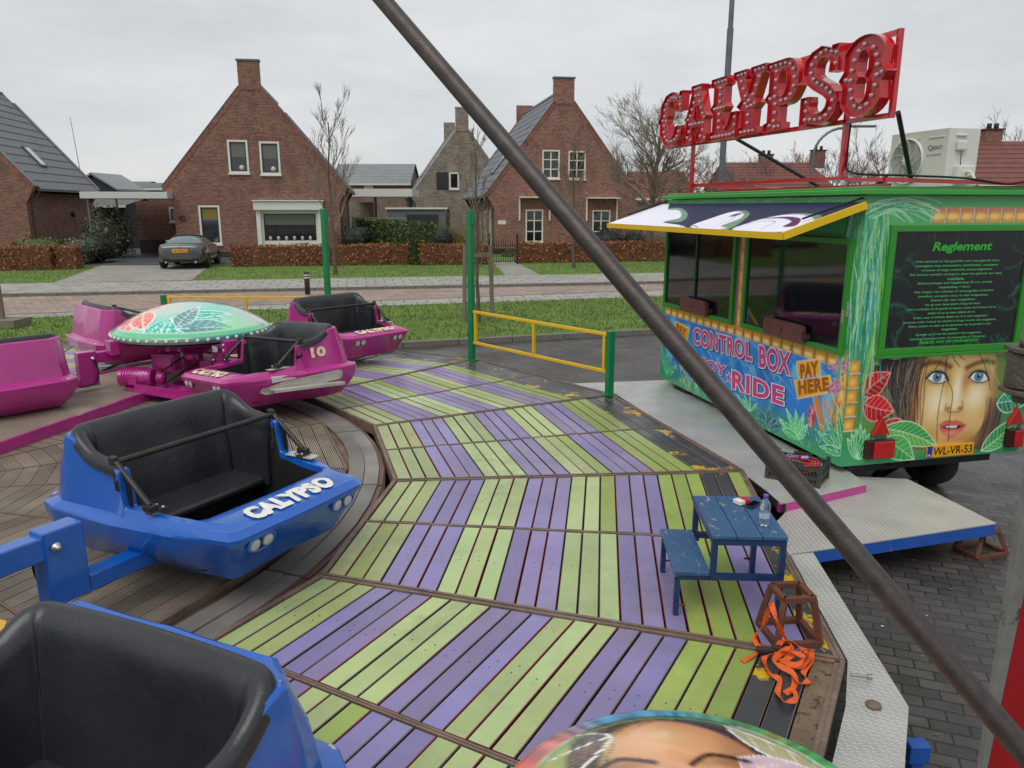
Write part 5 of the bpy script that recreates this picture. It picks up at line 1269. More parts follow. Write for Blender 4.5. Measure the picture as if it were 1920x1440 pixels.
# large painted dome in the foreground
t = thing('painted_dome', 'large glossy dome painted with a face, cut off by the bottom edge of the photo', 'dome', (.61, 2.06, 0.02))
dome(t, 'face', .70, .12, .06, math.radians(3), rim=.05, bulbs=0)
b = MB(); b.lathe([(.5, 0), (.5, .02)], 32); b.build('dome_foot', m_liner, t)
# ------------------------------------------------------------------ fence round the ride
m_green = mat('green_post_paint', lin(0, 122, 70), .35, coat=.3, nscale=3, namt=.1)
m_yrail = mat('yellow_rail_paint', lin(222, 178, 20), .4, nscale=4, namt=.1)
def vert(k): return RC + Vector((ROUT * math.cos(PH + k * AL), ROUT * math.sin(PH + k * AL), 0))
fg = 'green posts on the deck edge'
def gpost(k, h, lab, dx=(0, 0)):
    p = vert(k) + Vector((dx[0], dx[1], 0)); t = thing('fence_post', lab, 'post', tuple(p), PH + k * AL, fg)
    b = MB(); b.box((0, 0, h / 2), (.075, .075, h)); b.build('post', m_green, t, bevel=.004)
    b = MB(); b.box((0, 0, .012), (.13, .13, .016)); b.build('foot_plate', m_green, t)
    if h > 1:
        b = MB(); b.box((0, -.05, h - .12), (.05, .03, .14)); b.build('bracket', m_green, t)
    return p
a3 = G(1142, 741); a4 = G(885, 677)
d3 = a3 - vert(3); d4 = a4 - vert(4)
p3_ = gpost(3, .745, 'short green post at the near end of the yellow railing', (d3.x, d3.y)); p4_ = gpost(4, 2.07, 'tall green post at the far end of the yellow railing, left of the steel tube', (d4.x, d4.y))
p5_ = gpost(5, 2.08, 'tall green post rising behind the farthest magenta car'); p6_ = gpost(6, .76, 'short green post beside the painted flower dome', (.1, -.3))
def rail(pa, pb, z0, z1, lab, mids=1):
    d = (pb - pa); L = d.length; an = math.atan2(d.y, d.x); t = thing('yellow_railing', lab, 'railing', tuple(pa), an)
    for z in (z0, z1):
        b = MB(); b.box((L / 2, 0, z), (L - .1, .035, .035)); b.build('rail', m_yrail, t, bevel=.003)
    for i in range(mids + 2):
        x = .09 + (L - .18) * i / (mids + 1); b = MB(); b.box((x, 0, (z0 + z1) / 2), (.035, .033, z1 - z0 - .036)); b.build('upright', m_yrail, t)
rail(p3_, p4_, .27, .70, 'yellow tube railing between the tall and the short green post right of centre')
rail(p6_, p5_, .3, .72, 'yellow tube railing behind the painted flower dome')
# ================================================================== CONTROL BOX TRAILER
TC = Vector((2.71, 5.99, 0)); TA = math.atan2(.237, .9715); TL, TW, TB, TT = 3.49, 1.76, .02, 2.19
tr = thing('kiosk_trailer', 'green airbrushed control box trailer with mural sides, windows and an open flap', 'trailer', tuple(TC), TA)
FL = Frame(TC, TA + PI / 2)           # along the left side: s grows away from us, outside = +n side
FR = Frame(TC, TA)
def LS(u, v): s, z = FL.at(u, v); return s, z          # left face
def RS(u, v): return FR.at(u, v)                       # rear face
def Z(ox, oy, sc): return lambda f, pts: [f(ox + a / sc, oy + b / sc) for a, b in pts]
zm = Z(1240, 560, 4.5)      # mural crop of the left side
zf = Z(1600, 640, 5.5375)   # face crop
z4 = Z(1120, 340, 2.4)
zb = Z(1640, 400, 5.539)
m_tgreen = mat('trailer_green_paint', lin(48, 140, 40), .28, coat=.4, nscale=2, namt=.08)
m_dglass = mat('tinted_window', lin(22, 24, 32, .8), .04, spec=1.0)
# body shell: local x to the right (0..TW), y back (0..TL)
b = MB(); b.box((TW / 2 + .004, TL / 2 + .004, (TB + TT) / 2), (TW - .03, TL - .03, TT - TB)); b.build('body', m_tgreen, tr, bevel=.01)
b = MB(); b.box((TW / 2, TL / 2, TT + .022), (TW + .12, TL + .16, .04)); b.box((TW / 2, TL / 2, TT + .05), (TW + .02, TL + .06, .03)); b.build('roof', mat('roof_green', lin(52, 150, 52), .35, coat=.3), tr, bevel=.006)
b = MB(); b.box((TW / 2, -.004, TB + .012), (TW + .01, .02, .035)); b.box((-.004, TL / 2, TB + .012), (.02, TL, .035)); b.build('bottom_trim', mat('trim_green_light', lin(96, 170, 120), .35), tr)
def curve_pts(a, b, bend, n=6):
    dx, dy = b[0] - a[0], b[1] - a[1]; return [(a[0] + dx * i / n - dy * bend * 4 * (i / n) * (1 - i / n), a[1] + dy * i / n + dx * bend * 4 * (i / n) * (1 - i / n)) for i in range(n + 1)]
def palm(c, x, y, n, L, spread, seed, w=.01, down=True, cols=None):
    R = random.Random(seed)
    cols = cols or [W(40, 150, 90), W(100, 200, 150), W(60, 170, 170), W(180, 226, 196), W(20, 110, 80), W(150, 210, 110)]
    for i in range(n):
        x0 = x + R.uniform(-spread, spread) * .5; x1 = x + R.gauss(0, spread) ; l = L * R.uniform(.35, 1)
        c.stroke([(x0, y), ((x0 + x1) / 2 + R.gauss(0, .02), y - l * .5), (x1, y - l)], w * R.uniform(.5, 1.4), R.choice(cols), a=R.uniform(.5, .95))
# ---- left side mural (x = distance along the side, y = height)
c = Canvas(0, TL, TB, TT, 115, W(46, 150, 104))
sk = zm(LS, [(0, 100), (1560, 500), (1560, 1200), (0, 640)])
R_ = random.Random(12)
lo = [(TL, .1), (TL, .88), (.14, .88), (.14, .1)]
c.fill([(.16, .12), (TL - .1, .12), (TL - .1, .90), (.16, .86)], W(34, 124, 206), .05)
nzv = c.noise(1, 9, 3); msk = ((c.Y > .1) & (c.Y < .86) & (c.X > .16) & (c.X < TL - .1)).astype(float) * np.clip((nzv - .05) * 3, 0, 1) * .75
c.im = c.im * (1 - msk[..., None]) + np.array(W(116, 196, 226)[:3]) * msk[..., None]
nzv = c.noise(1, 7, 9); msk = ((c.Y < .86) & (c.X > .16) & (c.X < TL - .1)).astype(float) * np.clip((nzv - .1) * 3, 0, 1) * .6
c.im = c.im * (1 - msk[..., None]) + np.array(W(24, 84, 168)[:3]) * msk[..., None]
for i in range(70): c.stroke(curve_pts((R_.uniform(.2, 3.3), R_.uniform(.2, .85)), (R_.uniform(.2, 3.3), R_.uniform(.2, .85)), .2)[:3], .012, W(150, 206, 230), .02, .35)
# band above the windows and far corner
c.fill([(0, 1.86), (TL, 1.86), (TL, TT), (0, TT)], W(66, 158, 84), .02)
c.fill([(.1, .93), (TL, .93), (TL, 1.90), (.1, 1.90)], W(40, 132, 60), .01)
for i in range(60): c.stroke(curve_pts((R_.uniform(0, 3.4), 2.17), (R_.uniform(0, 3.4), 1.95), .1)[:4], .012, R_.choice([W(140, 206, 160), W(40, 110, 120), W(96, 180, 110)]), a=.5)
for i in range(60): c.stroke([(TL - .02 - R_.random() * .1, 2.1 - R_.random() * .8), (TL - .06 - R_.random() * .1, .9 + R_.random() * .3)], .01, R_.choice([W(30, 120, 130), W(80, 190, 170), W(20, 90, 100), W(120, 210, 190)]), a=.7)
# bamboo rail under the windows
n = 20; z0_, z1_ = .825, .925
for i in range(n):
    xa, xb = .12 + (TL - .2) * i / n, .12 + (TL - .2) * (i + 1) / n
    c.fill([(xa + .006, z0_ + .008), (xb - .006, z0_ + .004), (xb - .003, z1_), (xa + .003, z1_)], W(206, 146, 40), .006); c.blob((xa + xb) / 2 + .01, .86, .06, .022, W(250, 226, 150), .8, p=2)
    c.stroke([(xa, z0_), (xa + .004, (z0_ + z1_) / 2), (xa, z1_)], .012, W(120, 60, 50), a=.9, sm=1); c.stroke([(xa, z0_), (xb, z0_)], .007, W(240, 220, 180), a=.9)
    c.blob(xa + .012, .875, .02, .045, W(150, 80, 40), .6)
# bamboo post between the windows and at the near corner
def bamboo_v(x, w_, za, zb_, n):
    for i in range(n):
        a, b_ = za + (zb_ - za) * i / n, za + (zb_ - za) * (i + 1) / n
        c.fill([(x - w_, a + .008), (x + w_, a + .008), (x + w_ * .85, b_ - .008), (x - w_ * .85, b_ - .008)], W(226, 156, 44), .008, col2=W(190, 110, 60), d2=(1, 0, x, x + w_))
        c.blob(x, (a + b_) / 2, w_ * .5, (b_ - a) * .35, W(252, 214, 120), .8); c.stroke([(x - w_, a), (x + w_, a)], .012, W(196, 150, 150), a=.8); c.stroke([(x - w_ * .9, b_ - .02), (x + w_, b_ - .012)], .006, W(90, 50, 40), a=.7)
xp = LS(1394, 480)[0]
c.fill([(xp - .08, .93), (xp + .06, .93), (xp + .06, 1.9), (xp - .08, 1.9)], W(150, 96, 120), .01); bamboo_v(xp - .01, .035, .93, 1.9, 5)
bamboo_v(.07, .055, .2, 1.0, 5)
for i in range(90): palm(c, .06 + R_.uniform(-.05, .12), 2.12 - R_.random() * .6, 1, 1.1, .06, 100 + i, .012)
c.fill([(0, TB), (TL, TB), (TL, .24), (2.4, .16), (1.2, .22), (0, .34)], W(20, 128, 88), .07, .85)
# signs
def wood(pts): c.fill(pts, W(232, 172, 40), .006, col2=W(196, 120, 30), d2=(0, -1, -pts[0][1], -pts[0][1] + .25)); c.stroke(pts + [pts[0]], .01, W(240, 214, 150), sm=1)
post = zm(LS, [(1285, 830), (1330, 820), (1390, 1100), (1350, 1100)]); c.fill(post, W(206, 130, 50), .006); c.stroke([post[0], post[3]], .007, W(240, 200, 150), sm=1)
wood(zm(LS, [(1150, 530), (1340, 505), (1350, 635), (1165, 665)])); wood(zm(LS, [(1130, 690), (1430, 645), (1450, 780), (1160, 840)])); wood(zm(LS, [(135, 190), (250, 250), (235, 350), (120, 280)]))
# pink blossom spray
for q in range(22):
    a = zm(LS, [(R_.uniform(1390, 1550), R_.uniform(530, 840))])[0]; an = R_.uniform(0, 3); c.leaf(a, (a[0] + .1 * math.cos(an), a[1] + .06 * math.sin(an)), .016, W(150, 60, 100), W(226, 170, 200), lw=.004, nv=2)
for i in range(26): 
    a = zm(LS, [(R_.uniform(1345, 1540), R_.uniform(800, 880)), (R_.uniform(1370, 1540), R_.uniform(980, 1100))]); c.stroke(a, .008, R_.choice([W(226, 160, 60), W(240, 200, 130), W(176, 110, 40)]), a=.8)
# plants along the bottom
def agave(pts0, tips, w_, col, edge, seed, col2=None):
    for tq in tips: c.leaf(pts0, tq, w_, col, edge, col2=col2, nv=3, lw=.006)
A0 = zm(LS, [(1545, 1300)])[0]
agave(A0, zm(LS, [(1300, 1090), (1390, 1010), (1490, 890), (1610, 950), (1710, 1040), (1780, 1100), (1340, 1240), (1760, 1230)]), .04, W(24, 140, 90), W(190, 236, 206), 1, W(60, 190, 90))
A0 = zm(LS, [(1170, 1180)])[0]; agave(A0, zm(LS, [(990, 1000), (1060, 920), (1140, 930), (1210, 960), (1010, 1080), (1240, 1060)]), .035, W(40, 170, 100), W(190, 240, 200), 2, W(90, 206, 120))
A0 = zm(LS, [(920, 1110)])[0]; agave(A0, zm(LS, [(810, 910), (920, 900), (1010, 1000), (790, 1010), (1040, 1080)]), .05, W(20, 84, 96), W(120, 190, 206), 3, W(16, 60, 76))
A0 = zm(LS, [(760, 950)])[0]; agave(A0, zm(LS, [(640, 800), (700, 770), (760, 800), (820, 880), (620, 860), (700, 840)]), .014, W(40, 150, 110), W(150, 220, 170), 4)
a = zm(LS, [(1275, 990)])[0]; c.blob(a[0], a[1], .055, .10, W(176, 30, 50), 1, p=3)
for i in range(40): q = R_.uniform(-.04, .04), R_.uniform(-.09, .09); c.blob(a[0] + q[0], a[1] + q[1], .008, .008, W(240, 170, 170), .8)
A0 = zm(LS, [(60, 640)])[0]; agave(A0, zm(LS, [(10, 380), (60, 400), (110, 450), (150, 560), (20, 500), (120, 620)]), .03, W(26, 130, 96), W(120, 220, 170), 5, W(30, 170, 100))
for i in range(50):
    a = zm(LS, [(R_.uniform(150, 480), R_.uniform(560, 850))])[0]; c.leaf(a, (a[0] + R_.uniform(-.1, .1), a[1] + R_.uniform(.04, .14)), .014, R_.choice([W(40, 150, 70), W(110, 180, 80), W(90, 110, 70), W(170, 130, 130)]), W(170, 220, 160), lw=.004, nv=2)
for i in range(40):
    a = zm(LS, [(R_.uniform(1180, 1500), R_.uniform(1080, 1250))])[0]; c.stroke(curve_pts(a, (a[0] + R_.uniform(-.08, .08), a[1] + R_.uniform(.02, .09)), .3), .006, R_.choice([W(60, 170, 160), W(150, 220, 210), W(20, 100, 110)]))
c.fill([(0, TB), (TL, TB), (TL, TB + .05), (0, TB + .05)], W(40, 150, 90), .05, .8)
c.im = np.clip(c.im * 1.2, 0, 1)
c.build('side_mural', lambda X, Y: np.stack([X * 0 - .018, -.018 + X * (TL + .034) / TL, Y], -1), m_mural, tr)
sm_ = bpy.data.objects['side_mural']
def lmp(d): return lambda x, z: (-.018 - d, x, z)
m_ltxt = mat('mural_letter_white', lin(236, 222, 228), .4); m_ptxt = mat('mural_letter_pink', lin(214, 66, 138), .4, nscale=22, namt=.25); m_otxt = mat('mural_letter_orange', lin(176, 92, 16), .4)
m_dtxt = mat('mural_letter_shadow', lin(40, 30, 60), .5)
def mural_text(txt, pts, bold=.03, bw_=.075, kinds=3, mats_=None, parent=None):
    """pts = photo points bottom-left, bottom-right, top-left, top-right of the word on the left side"""
    bl, br_, tl, trr = [LS(*p) for p in pts]
    def at(u, t, d):
        x = (bl[0] * (1 - u) + br_[0] * u) * (1 - t) + (tl[0] * (1 - u) + trr[0] * u) * t; z = (bl[1] * (1 - u) + br_[1] * u) * (1 - t) + (tl[1] * (1 - u) + trr[1] * u) * t
        return (-.018 - d, x, z)
    o = None
    for i, (m, bo, off, d) in enumerate([(m_dtxt, bw_, (.012, -.05), .002), (m_ltxt, bw_, (0, 0), .0032), (m_ptxt, bold, (0, 0), .0045)][3 - kinds:]):
        b = MB(); text_mb(b, txt, lambda x, y: at(x + off[0], y + off[1], d), 0, 1, 0, 1, bold=bo, spacing=1.12, ref=txt); o2 = b.build('mural_lettering', m, tr if o is None else o); o = o or o2
P_ = lambda x, y: (1240 + x / 4.5, 560 + y / 4.5)
def serif_word(txt, bl, br_, tl, trr, kinds=3): mural_text(txt, [P_(*bl), P_(*br_), P_(*tl), P_(*trr)], kinds=kinds)
serif_word('CONTROL', (287, 378), (778, 525), (287, 245), (778, 375)); serif_word('BOX', (845, 570), (1095, 640), (845, 398), (1100, 458))
serif_word('ENJOY', (235, 560), (545, 680), (235, 450), (555, 570)); serif_word('RIDE', (618, 752), (1042, 893), (618, 610), (1045, 752))
st = []; sx, sz = LS(*P_(583, 665))
for q, r, m, d in ((0, .075, m_ltxt, .0034), (0, .052, m_ptxt, .0047)):
    b = MB(); b.poly([(-.018 - d, sx + (r if i % 2 == 0 else r * .42) * math.sin(i * PI / 5), sz + (r if i % 2 == 0 else r * .42) * math.cos(i * PI / 5)) for i in range(10)]); b.build('mural_star', m, tr)
for txt, q in (('PAY', ((1195, 665), (1335, 645), (1190, 560), (1330, 530))), ('HERE', ((1180, 800), (1430, 765), (1175, 695), (1420, 665))), ('PAY', ((140, 265), (215, 310), (145, 205), (222, 260)))):
    bl, br_, tl, trr = [LS(*P_(*p)) for p in q]
    b = MB(); text_mb(b, txt, lambda u, t: (-.0205, (bl[0] * (1 - u) + br_[0] * u) * (1 - t) + (tl[0] * (1 - u) + trr[0] * u) * t, (bl[1] * (1 - u) + br_[1] * u) * (1 - t) + (tl[1] * (1 - u) + trr[1] * u) * t), 0, 1, 0, 1, bold=.05, spacing=1.1); b.build('sign_lettering', m_otxt, tr)
# windows of the left side
def lwin(s0, s1, z0, z1, fw=.045):
    mp = lambda s, z, d: (-.018 - d, s, z)
    b = MB(); b.prism([[(s0, z0), (s1, z0), (s1, z1), (s0, z1)], [(s0 + fw, z0 + fw), (s1 - fw, z0 + fw), (s1 - fw, z1 - fw), (s0 + fw, z1 - fw)]], .035, .0, mp); f = b.build('window', m_tgreen, tr, bevel=.003)
    b = MB(); b.prism([[(s0 + fw, z0 + fw), (s1 - fw, z0 + fw), (s1 - fw, z1 - fw), (s0 + fw, z1 - fw)]], .012, .004, mp); b.build('pane', m_dglass, f)
    return f
sA = LS(1253, 500)[0]; sB = LS(1385, 500)[0]; sC = LS(1404, 500)[0]; sD = LS(1603, 500)[0]
f1 = lwin(sB, sA, .93, 1.86); f2 = lwin(sD, sC, .935, 1.86)
b = MB(); xx = (sA + sB) / 2 + .02; b.box((-.036, xx, 1.4), (.02, .03, .84)); b.build('mullion', mat('dark_green_bar', lin(20, 62, 52), .4), f1)
for (u0, v0, u1, v1), f in (((1290, 557, 1338, 585), f1), ((1450, 590, 1522, 628), f2)):
    a = LS(u0, v0); e = LS(u1, v1); cx_, hw = (a[0] + e[0]) / 2, abs(a[0] - e[0]) / 2
    pts = []; h = .155; zb_ = .955
    for ang_ in range(0, 181, 15): pass
    r = .04; q = [(cx_ - hw, zb_), (cx_ + hw, zb_), (cx_ + hw, zb_ + h - r), (cx_ + hw - r * .3, zb_ + h - r * .3), (cx_ + hw - r, zb_ + h), (cx_ - hw + r, zb_ + h), (cx_ - hw + r * .3, zb_ + h - r * .3), (cx_ - hw, zb_ + h - r)]
    b = MB(); b.prism([q], .085, .04, lambda s, z, d: (-.018 - d, s, z)); b.lathe([(.012, 0), (.012, .02)], 10, c=(-.105, cx_, zb_ + h * .5), axis=(-1, 0, 0)); b.build('flap', mat('brown_flap', lin(112, 62, 58), .5, nscale=9), f, bevel=.006)
    b = MB(); b.box((-.06, cx_ - hw - .02, zb_ + .06), (.05, .03, .05)); b.build('flap_hinge', mat('dark_iron', lin(60, 50, 46), .5), f)
b = MB(); a = LS(1404, 590); text_mb(b, 'JOSK', lambda x, z: (-.033, sC - .075 - z, 1.0 + x), 0, .10, 0, .04, bold=.03); b.build('sticker_text', mat('blue_sticker', lin(60, 100, 200), .4), f2)
# latch on the near corner
b = MB(); a = LS(1606, 582); b.box((-.03, .085, a[1]), (.02, .06, .12)); b.box((-.045, .085, a[1] - .06), (.02, .03, .1)); b.build('door_latch', mat('bright_bolt'), tr, bevel=.004)
# ---- rear side mural with the face
c = Canvas(0, TW, TB, TT, 165, W(40, 142, 84)); R_ = random.Random(21)
zz = lambda pts: zf(RS, pts)
c.blob(.25, .7, .3, .5, W(150, 140, 40), .5); c.blob(1.6, .9, .4, .6, W(110, 130, 50), .6); c.fill([(0, 1.9), (TW, 1.9), (TW, TT), (0, TT)], W(80, 170, 96), .05)
c.fill([(0, TB), (TW, TB), (TW, .25), (0, .25)], W(36, 150, 96), .08)
# bamboo rail on top
xb0 = RS(1745, 400)[0]; n = 9
for i in range(n):
    xa, xb = xb0 + (TW - xb0) * i / n, xb0 + (TW - xb0) * (i + 1) / n; z0_, z1_ = 1.985, 2.095
    c.fill([(xa + .004, z0_), (xb - .004, z0_), (xb, z1_), (xa, z1_)], W(226, 150, 56), .01, col2=W(196, 120, 110), d2=(0, 1, 2.05, 2.1)); c.blob((xa + xb) / 2, 2.03, .06, .025, W(255, 214, 120), .9, p=2); c.stroke([(xa, z0_), (xa + .008, 2.04), (xa, z1_)], .01, W(206, 190, 206), sm=1); c.stroke([(xa + .01, z0_), (xa + .02, 2.04), (xa + .01, z1_)], .007, W(120, 60, 40), a=.7, sm=1)
# bamboo under the board
xa0, xa1 = RS(1735, 650)[0], RS(1880, 650)[0]
for i in range(7):
    xa, xb = xa0 + (xa1 - xa0) * i / 7, xa0 + (xa1 - xa0) * (i + 1) / 7; c.fill([(xa, .895), (xb, .895), (xb, .955), (xa, .955)], W(226, 170, 100), .008); c.stroke([(xa, .895), (xa + .006, .93), (xa, .955)], .008, W(140, 80, 50), sm=1)
# hair
hairp = zz([(210, 250), (330, 170), (560, 110), (760, 80), (780, 130), (700, 250), (650, 420), (640, 700), (680, 960), (740, 1100), (600, 1090), (520, 900), (420, 700), (330, 480), (230, 330)])
c.fill([(p.x, p.y) for p in smooth_line([(q[0], q[1], 0) for q in hairp], 4, True)], W(40, 34, 32), .012)
c.fill(zz([(1360, 560), (1480, 640), (1500, 800), (1430, 1000), (1290, 1130), (1180, 1100), (1290, 900), (1360, 700)]), W(60, 50, 42), .02)
# face
face = zz([(720, 90), (1000, 60), (1300, 70), (1440, 110), (1436, 350), (1390, 560), (1350, 760), (1270, 930), (1160, 1020), (1060, 1080), (900, 1080), (760, 1020), (660, 900), (610, 700), (620, 480), (650, 280)])
fp = [(p.x, p.y) for p in smooth_line([(q[0], q[1], 0) for q in face], 4, True)]
c.fill(fp, W(226, 188, 116), .012)
def bl(x, y, rx, ry, col, a, ang=0, p=1.):   # blobs in crop pixels
    q = zz([(x, y), (x + rx, y), (x, y - ry)]); c.blob(q[0][0], q[0][1], abs(q[1][0] - q[0][0]), abs(q[2][1] - q[0][1]), col, a, -ang, p)
bl(640, 600, 90, 420, W(176, 110, 44), .85); bl(1400, 520, 70, 300, W(190, 120, 50), .75); bl(760, 980, 160, 120, W(196, 136, 60), .7); bl(1180, 1010, 150, 90, W(186, 120, 56), .75)
bl(860, 620, 130, 170, W(250, 236, 196), .85); bl(1240, 560, 120, 150, W(250, 238, 200), .85); bl(1060, 500, 45, 220, W(252, 240, 206), .9); bl(1090, 130, 200, 60, W(240, 220, 160), .8)
bl(960, 420, 40, 130, W(206, 150, 60), .7); bl(1150, 400, 45, 150, W(196, 120, 50), .7); bl(870, 240, 180, 50, W(206, 140, 60), .6); bl(1280, 250, 150, 45, W(186, 160, 90), .5); bl(1000, 740, 120, 40, W(206, 150, 80), .6)
bl(880, 1020, 130, 60, W(226, 176, 100), .7); bl(1000, 1010, 100, 40, W(200, 130, 70), .6); bl(1390, 180, 60, 80, W(170, 170, 110), .6)
def stk(pts, w_, col, a=1, soft=.004): c.stroke(zz(pts), w_, col, soft, a)
# brows, eyes
stk([(700, 250), (790, 215), (900, 220), (990, 262)], .045, W(86, 44, 24), .85, .03); stk([(1160, 270), (1250, 225), (1350, 200), (1430, 215)], .04, W(86, 44, 24), .85, .03)
for ex, ey, s in ((858, 365, 1), (1280, 358, .92)):
    bl(ex, ey - 10, 125 * s, 75, W(60, 90, 90), .6, p=2); bl(ex, ey + 50, 110, 40, W(150, 96, 50), .5)
    c.fill(zz([(ex - 100 * s, ey + 5), (ex - 55 * s, ey - 38), (ex + 10, ey - 50), (ex + 70 * s, ey - 25), (ex + 105 * s, ey + 30), (ex + 50 * s, ey + 55), (ex - 30, ey + 60), (ex - 75 * s, ey + 40)]), W(226, 232, 232), .005)
    q = zz([(ex, ey), (ex + 42, ey)]); rr_ = abs(q[1][0] - q[0][0]); c.blob(q[0][0], q[0][1], rr_ * 1.1, rr_ * 1.15, W(30, 70, 100), 1, p=5); c.blob(q[0][0], q[0][1], rr_ * .85, rr_ * .9, W(90, 150, 176), .9, p=3); c.blob(q[0][0], q[0][1], rr_ * .42, rr_ * .42, W(8, 10, 14), 1, p=4); c.blob(q[0][0] + .008, q[0][1] + .012, .006, .006, W(250, 250, 250), 1, p=3)
    stk([(ex - 110 * s, ey + 15), (ex - 55 * s, ey - 42), (ex + 10, ey - 56), (ex + 75 * s, ey - 30), (ex + 110 * s, ey + 35)], .018, W(20, 18, 22)); stk([(ex - 90 * s, ey + 30), (ex - 20, ey + 66), (ex + 60 * s, ey + 60), (ex + 108 * s, ey + 32)], .010, W(50, 44, 44), .8)
    for k in range(9):
        a_ = -2.8 + k * .28; stk([(ex + 95 * s * math.cos(a_), ey + 55 * math.sin(a_)), (ex + 118 * s * math.cos(a_), ey + 82 * math.sin(a_))], .004, W(20, 18, 22), .8)
# nose, lips
bl(970, 690, 26, 22, W(110, 56, 30), .9); bl(1085, 690, 26, 22, W(110, 56, 30), .9); stk([(950, 640), (935, 700), (975, 725), (1030, 728), (1090, 720), (1115, 670), (1105, 610)], .010, W(140, 80, 40), .8, .01); bl(1030, 660, 40, 40, W(250, 226, 170), .8)
c.fill(zz([(872, 862), (930, 818), (985, 808), (1010, 820), (1050, 808), (1110, 835), (1156, 862), (1100, 930), (1040, 980), (985, 1000), (920, 960), (880, 910)]), W(214, 104, 84), .006)
bl(1000, 945, 80, 28, W(246, 160, 140), .8); stk([(900, 890), (950, 862), (1010, 875), (1080, 868), (1130, 868)], .008, W(120, 40, 40)); c.fill(zz([(905, 890), (960, 866), (1080, 870), (1110, 880), (1060, 905), (960, 908)]), W(60, 20, 24), .004); c.fill(zz([(935, 880), (970, 869), (1060, 870), (1050, 892), (960, 894)]), W(230, 226, 216), .004)
for k in range(12): x = 900 + k * 20; stk([(x, 925 - abs(k - 6) * 3), (x + 3, 965 - abs(k - 6) * 7)], .003, W(170, 60, 56), .6)
# strands of hair
for i in range(120):
    x0 = R_.uniform(240, 760); y0 = 100 + (760 - x0) * .35 + R_.uniform(-30, 60); x1 = x0 * .5 + 340 + R_.uniform(-140, 0) - (760 - x0) * .1; y1 = R_.uniform(500, 1080)
    stk([(x0, y0), ((x0 + x1) / 2 - 50, (y0 + y1) / 2), (x1 - 20, y1)], .006 * R_.uniform(.5, 1.3), R_.choice([W(96, 84, 76), W(20, 18, 18), W(150, 140, 130), W(60, 48, 44), W(30, 24, 24)]), .75)
for pts in ([(760, 100), (690, 280), (640, 560), (610, 860)], [(800, 110), (740, 330), (720, 600), (690, 940)], [(930, 110), (950, 300), (900, 520), (860, 780), (850, 1040)], [(980, 110), (930, 330), (1010, 520), (985, 760), (965, 1040)], [(920, 150), (880, 220), (830, 290)], [(1000, 120), (1040, 200), (1090, 260)], [(1270, 100), (1330, 220), (1380, 400), (1400, 500)], [(1070, 110), (1100, 160), (1140, 190)]):
    stk(pts, .008, W(64, 36, 24), .9)
for i in range(40):
    x = R_.uniform(1290, 1470); stk([(x + 60, 560 + R_.random() * 60), (x + 30, 800), (x - 60, 1080)], .006, R_.choice([W(120, 104, 90), W(40, 34, 30), W(86, 74, 62)]), .7)
# red leaves and big green leaves
zq = lambda x, y: zz([(x, y)])[0]
c.leaf(zq(95, 560), zq(385, 320), .10, W(196, 22, 30), W(240, 150, 150), col2=W(140, 14, 22), lw=.010, bend=.05); c.leaf(zq(100, 640), zq(415, 720), .11, W(206, 26, 34), W(240, 150, 150), col2=W(150, 16, 24), lw=.010, bend=-.04); c.leaf(zq(310, 840), zq(600, 975), .085, W(180, 18, 26), W(240, 160, 160), col2=W(130, 12, 20), lw=.010)
c.leaf(zq(300, 900), zq(860, 1090), .10, W(50, 160, 70), W(196, 226, 190), col2=W(110, 190, 80), lw=.010, bend=.05, nv=12); c.leaf(zq(330, 1000), zq(620, 1220), .10, W(70, 176, 80), W(190, 226, 190), col2=W(40, 140, 70), lw=.008)
c.leaf(zq(1300, 1130), zq(1700, 760), .09, W(40, 150, 70), W(206, 236, 206), col2=W(90, 190, 90), lw=.010, bend=-.05, nv=11); c.leaf(zq(1460, 640), zq(1760, 640), .10, W(24, 140, 104), W(190, 236, 214), col2=W(30, 110, 90), lw=.010, bend=.06)
c.leaf(zq(310, 120), zq(610, 110), .05, W(24, 120, 84), W(160, 220, 190), lw=.008); c.leaf(zq(120, 80), zq(260, 240), .04, W(70, 150, 60), W(150, 200, 120), lw=.006)
for k in range(7): c.leaf(zq(60, 1220), zq(-60 + k * 45, 850 + abs(k - 3) * 50), .035, W(30, 150, 84), W(170, 230, 180), lw=.007, nv=3)
# palm crown down the near edge
for i in range(130): palm(c, R_.uniform(-.03, .2), 2.12 - R_.random() * .8, 1, .95, .05, 300 + i, .010)
for i in range(50): c.stroke(curve_pts((R_.uniform(.0, .1), 2.0 + R_.random() * .12), (R_.uniform(.3, xb0 + .1), 1.98 + R_.random() * .16), .12), .008, R_.choice([W(40, 150, 110), W(150, 220, 180), W(90, 190, 120), W(190, 226, 190)]), a=.8)
for i in range(5):
    a = .32 + .12 * i; c.fill([(.0, a), (.09, a), (.085, a + .1), (.0, a + .1)], W(222, 146, 40), .01); c.blob(.04, a + .05, .03, .03, W(250, 210, 110), .8); c.stroke([(0, a), (.1, a)], .01, W(220, 190, 180))
for i in range(40): c.stroke(curve_pts((R_.uniform(1.62, TW), R_.uniform(.3, 1.9)), (R_.uniform(1.62, TW), R_.uniform(.3, 1.9)), .3)[:4], .008, R_.choice([W(150, 220, 180), W(30, 120, 80), W(120, 150, 60)]), a=.5)
c.build('rear_mural', lambda X, Y: np.stack([-.018 + X * (TW + .034) / TW, X * 0 - .018, Y], -1), m_mural, tr)
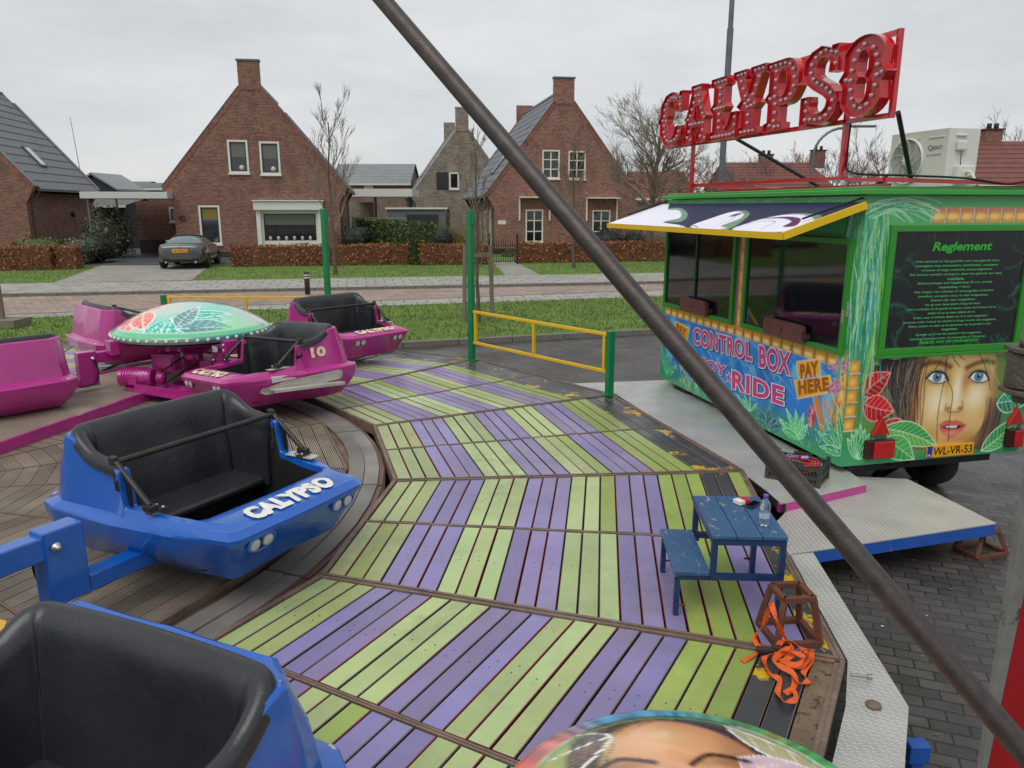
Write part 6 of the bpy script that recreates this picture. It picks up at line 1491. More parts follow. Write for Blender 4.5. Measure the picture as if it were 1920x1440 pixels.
# rules board
def rwin(m_f):
    a, e = RS(1672, 427), RS(1900, 424); f_, g_ = RS(1652, 655), RS(1872, 640)
    x0, x1, z0, z1 = .215, 1.585, .945, 1.965; fw = .05
    mp = lambda x, z, d: (x, -.018 - d, z)
    b = MB(); b.prism([[(x0, z0), (x1, z0), (x1, z1), (x0, z1)], [(x0 + fw, z0 + fw), (x1 - fw, z0 + fw), (x1 - fw, z1 - fw), (x0 + fw, z1 - fw)]], .03, 0, mp); b.prism([[(x0 - .02, z0 - .028), (x1 + .02, z0 - .028), (x1 + .02, z0 - .002), (x0 - .02, z0 - .002)]], .04, 0, mp); o = b.build('notice_frame', m_f, tr, bevel=.003)
    cc = Canvas(x0 + fw, x1 - fw, z0 + fw, z1 - fw, 150, W(26, 28, 32)); R2 = random.Random(3)
    for i in range(14):
        l = R2.random() < .6; xx = cc.x0 + (.02 + R2.random() * .16 if l else 1.2 + R2.random() * .1); yy = R2.uniform(z0 + .05, z0 + .8)
        for k in range(6): cc.stroke(curve_pts((xx, yy), (xx + R2.uniform(-.15, .2) * (1 if l else -1), yy + R2.uniform(-.14, .1)), .15), .02 * R2.random() + .004, R2.choice([W(30, 90, 60), W(24, 60, 52), W(60, 110, 96), W(16, 44, 30)]), .02, .45)
    for k in range(24): xx = R2.uniform(cc.x0, cc.x1); cc.stroke([(xx, cc.y0 + .0), (xx + R2.uniform(-.1, .1), cc.y0 + R2.uniform(.03, .16))], .014, R2.choice([W(20, 80, 50), W(50, 110, 84)]), .02, .5); cc.stroke([(xx, 1.93), (xx + .03, 1.93 - R2.random() * .1)], .014, W(30, 76, 66), .02, .5)
    bo = cc.build('notice_board', lambda X, Y: np.stack([X, X * 0 - .026, Y], -1), mat('notice_print', attr=True, rough=.25, coat=.3), tr)
    mt = mat('notice_text_green', lin(84, 176, 104), .5); mt2 = mat('notice_title_green', lin(40, 176, 50), .5)
    mq = lambda x, z: (x, -.0285, z); xc = .88
    b = MB(); text_mb(b, 'Reglement', mq, .62, 1.17, 1.745, 1.83, bold=.03, slant=.25); b.build('notice_title', mt2, bo)
    lines = [('Deze attractie is niet geschikt voor het gebruik door', .80), ('passagiers met pacemakers, hartkwalen, zwangere', .78), ('vrouwen of enige medische omstandigheden.', .68), ('Die kunnen worden verergerd, door het gebruik van deze', .88), ('installatie.', .16),
             ('Minimumlengte met begeleiding 90 cm, zonder', .72), ('begeleiding 110cm.', .30), ('Het dragen van scherpe of omvangrijke artikelen', .76), ("(stokken, paraplu's enz.) is niet toegestaan.", .68), ('Dieren zijn niet toegestaan.', .43), ('Pas op voor losse sjaals of lang los haar!', .53),
             ('Het is verboden uit de gondel te leunen, armen en/of benen uit te', .85), ('steken of op te staan tijdens de rit.', .46), ('Roken, eten of drinken tijdens de rit is niet toegestaan.', .72), ('personen onder invloed van alcohol of drugs worden niet toegelaten.', .9), ('Zitten, knielen en staan op de zijwanden van de gondel is niet', .8), ('toegestaan.', .16), ('Springen op of van het toestel is niet toegestaan.', .64), ('maximaal aantal personen: 2 volwassenen of 3 kinderen.', .74)]
    b = MB(); z = 1.69
    for i, (tx, w2) in enumerate(lines):
        text_mb(b, tx, mq, xc - w2 / 2, xc + w2 / 2, z - .021, z, bold=.028, spacing=1.05); z -= .0345
    b.build('notice_text', mt, bo)
    b = MB(); text_mb(b, 'Bedankt voor uw medewerking!', mq, .60, 1.17, 1.008, 1.05, bold=.02, slant=.25); b.build('notice_title', mt2, bo)
rwin(m_tgreen)
# louvre vent
b = MB()
for i in range(9): b.box((1.70, -.03, 1.50 + i * .05), (.12, .035, .012), R=Matrix.Rotation(.7, 3, 'X'))
b.build('louvre_vent', mat('louvre', lin(160, 206, 110), .4), tr)
# licence plate, lights, reflectors
pl0, pl1 = RS(1735, 856), RS(1819, 843); px0, px1 = RS(1733, 840)[0], RS(1820, 838)[0]; zc = (RS(1777, 842)[1]); 
b = MB(); b.box(((px0 + px1) / 2, -.028, zc), (px1 - px0, .012, .105)); o = b.build('number_plate', mat('yellow_plate', lin(230, 160, 20), .4), tr, bevel=.003)
b = MB(); b.box((px0 + .028, -.0348, zc), (.05, .002, .1)); b.build('plate_badge', mat('eu_blue', lin(20, 60, 160), .4), o)
b = MB(); text_mb(b, 'NL', lambda x, z: (x, -.0365, z), px0 + .01, px0 + .045, zc - .04, zc - .02, bold=.02); b.build('plate_badge_text', m_white, o)
b = MB(); text_mb(b, 'WL-VR-53', lambda x, z: (x, -.0355, z), px0 + .065, px1 - .02, zc - .033, zc + .036, bold=.012); b.build('plate_text', mat('plate_black', lin(20, 20, 20), .5), o)
m_redlens = mat('red_lens', lin(176, 20, 16), .12, coat=.8, nscale=40, namt=.3)
for xa in ((RS(1614, 860)[0], RS(1664, 855)[0]), (1.60, 1.755)):
    b = MB(); b.box(((xa[0] + xa[1]) / 2, -.045, .155), (xa[1] - xa[0], .06, .16)); o = b.build('tail_light', mat('dark_red_housing', lin(60, 14, 14), .3), tr, bevel=.008)
    b = MB(); b.box(((xa[0] + xa[1]) / 2 + .022, -.079, .155), (xa[1] - xa[0] - .06, .012, .14)); b.build('lens', m_redlens, o, bevel=.004)
    cx_ = (xa[0] + xa[1]) / 2; b = MB(); b.prism([[(cx_ - .085, .275), (cx_ + .085, .275), (cx_, .43)]], .035, 0, lambda x, z, d: (x, -.018 - d, z)); b.build('triangle_reflector', m_redlens, tr, bevel=.004)
# wheels, axle, chassis
m_tyre = mat('tyre_rubber', lin(34, 33, 32), .85, nscale=20, namt=.2); m_rim = mat('wheel_rim', lin(150, 150, 146), .35, .6)
def wheel(parent, x, y, z, r, w_, ax=(1, 0, 0), rimc=None, name='wheel'):
    ax = Vector(ax).normalized(); c_ = Vector((x, y, z)); b = MB(); b.lathe([(r * .55, -w_ / 2), (r * .9, -w_ / 2), (r, -w_ * .32), (r, w_ * .32), (r * .9, w_ / 2), (r * .55, w_ / 2), (r * .55, -w_ / 2)], 28, c=c_, axis=ax); o = b.build(name, m_tyre, parent)
    b = MB(); b.lathe([(r * .56, -w_ * .3), (r * .56, w_ * .42), (r * .5, w_ * .36), (r * .42, w_ * .2), (r * .2, w_ * .28), (r * .16, w_ * .42), (.001, w_ * .42)], 20, c=c_, axis=ax)
    for k in range(5):
        a = k * 2 * PI / 5; R3 = Vector((0, 0, 1)).rotation_difference(ax).to_matrix(); d = R3 @ Vector((math.cos(a), math.sin(a), 0)); b.bar(c_ + ax * w_ * .3 + d * r * .15, c_ + ax * w_ * .3 + d * r * .5, .03, .02)
    b.build('rim', rimc or m_rim, o); return o
wheel(tr, .075, 2.98, GZ + .235, .235, .15, (-1, 0, 0)); wheel(tr, 1.28, .42, GZ + .235, .235, .2, (1, .25, 0)); wheel(tr, TW - .13, 3.05, GZ + .2, .2, .14, (1, 0, 0))
b = MB(); b.box((TW / 2, TL / 2, TB - .06), (TW - .3, TL - .2, .1)); b.box((TW / 2, .5, GZ + .27), (TW - .4, .1, .1)); b.bar((.55, .1, TB - .05), (.62, .35, GZ + .12), .04); b.bar((.75, .1, TB - .05), (.65, .35, GZ + .12), .04); b.bar((.35, .35, GZ + .06), (1.1, .35, GZ + .06), .05)
b.build('chassis', mat('black_chassis', lin(26, 26, 28), .6), tr)
# opened window flap with abstract print (a part of the trailer)
HZ, OZ, OD = 2.135, 1.91, .70; y0, y1 = -.03, 3.58
cc = Canvas(0, y1 - y0, 0, .74, 130, W(40, 44, 76))     # x runs from the far end to the near end, y from outer edge to hinge
zaw = Z(1140, 330, 3.692)
FO = None
def AW(u, v):   # photo px -> flap plane coords
    r = ray(u, v); A_ = TC + Vector((0, 0, HZ)); un = Vector((math.cos(TA), math.sin(TA), 0)); vn = Vector((-math.sin(TA), math.cos(TA), 0))
    dn = (-un * OD + Vector((0, 0, OZ - HZ))).normalized(); nr = vn.cross(dn); o_ = Vector((0, 0, CH)); t_ = (A_ - o_).dot(nr) / r.dot(nr); P = o_ + r * t_ - A_
    return (y1 - P.dot(vn), .74 - P.dot(dn))
AWp = lambda pts: [AW(1140 + a / 3.692, 330 + b_ / 3.692) for a, b_ in pts]
WH, GN, PR = W(232, 230, 244), W(116, 150, 124), W(92, 46, 92)
cc.fill([(p.x, p.y) for p in smooth_line([(q[0], q[1], 0) for q in AWp([(400, 325), (520, 320), (570, 270), (520, 225), (430, 230), (330, 270), (380, 380)])], 4, True)], GN, .006)
cc.fill([(p.x, p.y) for p in smooth_line([(q[0], q[1], 0) for q in AWp([(-80, 360), (400, 195), (430, 235), (500, 238), (525, 265), (510, 295), (440, 310), (400, 326), (540, 350), (500, 400), (-60, 370)])], 3, True)], WH, .004)
cc.fill([(p.x, p.y) for p in smooth_line([(q[0], q[1], 0) for q in AWp([(560, 380), (740, 300), (880, 250), (960, 240), (1000, 262), (970, 300), (880, 360), (740, 400)])], 4, True)], GN, .006)
cc.fill([(p.x, p.y) for p in smooth_line([(q[0], q[1], 0) for q in AWp([(590, 350), (720, 300), (860, 255), (930, 250), (960, 268), (930, 300), (850, 330), (800, 352), (840, 365), (740, 375), (660, 372)])], 4, True)], WH, .004)
cc.stroke(AWp([(560, 350), (700, 300), (860, 252), (930, 240), (990, 262)]), .008, W(30, 30, 50)); cc.stroke(AWp([(740, 358), (810, 330), (880, 300), (910, 272)]), .007, PR); q = AWp([(905, 272)])[0]; cc.blob(q[0], q[1], .06, .06, PR, 1, p=3)
cc.fill([(p.x, p.y) for p in smooth_line([(q[0], q[1], 0) for q in AWp([(1000, 330), (1180, 280), (1330, 262), (1470, 270), (1500, 290), (1440, 330), (1380, 360)])], 4, True)], GN, .006)
cc.fill([(p.x, p.y) for p in smooth_line([(q[0], q[1], 0) for q in AWp([(880, 370), (1060, 310), (1200, 278), (1330, 270), (1420, 285), (1450, 310), (1400, 345), (1240, 390), (1000, 385)])], 4, True)], WH, .004)
cc.fill([(p.x, p.y) for p in smooth_line([(q[0], q[1], 0) for q in AWp([(1080, 300), (1250, 285), (1350, 296), (1350, 325), (1310, 352), (1230, 355), (1290, 320), (1230, 298)])], 4, True)], PR, .005)
cc.stroke(AWp([(900, 370), (1040, 322), (1160, 316), (1170, 330), (1080, 372)]), .007, W(40, 36, 70)); cc.stroke(AWp([(520, 350), (600, 345), (640, 358)]), .012, W(40, 36, 60))
un_d = Vector((-OD, 0, OZ - HZ)); 
def flapmap(dz):
    def f(X, Y):
        k = 1 - Y / .74; n_ = np.array([-(OZ - HZ), 0, -OD]); n_ = -n_ / np.linalg.norm(n_)
        return np.stack([-.03 - OD * k + n_[0] * dz, y1 - X, HZ + (OZ - HZ) * k + n_[2] * dz], -1)
    return f
fl = MB(); A = Vector((-.03, 0, HZ)); Bq = Vector((-.03 - OD, 0, OZ))
fl.prism([[(A.x, A.z), (Bq.x, Bq.z), (Bq.x, Bq.z - .03), (A.x, A.z - .03)]], y0, y1, lambda x, z, y: (x, y, z)); fo = fl.build('window_flap', mat('navy_panel', lin(36, 40, 90), .4), tr)
cc.build('flap_print', flapmap(.004), mat('flap_print', attr=True, rough=.6, spec=.25), fo)
b = MB(); b.bar((Bq.x - .008, y0 - .02, Bq.z - .02), (Bq.x - .008, y1, Bq.z - .02), .028, .05); b.bar((A.x - .01, y0 - .014, A.z - .02), (Bq.x, y0 - .014, Bq.z - .02), .028, .055); b.build('flap_edge', mat('yellow_edge', lin(226, 184, 10), .4), fo)
for yy in (y0 + .08, y1 - .05):
    b = MB(); b.tube([(-.02, yy - .02, 2.17), (Bq.x + .22, yy, OZ + .105)], .009, 6); b.build('flap_stay', m_liner, tr)
# ================================================================== SIGN ON THE ROOF
m_red = mat('red_sign_paint', lin(190, 16, 28), .2, coat=.7, nscale=3, namt=.1)
m_red2 = mat('red_sign_face', lin(176, 16, 30), .35, coat=.3, nscale=3, namt=.15)
sg = thing('letter_sign', 'large red roof sign of seven bulb studded circus letters on a red tube frame', 'sign', tuple(TC), TA)
BY = 2.30
def SP(u, v): s, z = FL.at(u, v, 0.0); return s, z
def bars(name, segs, w_=.04, x=0.0):
    b = MB()
    for (a, e) in segs: b.bar((x, a[0], a[1]), (x, e[0], e[1]), w_)
    return b.build(name, m_red, sg)
sl_, sr_ = 3.74, -.095
bars('frame', [((sl_, 2.80), (sr_, 2.76)), ((3.55, 3.365), (sr_, 3.33)), ((sr_, 2.74), (sr_, 3.35)), ((.415, 2.33), (.415, 3.33)), ((3.06, 2.25), (3.06, 2.8))], .036, .06)
b = MB(); 
for (a, e) in [((0.1, 3.10, 2.345), (.1, .40, 2.33)), ((.1, .40, 2.315), (.1, -.04, 2.305)), ((.1, -.04, 2.305), (1.75, -.04, 2.275)), ((.1, 3.1, 2.345), (1.2, 3.1, 2.30)), ((.35, 3.06, 2.27), (.35, .2, 2.27))]: b.bar(a, e, .03)
b.build('roof_rail', m_red, sg)
for (yy, z1_, x1_, y1_) in ((2.25, 2.80, .95, 1.95), (-.11, 2.78, .55, .2)):
    b = MB(); b.tube([(.1, yy, z1_), (x1_, y1_, 2.30)], .018, 10); b.build('stay', mat('black_tube', lin(34, 36, 46), .35, .2), sg)
b = MB(); b.tube(smooth_line([(.09, .40, 2.75), (.08, .39, 2.5), (.09, .33, 2.37), (.3, -.055, 2.335), (.8, -.06, 2.32), (1.2, -.07, 2.28), (1.45, -.065, 2.30), (1.7, -.07, 2.24)], 6), .008, 6); b.build('cable', m_liner, sg)
def arc(cx_, cy_, rx, ry, a0, a1, n=12): return [(cx_ + rx * math.cos(math.radians(a0 + (a1 - a0) * i / n)), cy_ + ry * math.sin(math.radians(a0 + (a1 - a0) * i / n))) for i in range(n + 1)]
# circus letters in a unit box (x 0..1, y 0..1): outer loop, holes, bulb rows
LET = {
 'C': ([[(1.0, .98), (.97, .64), (.72, .64)] + arc(.56, .74, .14, .12, 0, 180, 6) + [(.42, .60), (.36, .53), (.36, .47), (.42, .40)] + arc(.56, .26, .14, .12, 180, 360, 6) + [(.74, .34), (1.0, .34)] + arc(.54, .30, .46, .30, 0, -100, 9) + [(.30, .04), (.10, .22), (.09, .42), (.0, .5), (.09, .58), (.10, .78), (.30, .96)] + arc(.55, .72, .40, .28, 110, 40, 6) + [(.88, .98)]],
       [[(.86, .88), (.86, .74)], [(.70, .88), (.5, .92), (.3, .85), (.22, .7), (.22, .55), (.12, .5), (.3, .5), (.22, .42), (.22, .28), (.32, .13), (.52, .07), (.75, .12), (.86, .25)]]),
 'A': ([[(.30, 1.0), (.72, 1.0), (.70, .88), (.88, .50), (.96, .44), (.88, .38), (.90, .14), (1.0, .12), (1.0, 0), (.58, 0), (.58, .12), (.64, .14), (.62, .28), (.38, .28), (.36, .14), (.42, .12), (.42, 0), (0, 0), (0, .12), (.10, .14), (.14, .38), (.06, .44), (.16, .50), (.32, .86), (.30, .9)], [(.44, .40), (.60, .40), (.54, .64), (.50, .64)]],
       [[(.40, .94), (.50, .94), (.61, .94)], [(.44, .82), (.34, .66), (.26, .5), (.14, .44), (.24, .34), (.22, .2), (.1, .06), (.3, .06)], [(.58, .82), (.66, .66), (.74, .5), (.87, .44), (.78, .34), (.8, .2), (.68, .06), (.9, .06)], [(.36, .33), (.5, .33), (.64, .33)]]),
 'L': ([[(0, 1), (.62, 1), (.62, .88), (.50, .86), (.50, .60), (.60, .52), (.50, .44), (.50, .22), (.56, .14), (.70, .22), (.80, .40), (1, .40), (1, 0), (0, 0), (0, .12), (.12, .14), (.12, .44), (0, .52), (.12, .60), (.12, .86), (0, .88)]],
       [[(.1, .94), (.3, .94), (.5, .94)], [(.31, .84), (.31, .74), (.31, .62)], [(.12, .52), (.31, .52), (.5, .52)], [(.31, .42), (.31, .32), (.31, .2)], [(.08, .06), (.26, .06), (.44, .06), (.6, .06), (.76, .06), (.91, .08), (.91, .2), (.91, .32)]]),
 'Y': ([[(0, 1), (.42, 1), (.42, .90), (.38, .88), (.50, .62), (.62, .88), (.56, .90), (.56, 1), (1, 1), (1, .90), (.90, .88), (.72, .54), (.84, .46), (.70, .38), (.68, .12), (.80, .10), (.80, 0), (.22, 0), (.22, .10), (.34, .12), (.32, .38), (.16, .46), (.30, .54), (.10, .88), (0, .90)]],
       [[(.1, .95), (.22, .95), (.34, .95)], [(.66, .95), (.78, .95), (.9, .95)], [(.22, .84), (.3, .72), (.38, .6)], [(.78, .84), (.7, .72), (.62, .6)], [(.5, .52), (.3, .46), (.5, .42), (.7, .46)], [(.5, .3), (.5, .18)], [(.3, .05), (.5, .05), (.7, .05)]]),
 'P': ([[(0, 1), (.60, 1)] + arc(.62, .70, .38, .30, 90, 12, 7) + [(.98, .60), (1.0, .58), (.97, .54)] + arc(.62, .60, .34, .24, -30, -90, 5) + [(.52, .36), (.46, .34), (.46, .12), (.58, .10), (.58, 0), (0, 0), (0, .10), (.12, .12), (.12, .40), (.0, .48), (.12, .56), (.12, .88), (0, .90)], arc(.52, .68, .13, .20, 0, 360, 14)[:-1]],
       [[(.1, .95), (.25, .95), (.4, .95), (.56, .95), (.70, .91), (.80, .82), (.84, .7), (.83, .58), (.76, .48), (.62, .42), (.48, .42)], [(.27, .86), (.27, .74), (.27, .62)], [(.12, .48), (.28, .5), (.3, .38), (.3, .26)], [(.28, .14), (.1, .05), (.28, .05), (.46, .05)]]),
 'S': ([[(.97, 1.0), (.97, .66), (.76, .66)] + arc(.58, .76, .20, .13, -20, 180, 8) + [(.38, .68), (.46, .62), (.78, .50), (.96, .38), (1.02, .24), (.96, .10), (.80, 0), (.56, -.02), (.34, .02), (.24, .04), (.22, 0), (.02, 0), (.02, .38), (.24, .38)] + arc(.50, .26, .26, .14, 160, 360, 8)[::1] + [(.76, .30), (.66, .36), (.34, .48), (.14, .58), (.04, .70), (.06, .88), (.24, .98), (.50, 1.03), (.72, .98), (.78, .96), (.80, 1.0)]],
       [[(.87, .9), (.87, .76)], [(.74, .93), (.58, .97), (.4, .94), (.25, .88), (.18, .76), (.24, .65), (.38, .57), (.55, .51), (.7, .45), (.85, .36), (.88, .24), (.8, .12), (.64, .06), (.46, .05), (.3, .07), (.14, .07), (.14, .2), (.14, .32)]]),
 'O': ([[(.50, 1.02)] + arc(.5, .72, .44, .30, 75, 20, 5) + [(.90, .60), (1.0, .50), (.90, .40)] + arc(.5, .28, .44, .30, -20, -160, 10) + [(.10, .40), (0, .50), (.10, .60)] + arc(.5, .72, .44, .30, 160, 105, 5), [(.50, .84)] + arc(.5, .70, .12, .14, 80, 0, 4) + [(.62, .58), (.56, .50), (.62, .42)] + arc(.5, .30, .12, .14, 0, -180, 6) + [(.38, .42), (.44, .50), (.38, .58)] + arc(.5, .70, .12, .14, 180, 100, 4)],
       [arc(.5, .5, .28, .42, 98, 441, 19), [(.12, .5), (.3, .5)], [(.7, .5), (.88, .5)]]),
 }

LSEQ = 'CALYPSO'
# left/right photo px of each letter front at mid height -> distance along the sign
S2 = lambda x, y: SP(1220 + x / 4, 40 + y / 4)
LP = {'C': (3.80, 3.17, 2.80, 3.385), 'A': (3.12, 2.57, 2.79, 3.38), 'L': (2.50, 1.97, 2.775, 3.378), 'Y': (2.05, 1.49, 2.78, 3.378), 'P': (1.462, .96, 2.778, 3.36), 'S': (.905, .43, 2.775, 3.35), 'O': (.405, -.125, 2.785, 3.335)}
bulb_mesh = None
for ch in LSEQ:
    s0, s1, zb_, zt = LP[ch]
    loops, rows = LET[ch]; mpL = lambda x, z: (s0 + (s1 - s0) * x, zb_ + (zt - zb_) * z)
    L2 = [[mpL(*p) for p in l] for l in loops]
    b = MB(); b.prism(L2, -.025, .035, lambda s, z, d: (d, s, z), sides=False)
    lt = b.build('sign_letter', m_red2, sg)
    # returns (side walls) with real thickness, standing proud of the face
    b = MB(); T = .006
    for l in L2:
        n = len(l); V = [Vector((p[0], p[1])) for p in l]
        ar = sum(V[i].x * V[(i + 1) % n].y - V[(i + 1) % n].x * V[i].y for i in range(n)); sgn = 1 if ar > 0 else -1
        nn_ = []
        for i in range(n):
            d1 = (V[i] - V[i - 1]); d2 = (V[(i + 1) % n] - V[i]); d1 = d1.normalized() if d1.length > 0 else d2.normalized(); d2 = d2.normalized() if d2.length > 0 else d1
            q = Vector((d1.y + d2.y, -d1.x - d2.x)); nn_.append(q.normalized() * sgn * T if q.length > .1 else Vector((d1.y, -d1.x)) * sgn * T)
        ou = [V[i] + nn_[i] for i in range(n)]; f0, f1_ = -.05, .04
        P = [(f0, p.x, p.y) for p in V] + [(f0, p.x, p.y) for p in ou] + [(f1_, p.x, p.y) for p in ou] + [(f1_, p.x, p.y) for p in V]
        fs = []
        for i in range(n):
            j = (i + 1) % n; fs += [(i, j, n + j, n + i), (n + i, n + j, 2 * n + j, 2 * n + i), (2 * n + i, 2 * n + j, 3 * n + j, 3 * n + i), (3 * n + i, 3 * n + j, j, i)]
        b.add(P, fs)
    b.build('letter_return', m_red, lt)
    pts = []
    for row in rows:
        V = [Vector((mpL(*p)[0], mpL(*p)[1])) for p in row]; seg_ = [(V[i + 1] - V[i]).length for i in range(len(V) - 1)]; T_ = sum(seg_); k = max(1, round(T_ / .072))
        for i in range(k + 1):
            t_ = T_ * i / k; a = 0
            while a < len(seg_) - 1 and t_ > seg_[a]: t_ -= seg_[a]; a += 1
            p = V[a].lerp(V[a + 1], min(1, t_ / max(1e-6, seg_[a])))
            if all((p - q).length > .05 for q in pts): pts.append(p)
    for p in pts:
        if bulb_mesh is None:
            b = MB(); b.lathe([(.018, 0), (.018, .005), (.0155, .008), (.016, .014), (.011, .021), (.001, .024)], 12, axis=(-1, 0, 0)); bo = b.build('bulb', mat('sign_bulb_cap', lin(190, 164, 168), .15, coat=.6, nscale=70, namt=.3), lt); bulb_mesh = bo
        else: bo = bulb_mesh.copy(); COL.objects.link(bo); bo.parent = lt
        bo.location = (-.026, p.x, p.y)
# ================================================================== AIR CONDITIONER
t = thing('air_conditioner', 'white outdoor air conditioning unit with round fan grille on the trailer roof', 'air conditioner', (TC + FR.d * .9 + FR.n * .907).to_tuple()[:2] + (2.268,), TA - PI / 2)
m_ac = mat('white_appliance', lin(214, 212, 206), .35, coat=.2, nscale=2, namt=.04); aw, ah, ad = .655, .455, .30
fcx, fcz, fr_ = .215, .215, .185
b = MB(); b.prism([[(0, 0), (aw, 0), (aw, ah), (0, ah)], [(fcx + fr_ * math.cos(a * PI / 16), fcz + fr_ * math.sin(a * PI / 16)) for a in range(32)]], 0, .02, lambda x, z, y: (x, y, z)); b.box((.01, ad / 2 + .01, ah / 2), (.02, ad - .02, ah - .002)); b.box((aw - .01, ad / 2 + .01, ah / 2), (.02, ad - .02, ah - .002)); b.box((aw / 2, ad / 2 + .01, ah - .01), (aw - .045, ad - .02, .018)); b.box((aw / 2, ad / 2, .01), (aw - .045, ad - .05, .018)); b.box((aw / 2, ad - .01, ah / 2), (aw - .045, .02, ah - .045)); b.box((.43, .15, ah / 2), (.01, .25, ah - .045)); b.build('casing', m_ac, t)
b = MB(); b.lathe([(fr_ * 1.04, 0), (fr_ * 1.04, .016), (fr_ * .97, .018), (fr_ * .97, 0)], 40, c=(fcx, 0.0, fcz), axis=(0, -1, 0)); b.f = b.f[:-2]; b.fc = b.fc[:-2]; b.sm = b.sm[:-2]; b.fm = b.fm[:-2]
for k in range(1, 16):
    r = .035 + k * (fr_ - .035) / 16; b.tube([(fcx + r * math.cos(a * PI / 18), -.012, fcz + r * math.sin(a * PI / 18)) for a in range(37)], .0022, 4)
for k in range(9):
    a0 = k * 2 * PI / 9; b.tube([(fcx + (.03 + (fr_ - .03) * q / 8) * math.cos(a0 + q * .12), -.016, fcz + (.03 + (fr_ - .03) * q / 8) * math.sin(a0 + q * .12)) for q in range(9)], .003, 4)
b.lathe([(.038, 0), (.038, .012), (.03, .018), (.001, .019)], 20, c=(fcx, -.008, fcz), axis=(0, -1, 0)); b.build('fan_grille', m_ac, t)
b = MB()
for k in range(3):
    a0 = k * 2.094; P = []
    for i in range(7):
        for j in range(5): r = .04 + (fr_ - .05) * i / 6; a = a0 + (j / 4 - .5) * 1.3 + i * .08; P.append((fcx + r * math.cos(a), .05 + .04 * (j / 4 - .5), fcz + r * math.sin(a)))
    b.grid(P, 7, 5)
b.lathe([(.045, 0), (.045, .05)], 16, c=(fcx, .06, fcz), axis=(0, -1, 0)); b.build('fan', mat('fan_grey', lin(120, 122, 122), .5), t)
b = MB(); b.box((fcx, .10, fcz), (.40, .01, .42)); b.build('fan_shroud', mat('dark_coil', lin(70, 72, 74), .6), t)
b = MB(); text_mb(b, 'Q', lambda x, z: (x, -.003, z), .445, .495, .285, .335, bold=-.005); text_mb(b, 'VENTI', lambda x, z: (x, -.003, z), .485, .60, .293, .325, bold=.0); text_mb(b, 'DC INVERTER', lambda x, z: (x, -.003, z), .445, .595, .245, .262, bold=-.004); b.build('lettering', mat('grey_print', lin(60, 60, 62), .5), t)
for (x, z, l) in ((.53, .395, .17), (.33, .40, .04)):
    b = MB(); b.box((x, -.002, z), (l, .008, .012)); b.build('casing_rib', m_ac, t, bevel=.003)
for cc_, sz_ in (((aw + .018, .12, .32), (.035, .09, .08)), ((aw + .01, .12, .40), (.02, .1, .02)), ((aw + .03, .16, .10), (.06, .16, .13))): b = MB(); b.box(cc_, sz_); b.build('service_cover', m_ac, t, bevel=.012)
b = MB()
for k in range(4): b.box((aw + .004, .24, .06 + k * .022), (.008, .05, .008))
b.build('side_slots', m_ac, t)
for k in (0, 1):
    b = MB(); b.tube(smooth_line([(aw + .05, .15 + k * .03, .10 - k * .03), (aw + .10, .15 + k * .03, .11 - k * .03), (aw + .15, .15, .06), (aw + .17 + k * .01, .14, -.0)], 5), .012, 8); b.build('pipe', mat('pipe_lagging', lin(214, 206, 190), .6), t)
b = MB(); b.box((.12, ad / 2, -.012), (.04, ad, .02)); b.box((.53, ad / 2, -.012), (.04, ad, .02)); b.build('foot', m_ac, t)
b = MB(); b.tube(smooth_line([(aw + .03, .11, .28), (aw + .035, .11, .2), (aw + .03, .12, .15)], 4), .004, 5); b.build('wire', mat('grey_print'), t)
# ================================================================== PLATFORMS
m_blueold = mat('worn_blue_edge', lin(30, 84, 170), .45, nscale=5, namt=.2, col2=lin(150, 120, 90), thr=.63, c2scale=14)
m_alu = treadmat('aluminium_tread', lin(206, 205, 200), .42, .22)
def slab(name, pts, z, th, mt_, me_, lab, cat, skip=()):
    t = thing(name, lab, cat, (pts[0][0], pts[0][1], 0)); P = [(p[0] - pts[0][0], p[1] - pts[0][1]) for p in pts]
    b = MB(); b.prism([P], z, z - .008, lambda x, y, zz: (x, y, zz)); b.build('deck_plate', mt_, t)
    b = MB(); n = len(P); cx_ = sum(p[0] for p in P) / n; cy_ = sum(p[1] for p in P) / n
    for i in range(n):
        a, c_ = Vector((*P[i], 0)), Vector((*P[(i + 1) % n], 0)); ce = Vector((cx_, cy_, 0)); nrm = Vector((-(c_ - a).y, (c_ - a).x, 0)).normalized(); nrm = nrm if (ce - a).dot(nrm) > 0 else -nrm; o = nrm * .02
        zz = z - .0085 - th / 2; b.bar(a + o + Vector((0, 0, zz)), c_ + o + Vector((0, 0, zz)), .036, th)
        if skip and i not in skip: b.build('edge_frame', m_under, t); b = MB()
        elif skip: b.build('edge_frame', me_, t); b = MB()
    if not skip: b.build('edge_frame', me_, t)
    return t
gg = lambda u, v, z: (G(u, v, z).x, G(u, v, z).y)
walk = [gg(1072, 719, -.04), gg(1160, 742, -.04), gg(1252, 800, -.04), gg(1392, 886, -.04), gg(1440, 922, -.04), gg(1465, 944, -.04), gg(1625, 907, -.04), gg(1576, 873, -.04), (2.62, 6.4), (2.2, 8.6), gg(1262, 712, -.04)]
slab('walkway', walk, -.04, .065, m_alu, m_mag, 'aluminium tread plate walkway beside the trailer, ending in a magenta edge', 'platform', (5,))
bp = [gg(1478, 1040, -.115), gg(1868, 981, -.115), gg(1702, 898, -.115), (2.3, 6.2), (2.02, 5.3), (1.80, 5.0)]
slab('low_platform', bp, -.115, .085, m_alu, m_blueold, 'low grey tread plate platform with a worn blue front edge', 'platform')
sp = [gg(1482, 1045, -.07), gg(1524, 1040, -.07), gg(1703, 1331, -.07), gg(1692, 1500, -.07), gg(1545, 1500, -.07), gg(1585, 1330, -.07), gg(1589, 1244, -.07)]
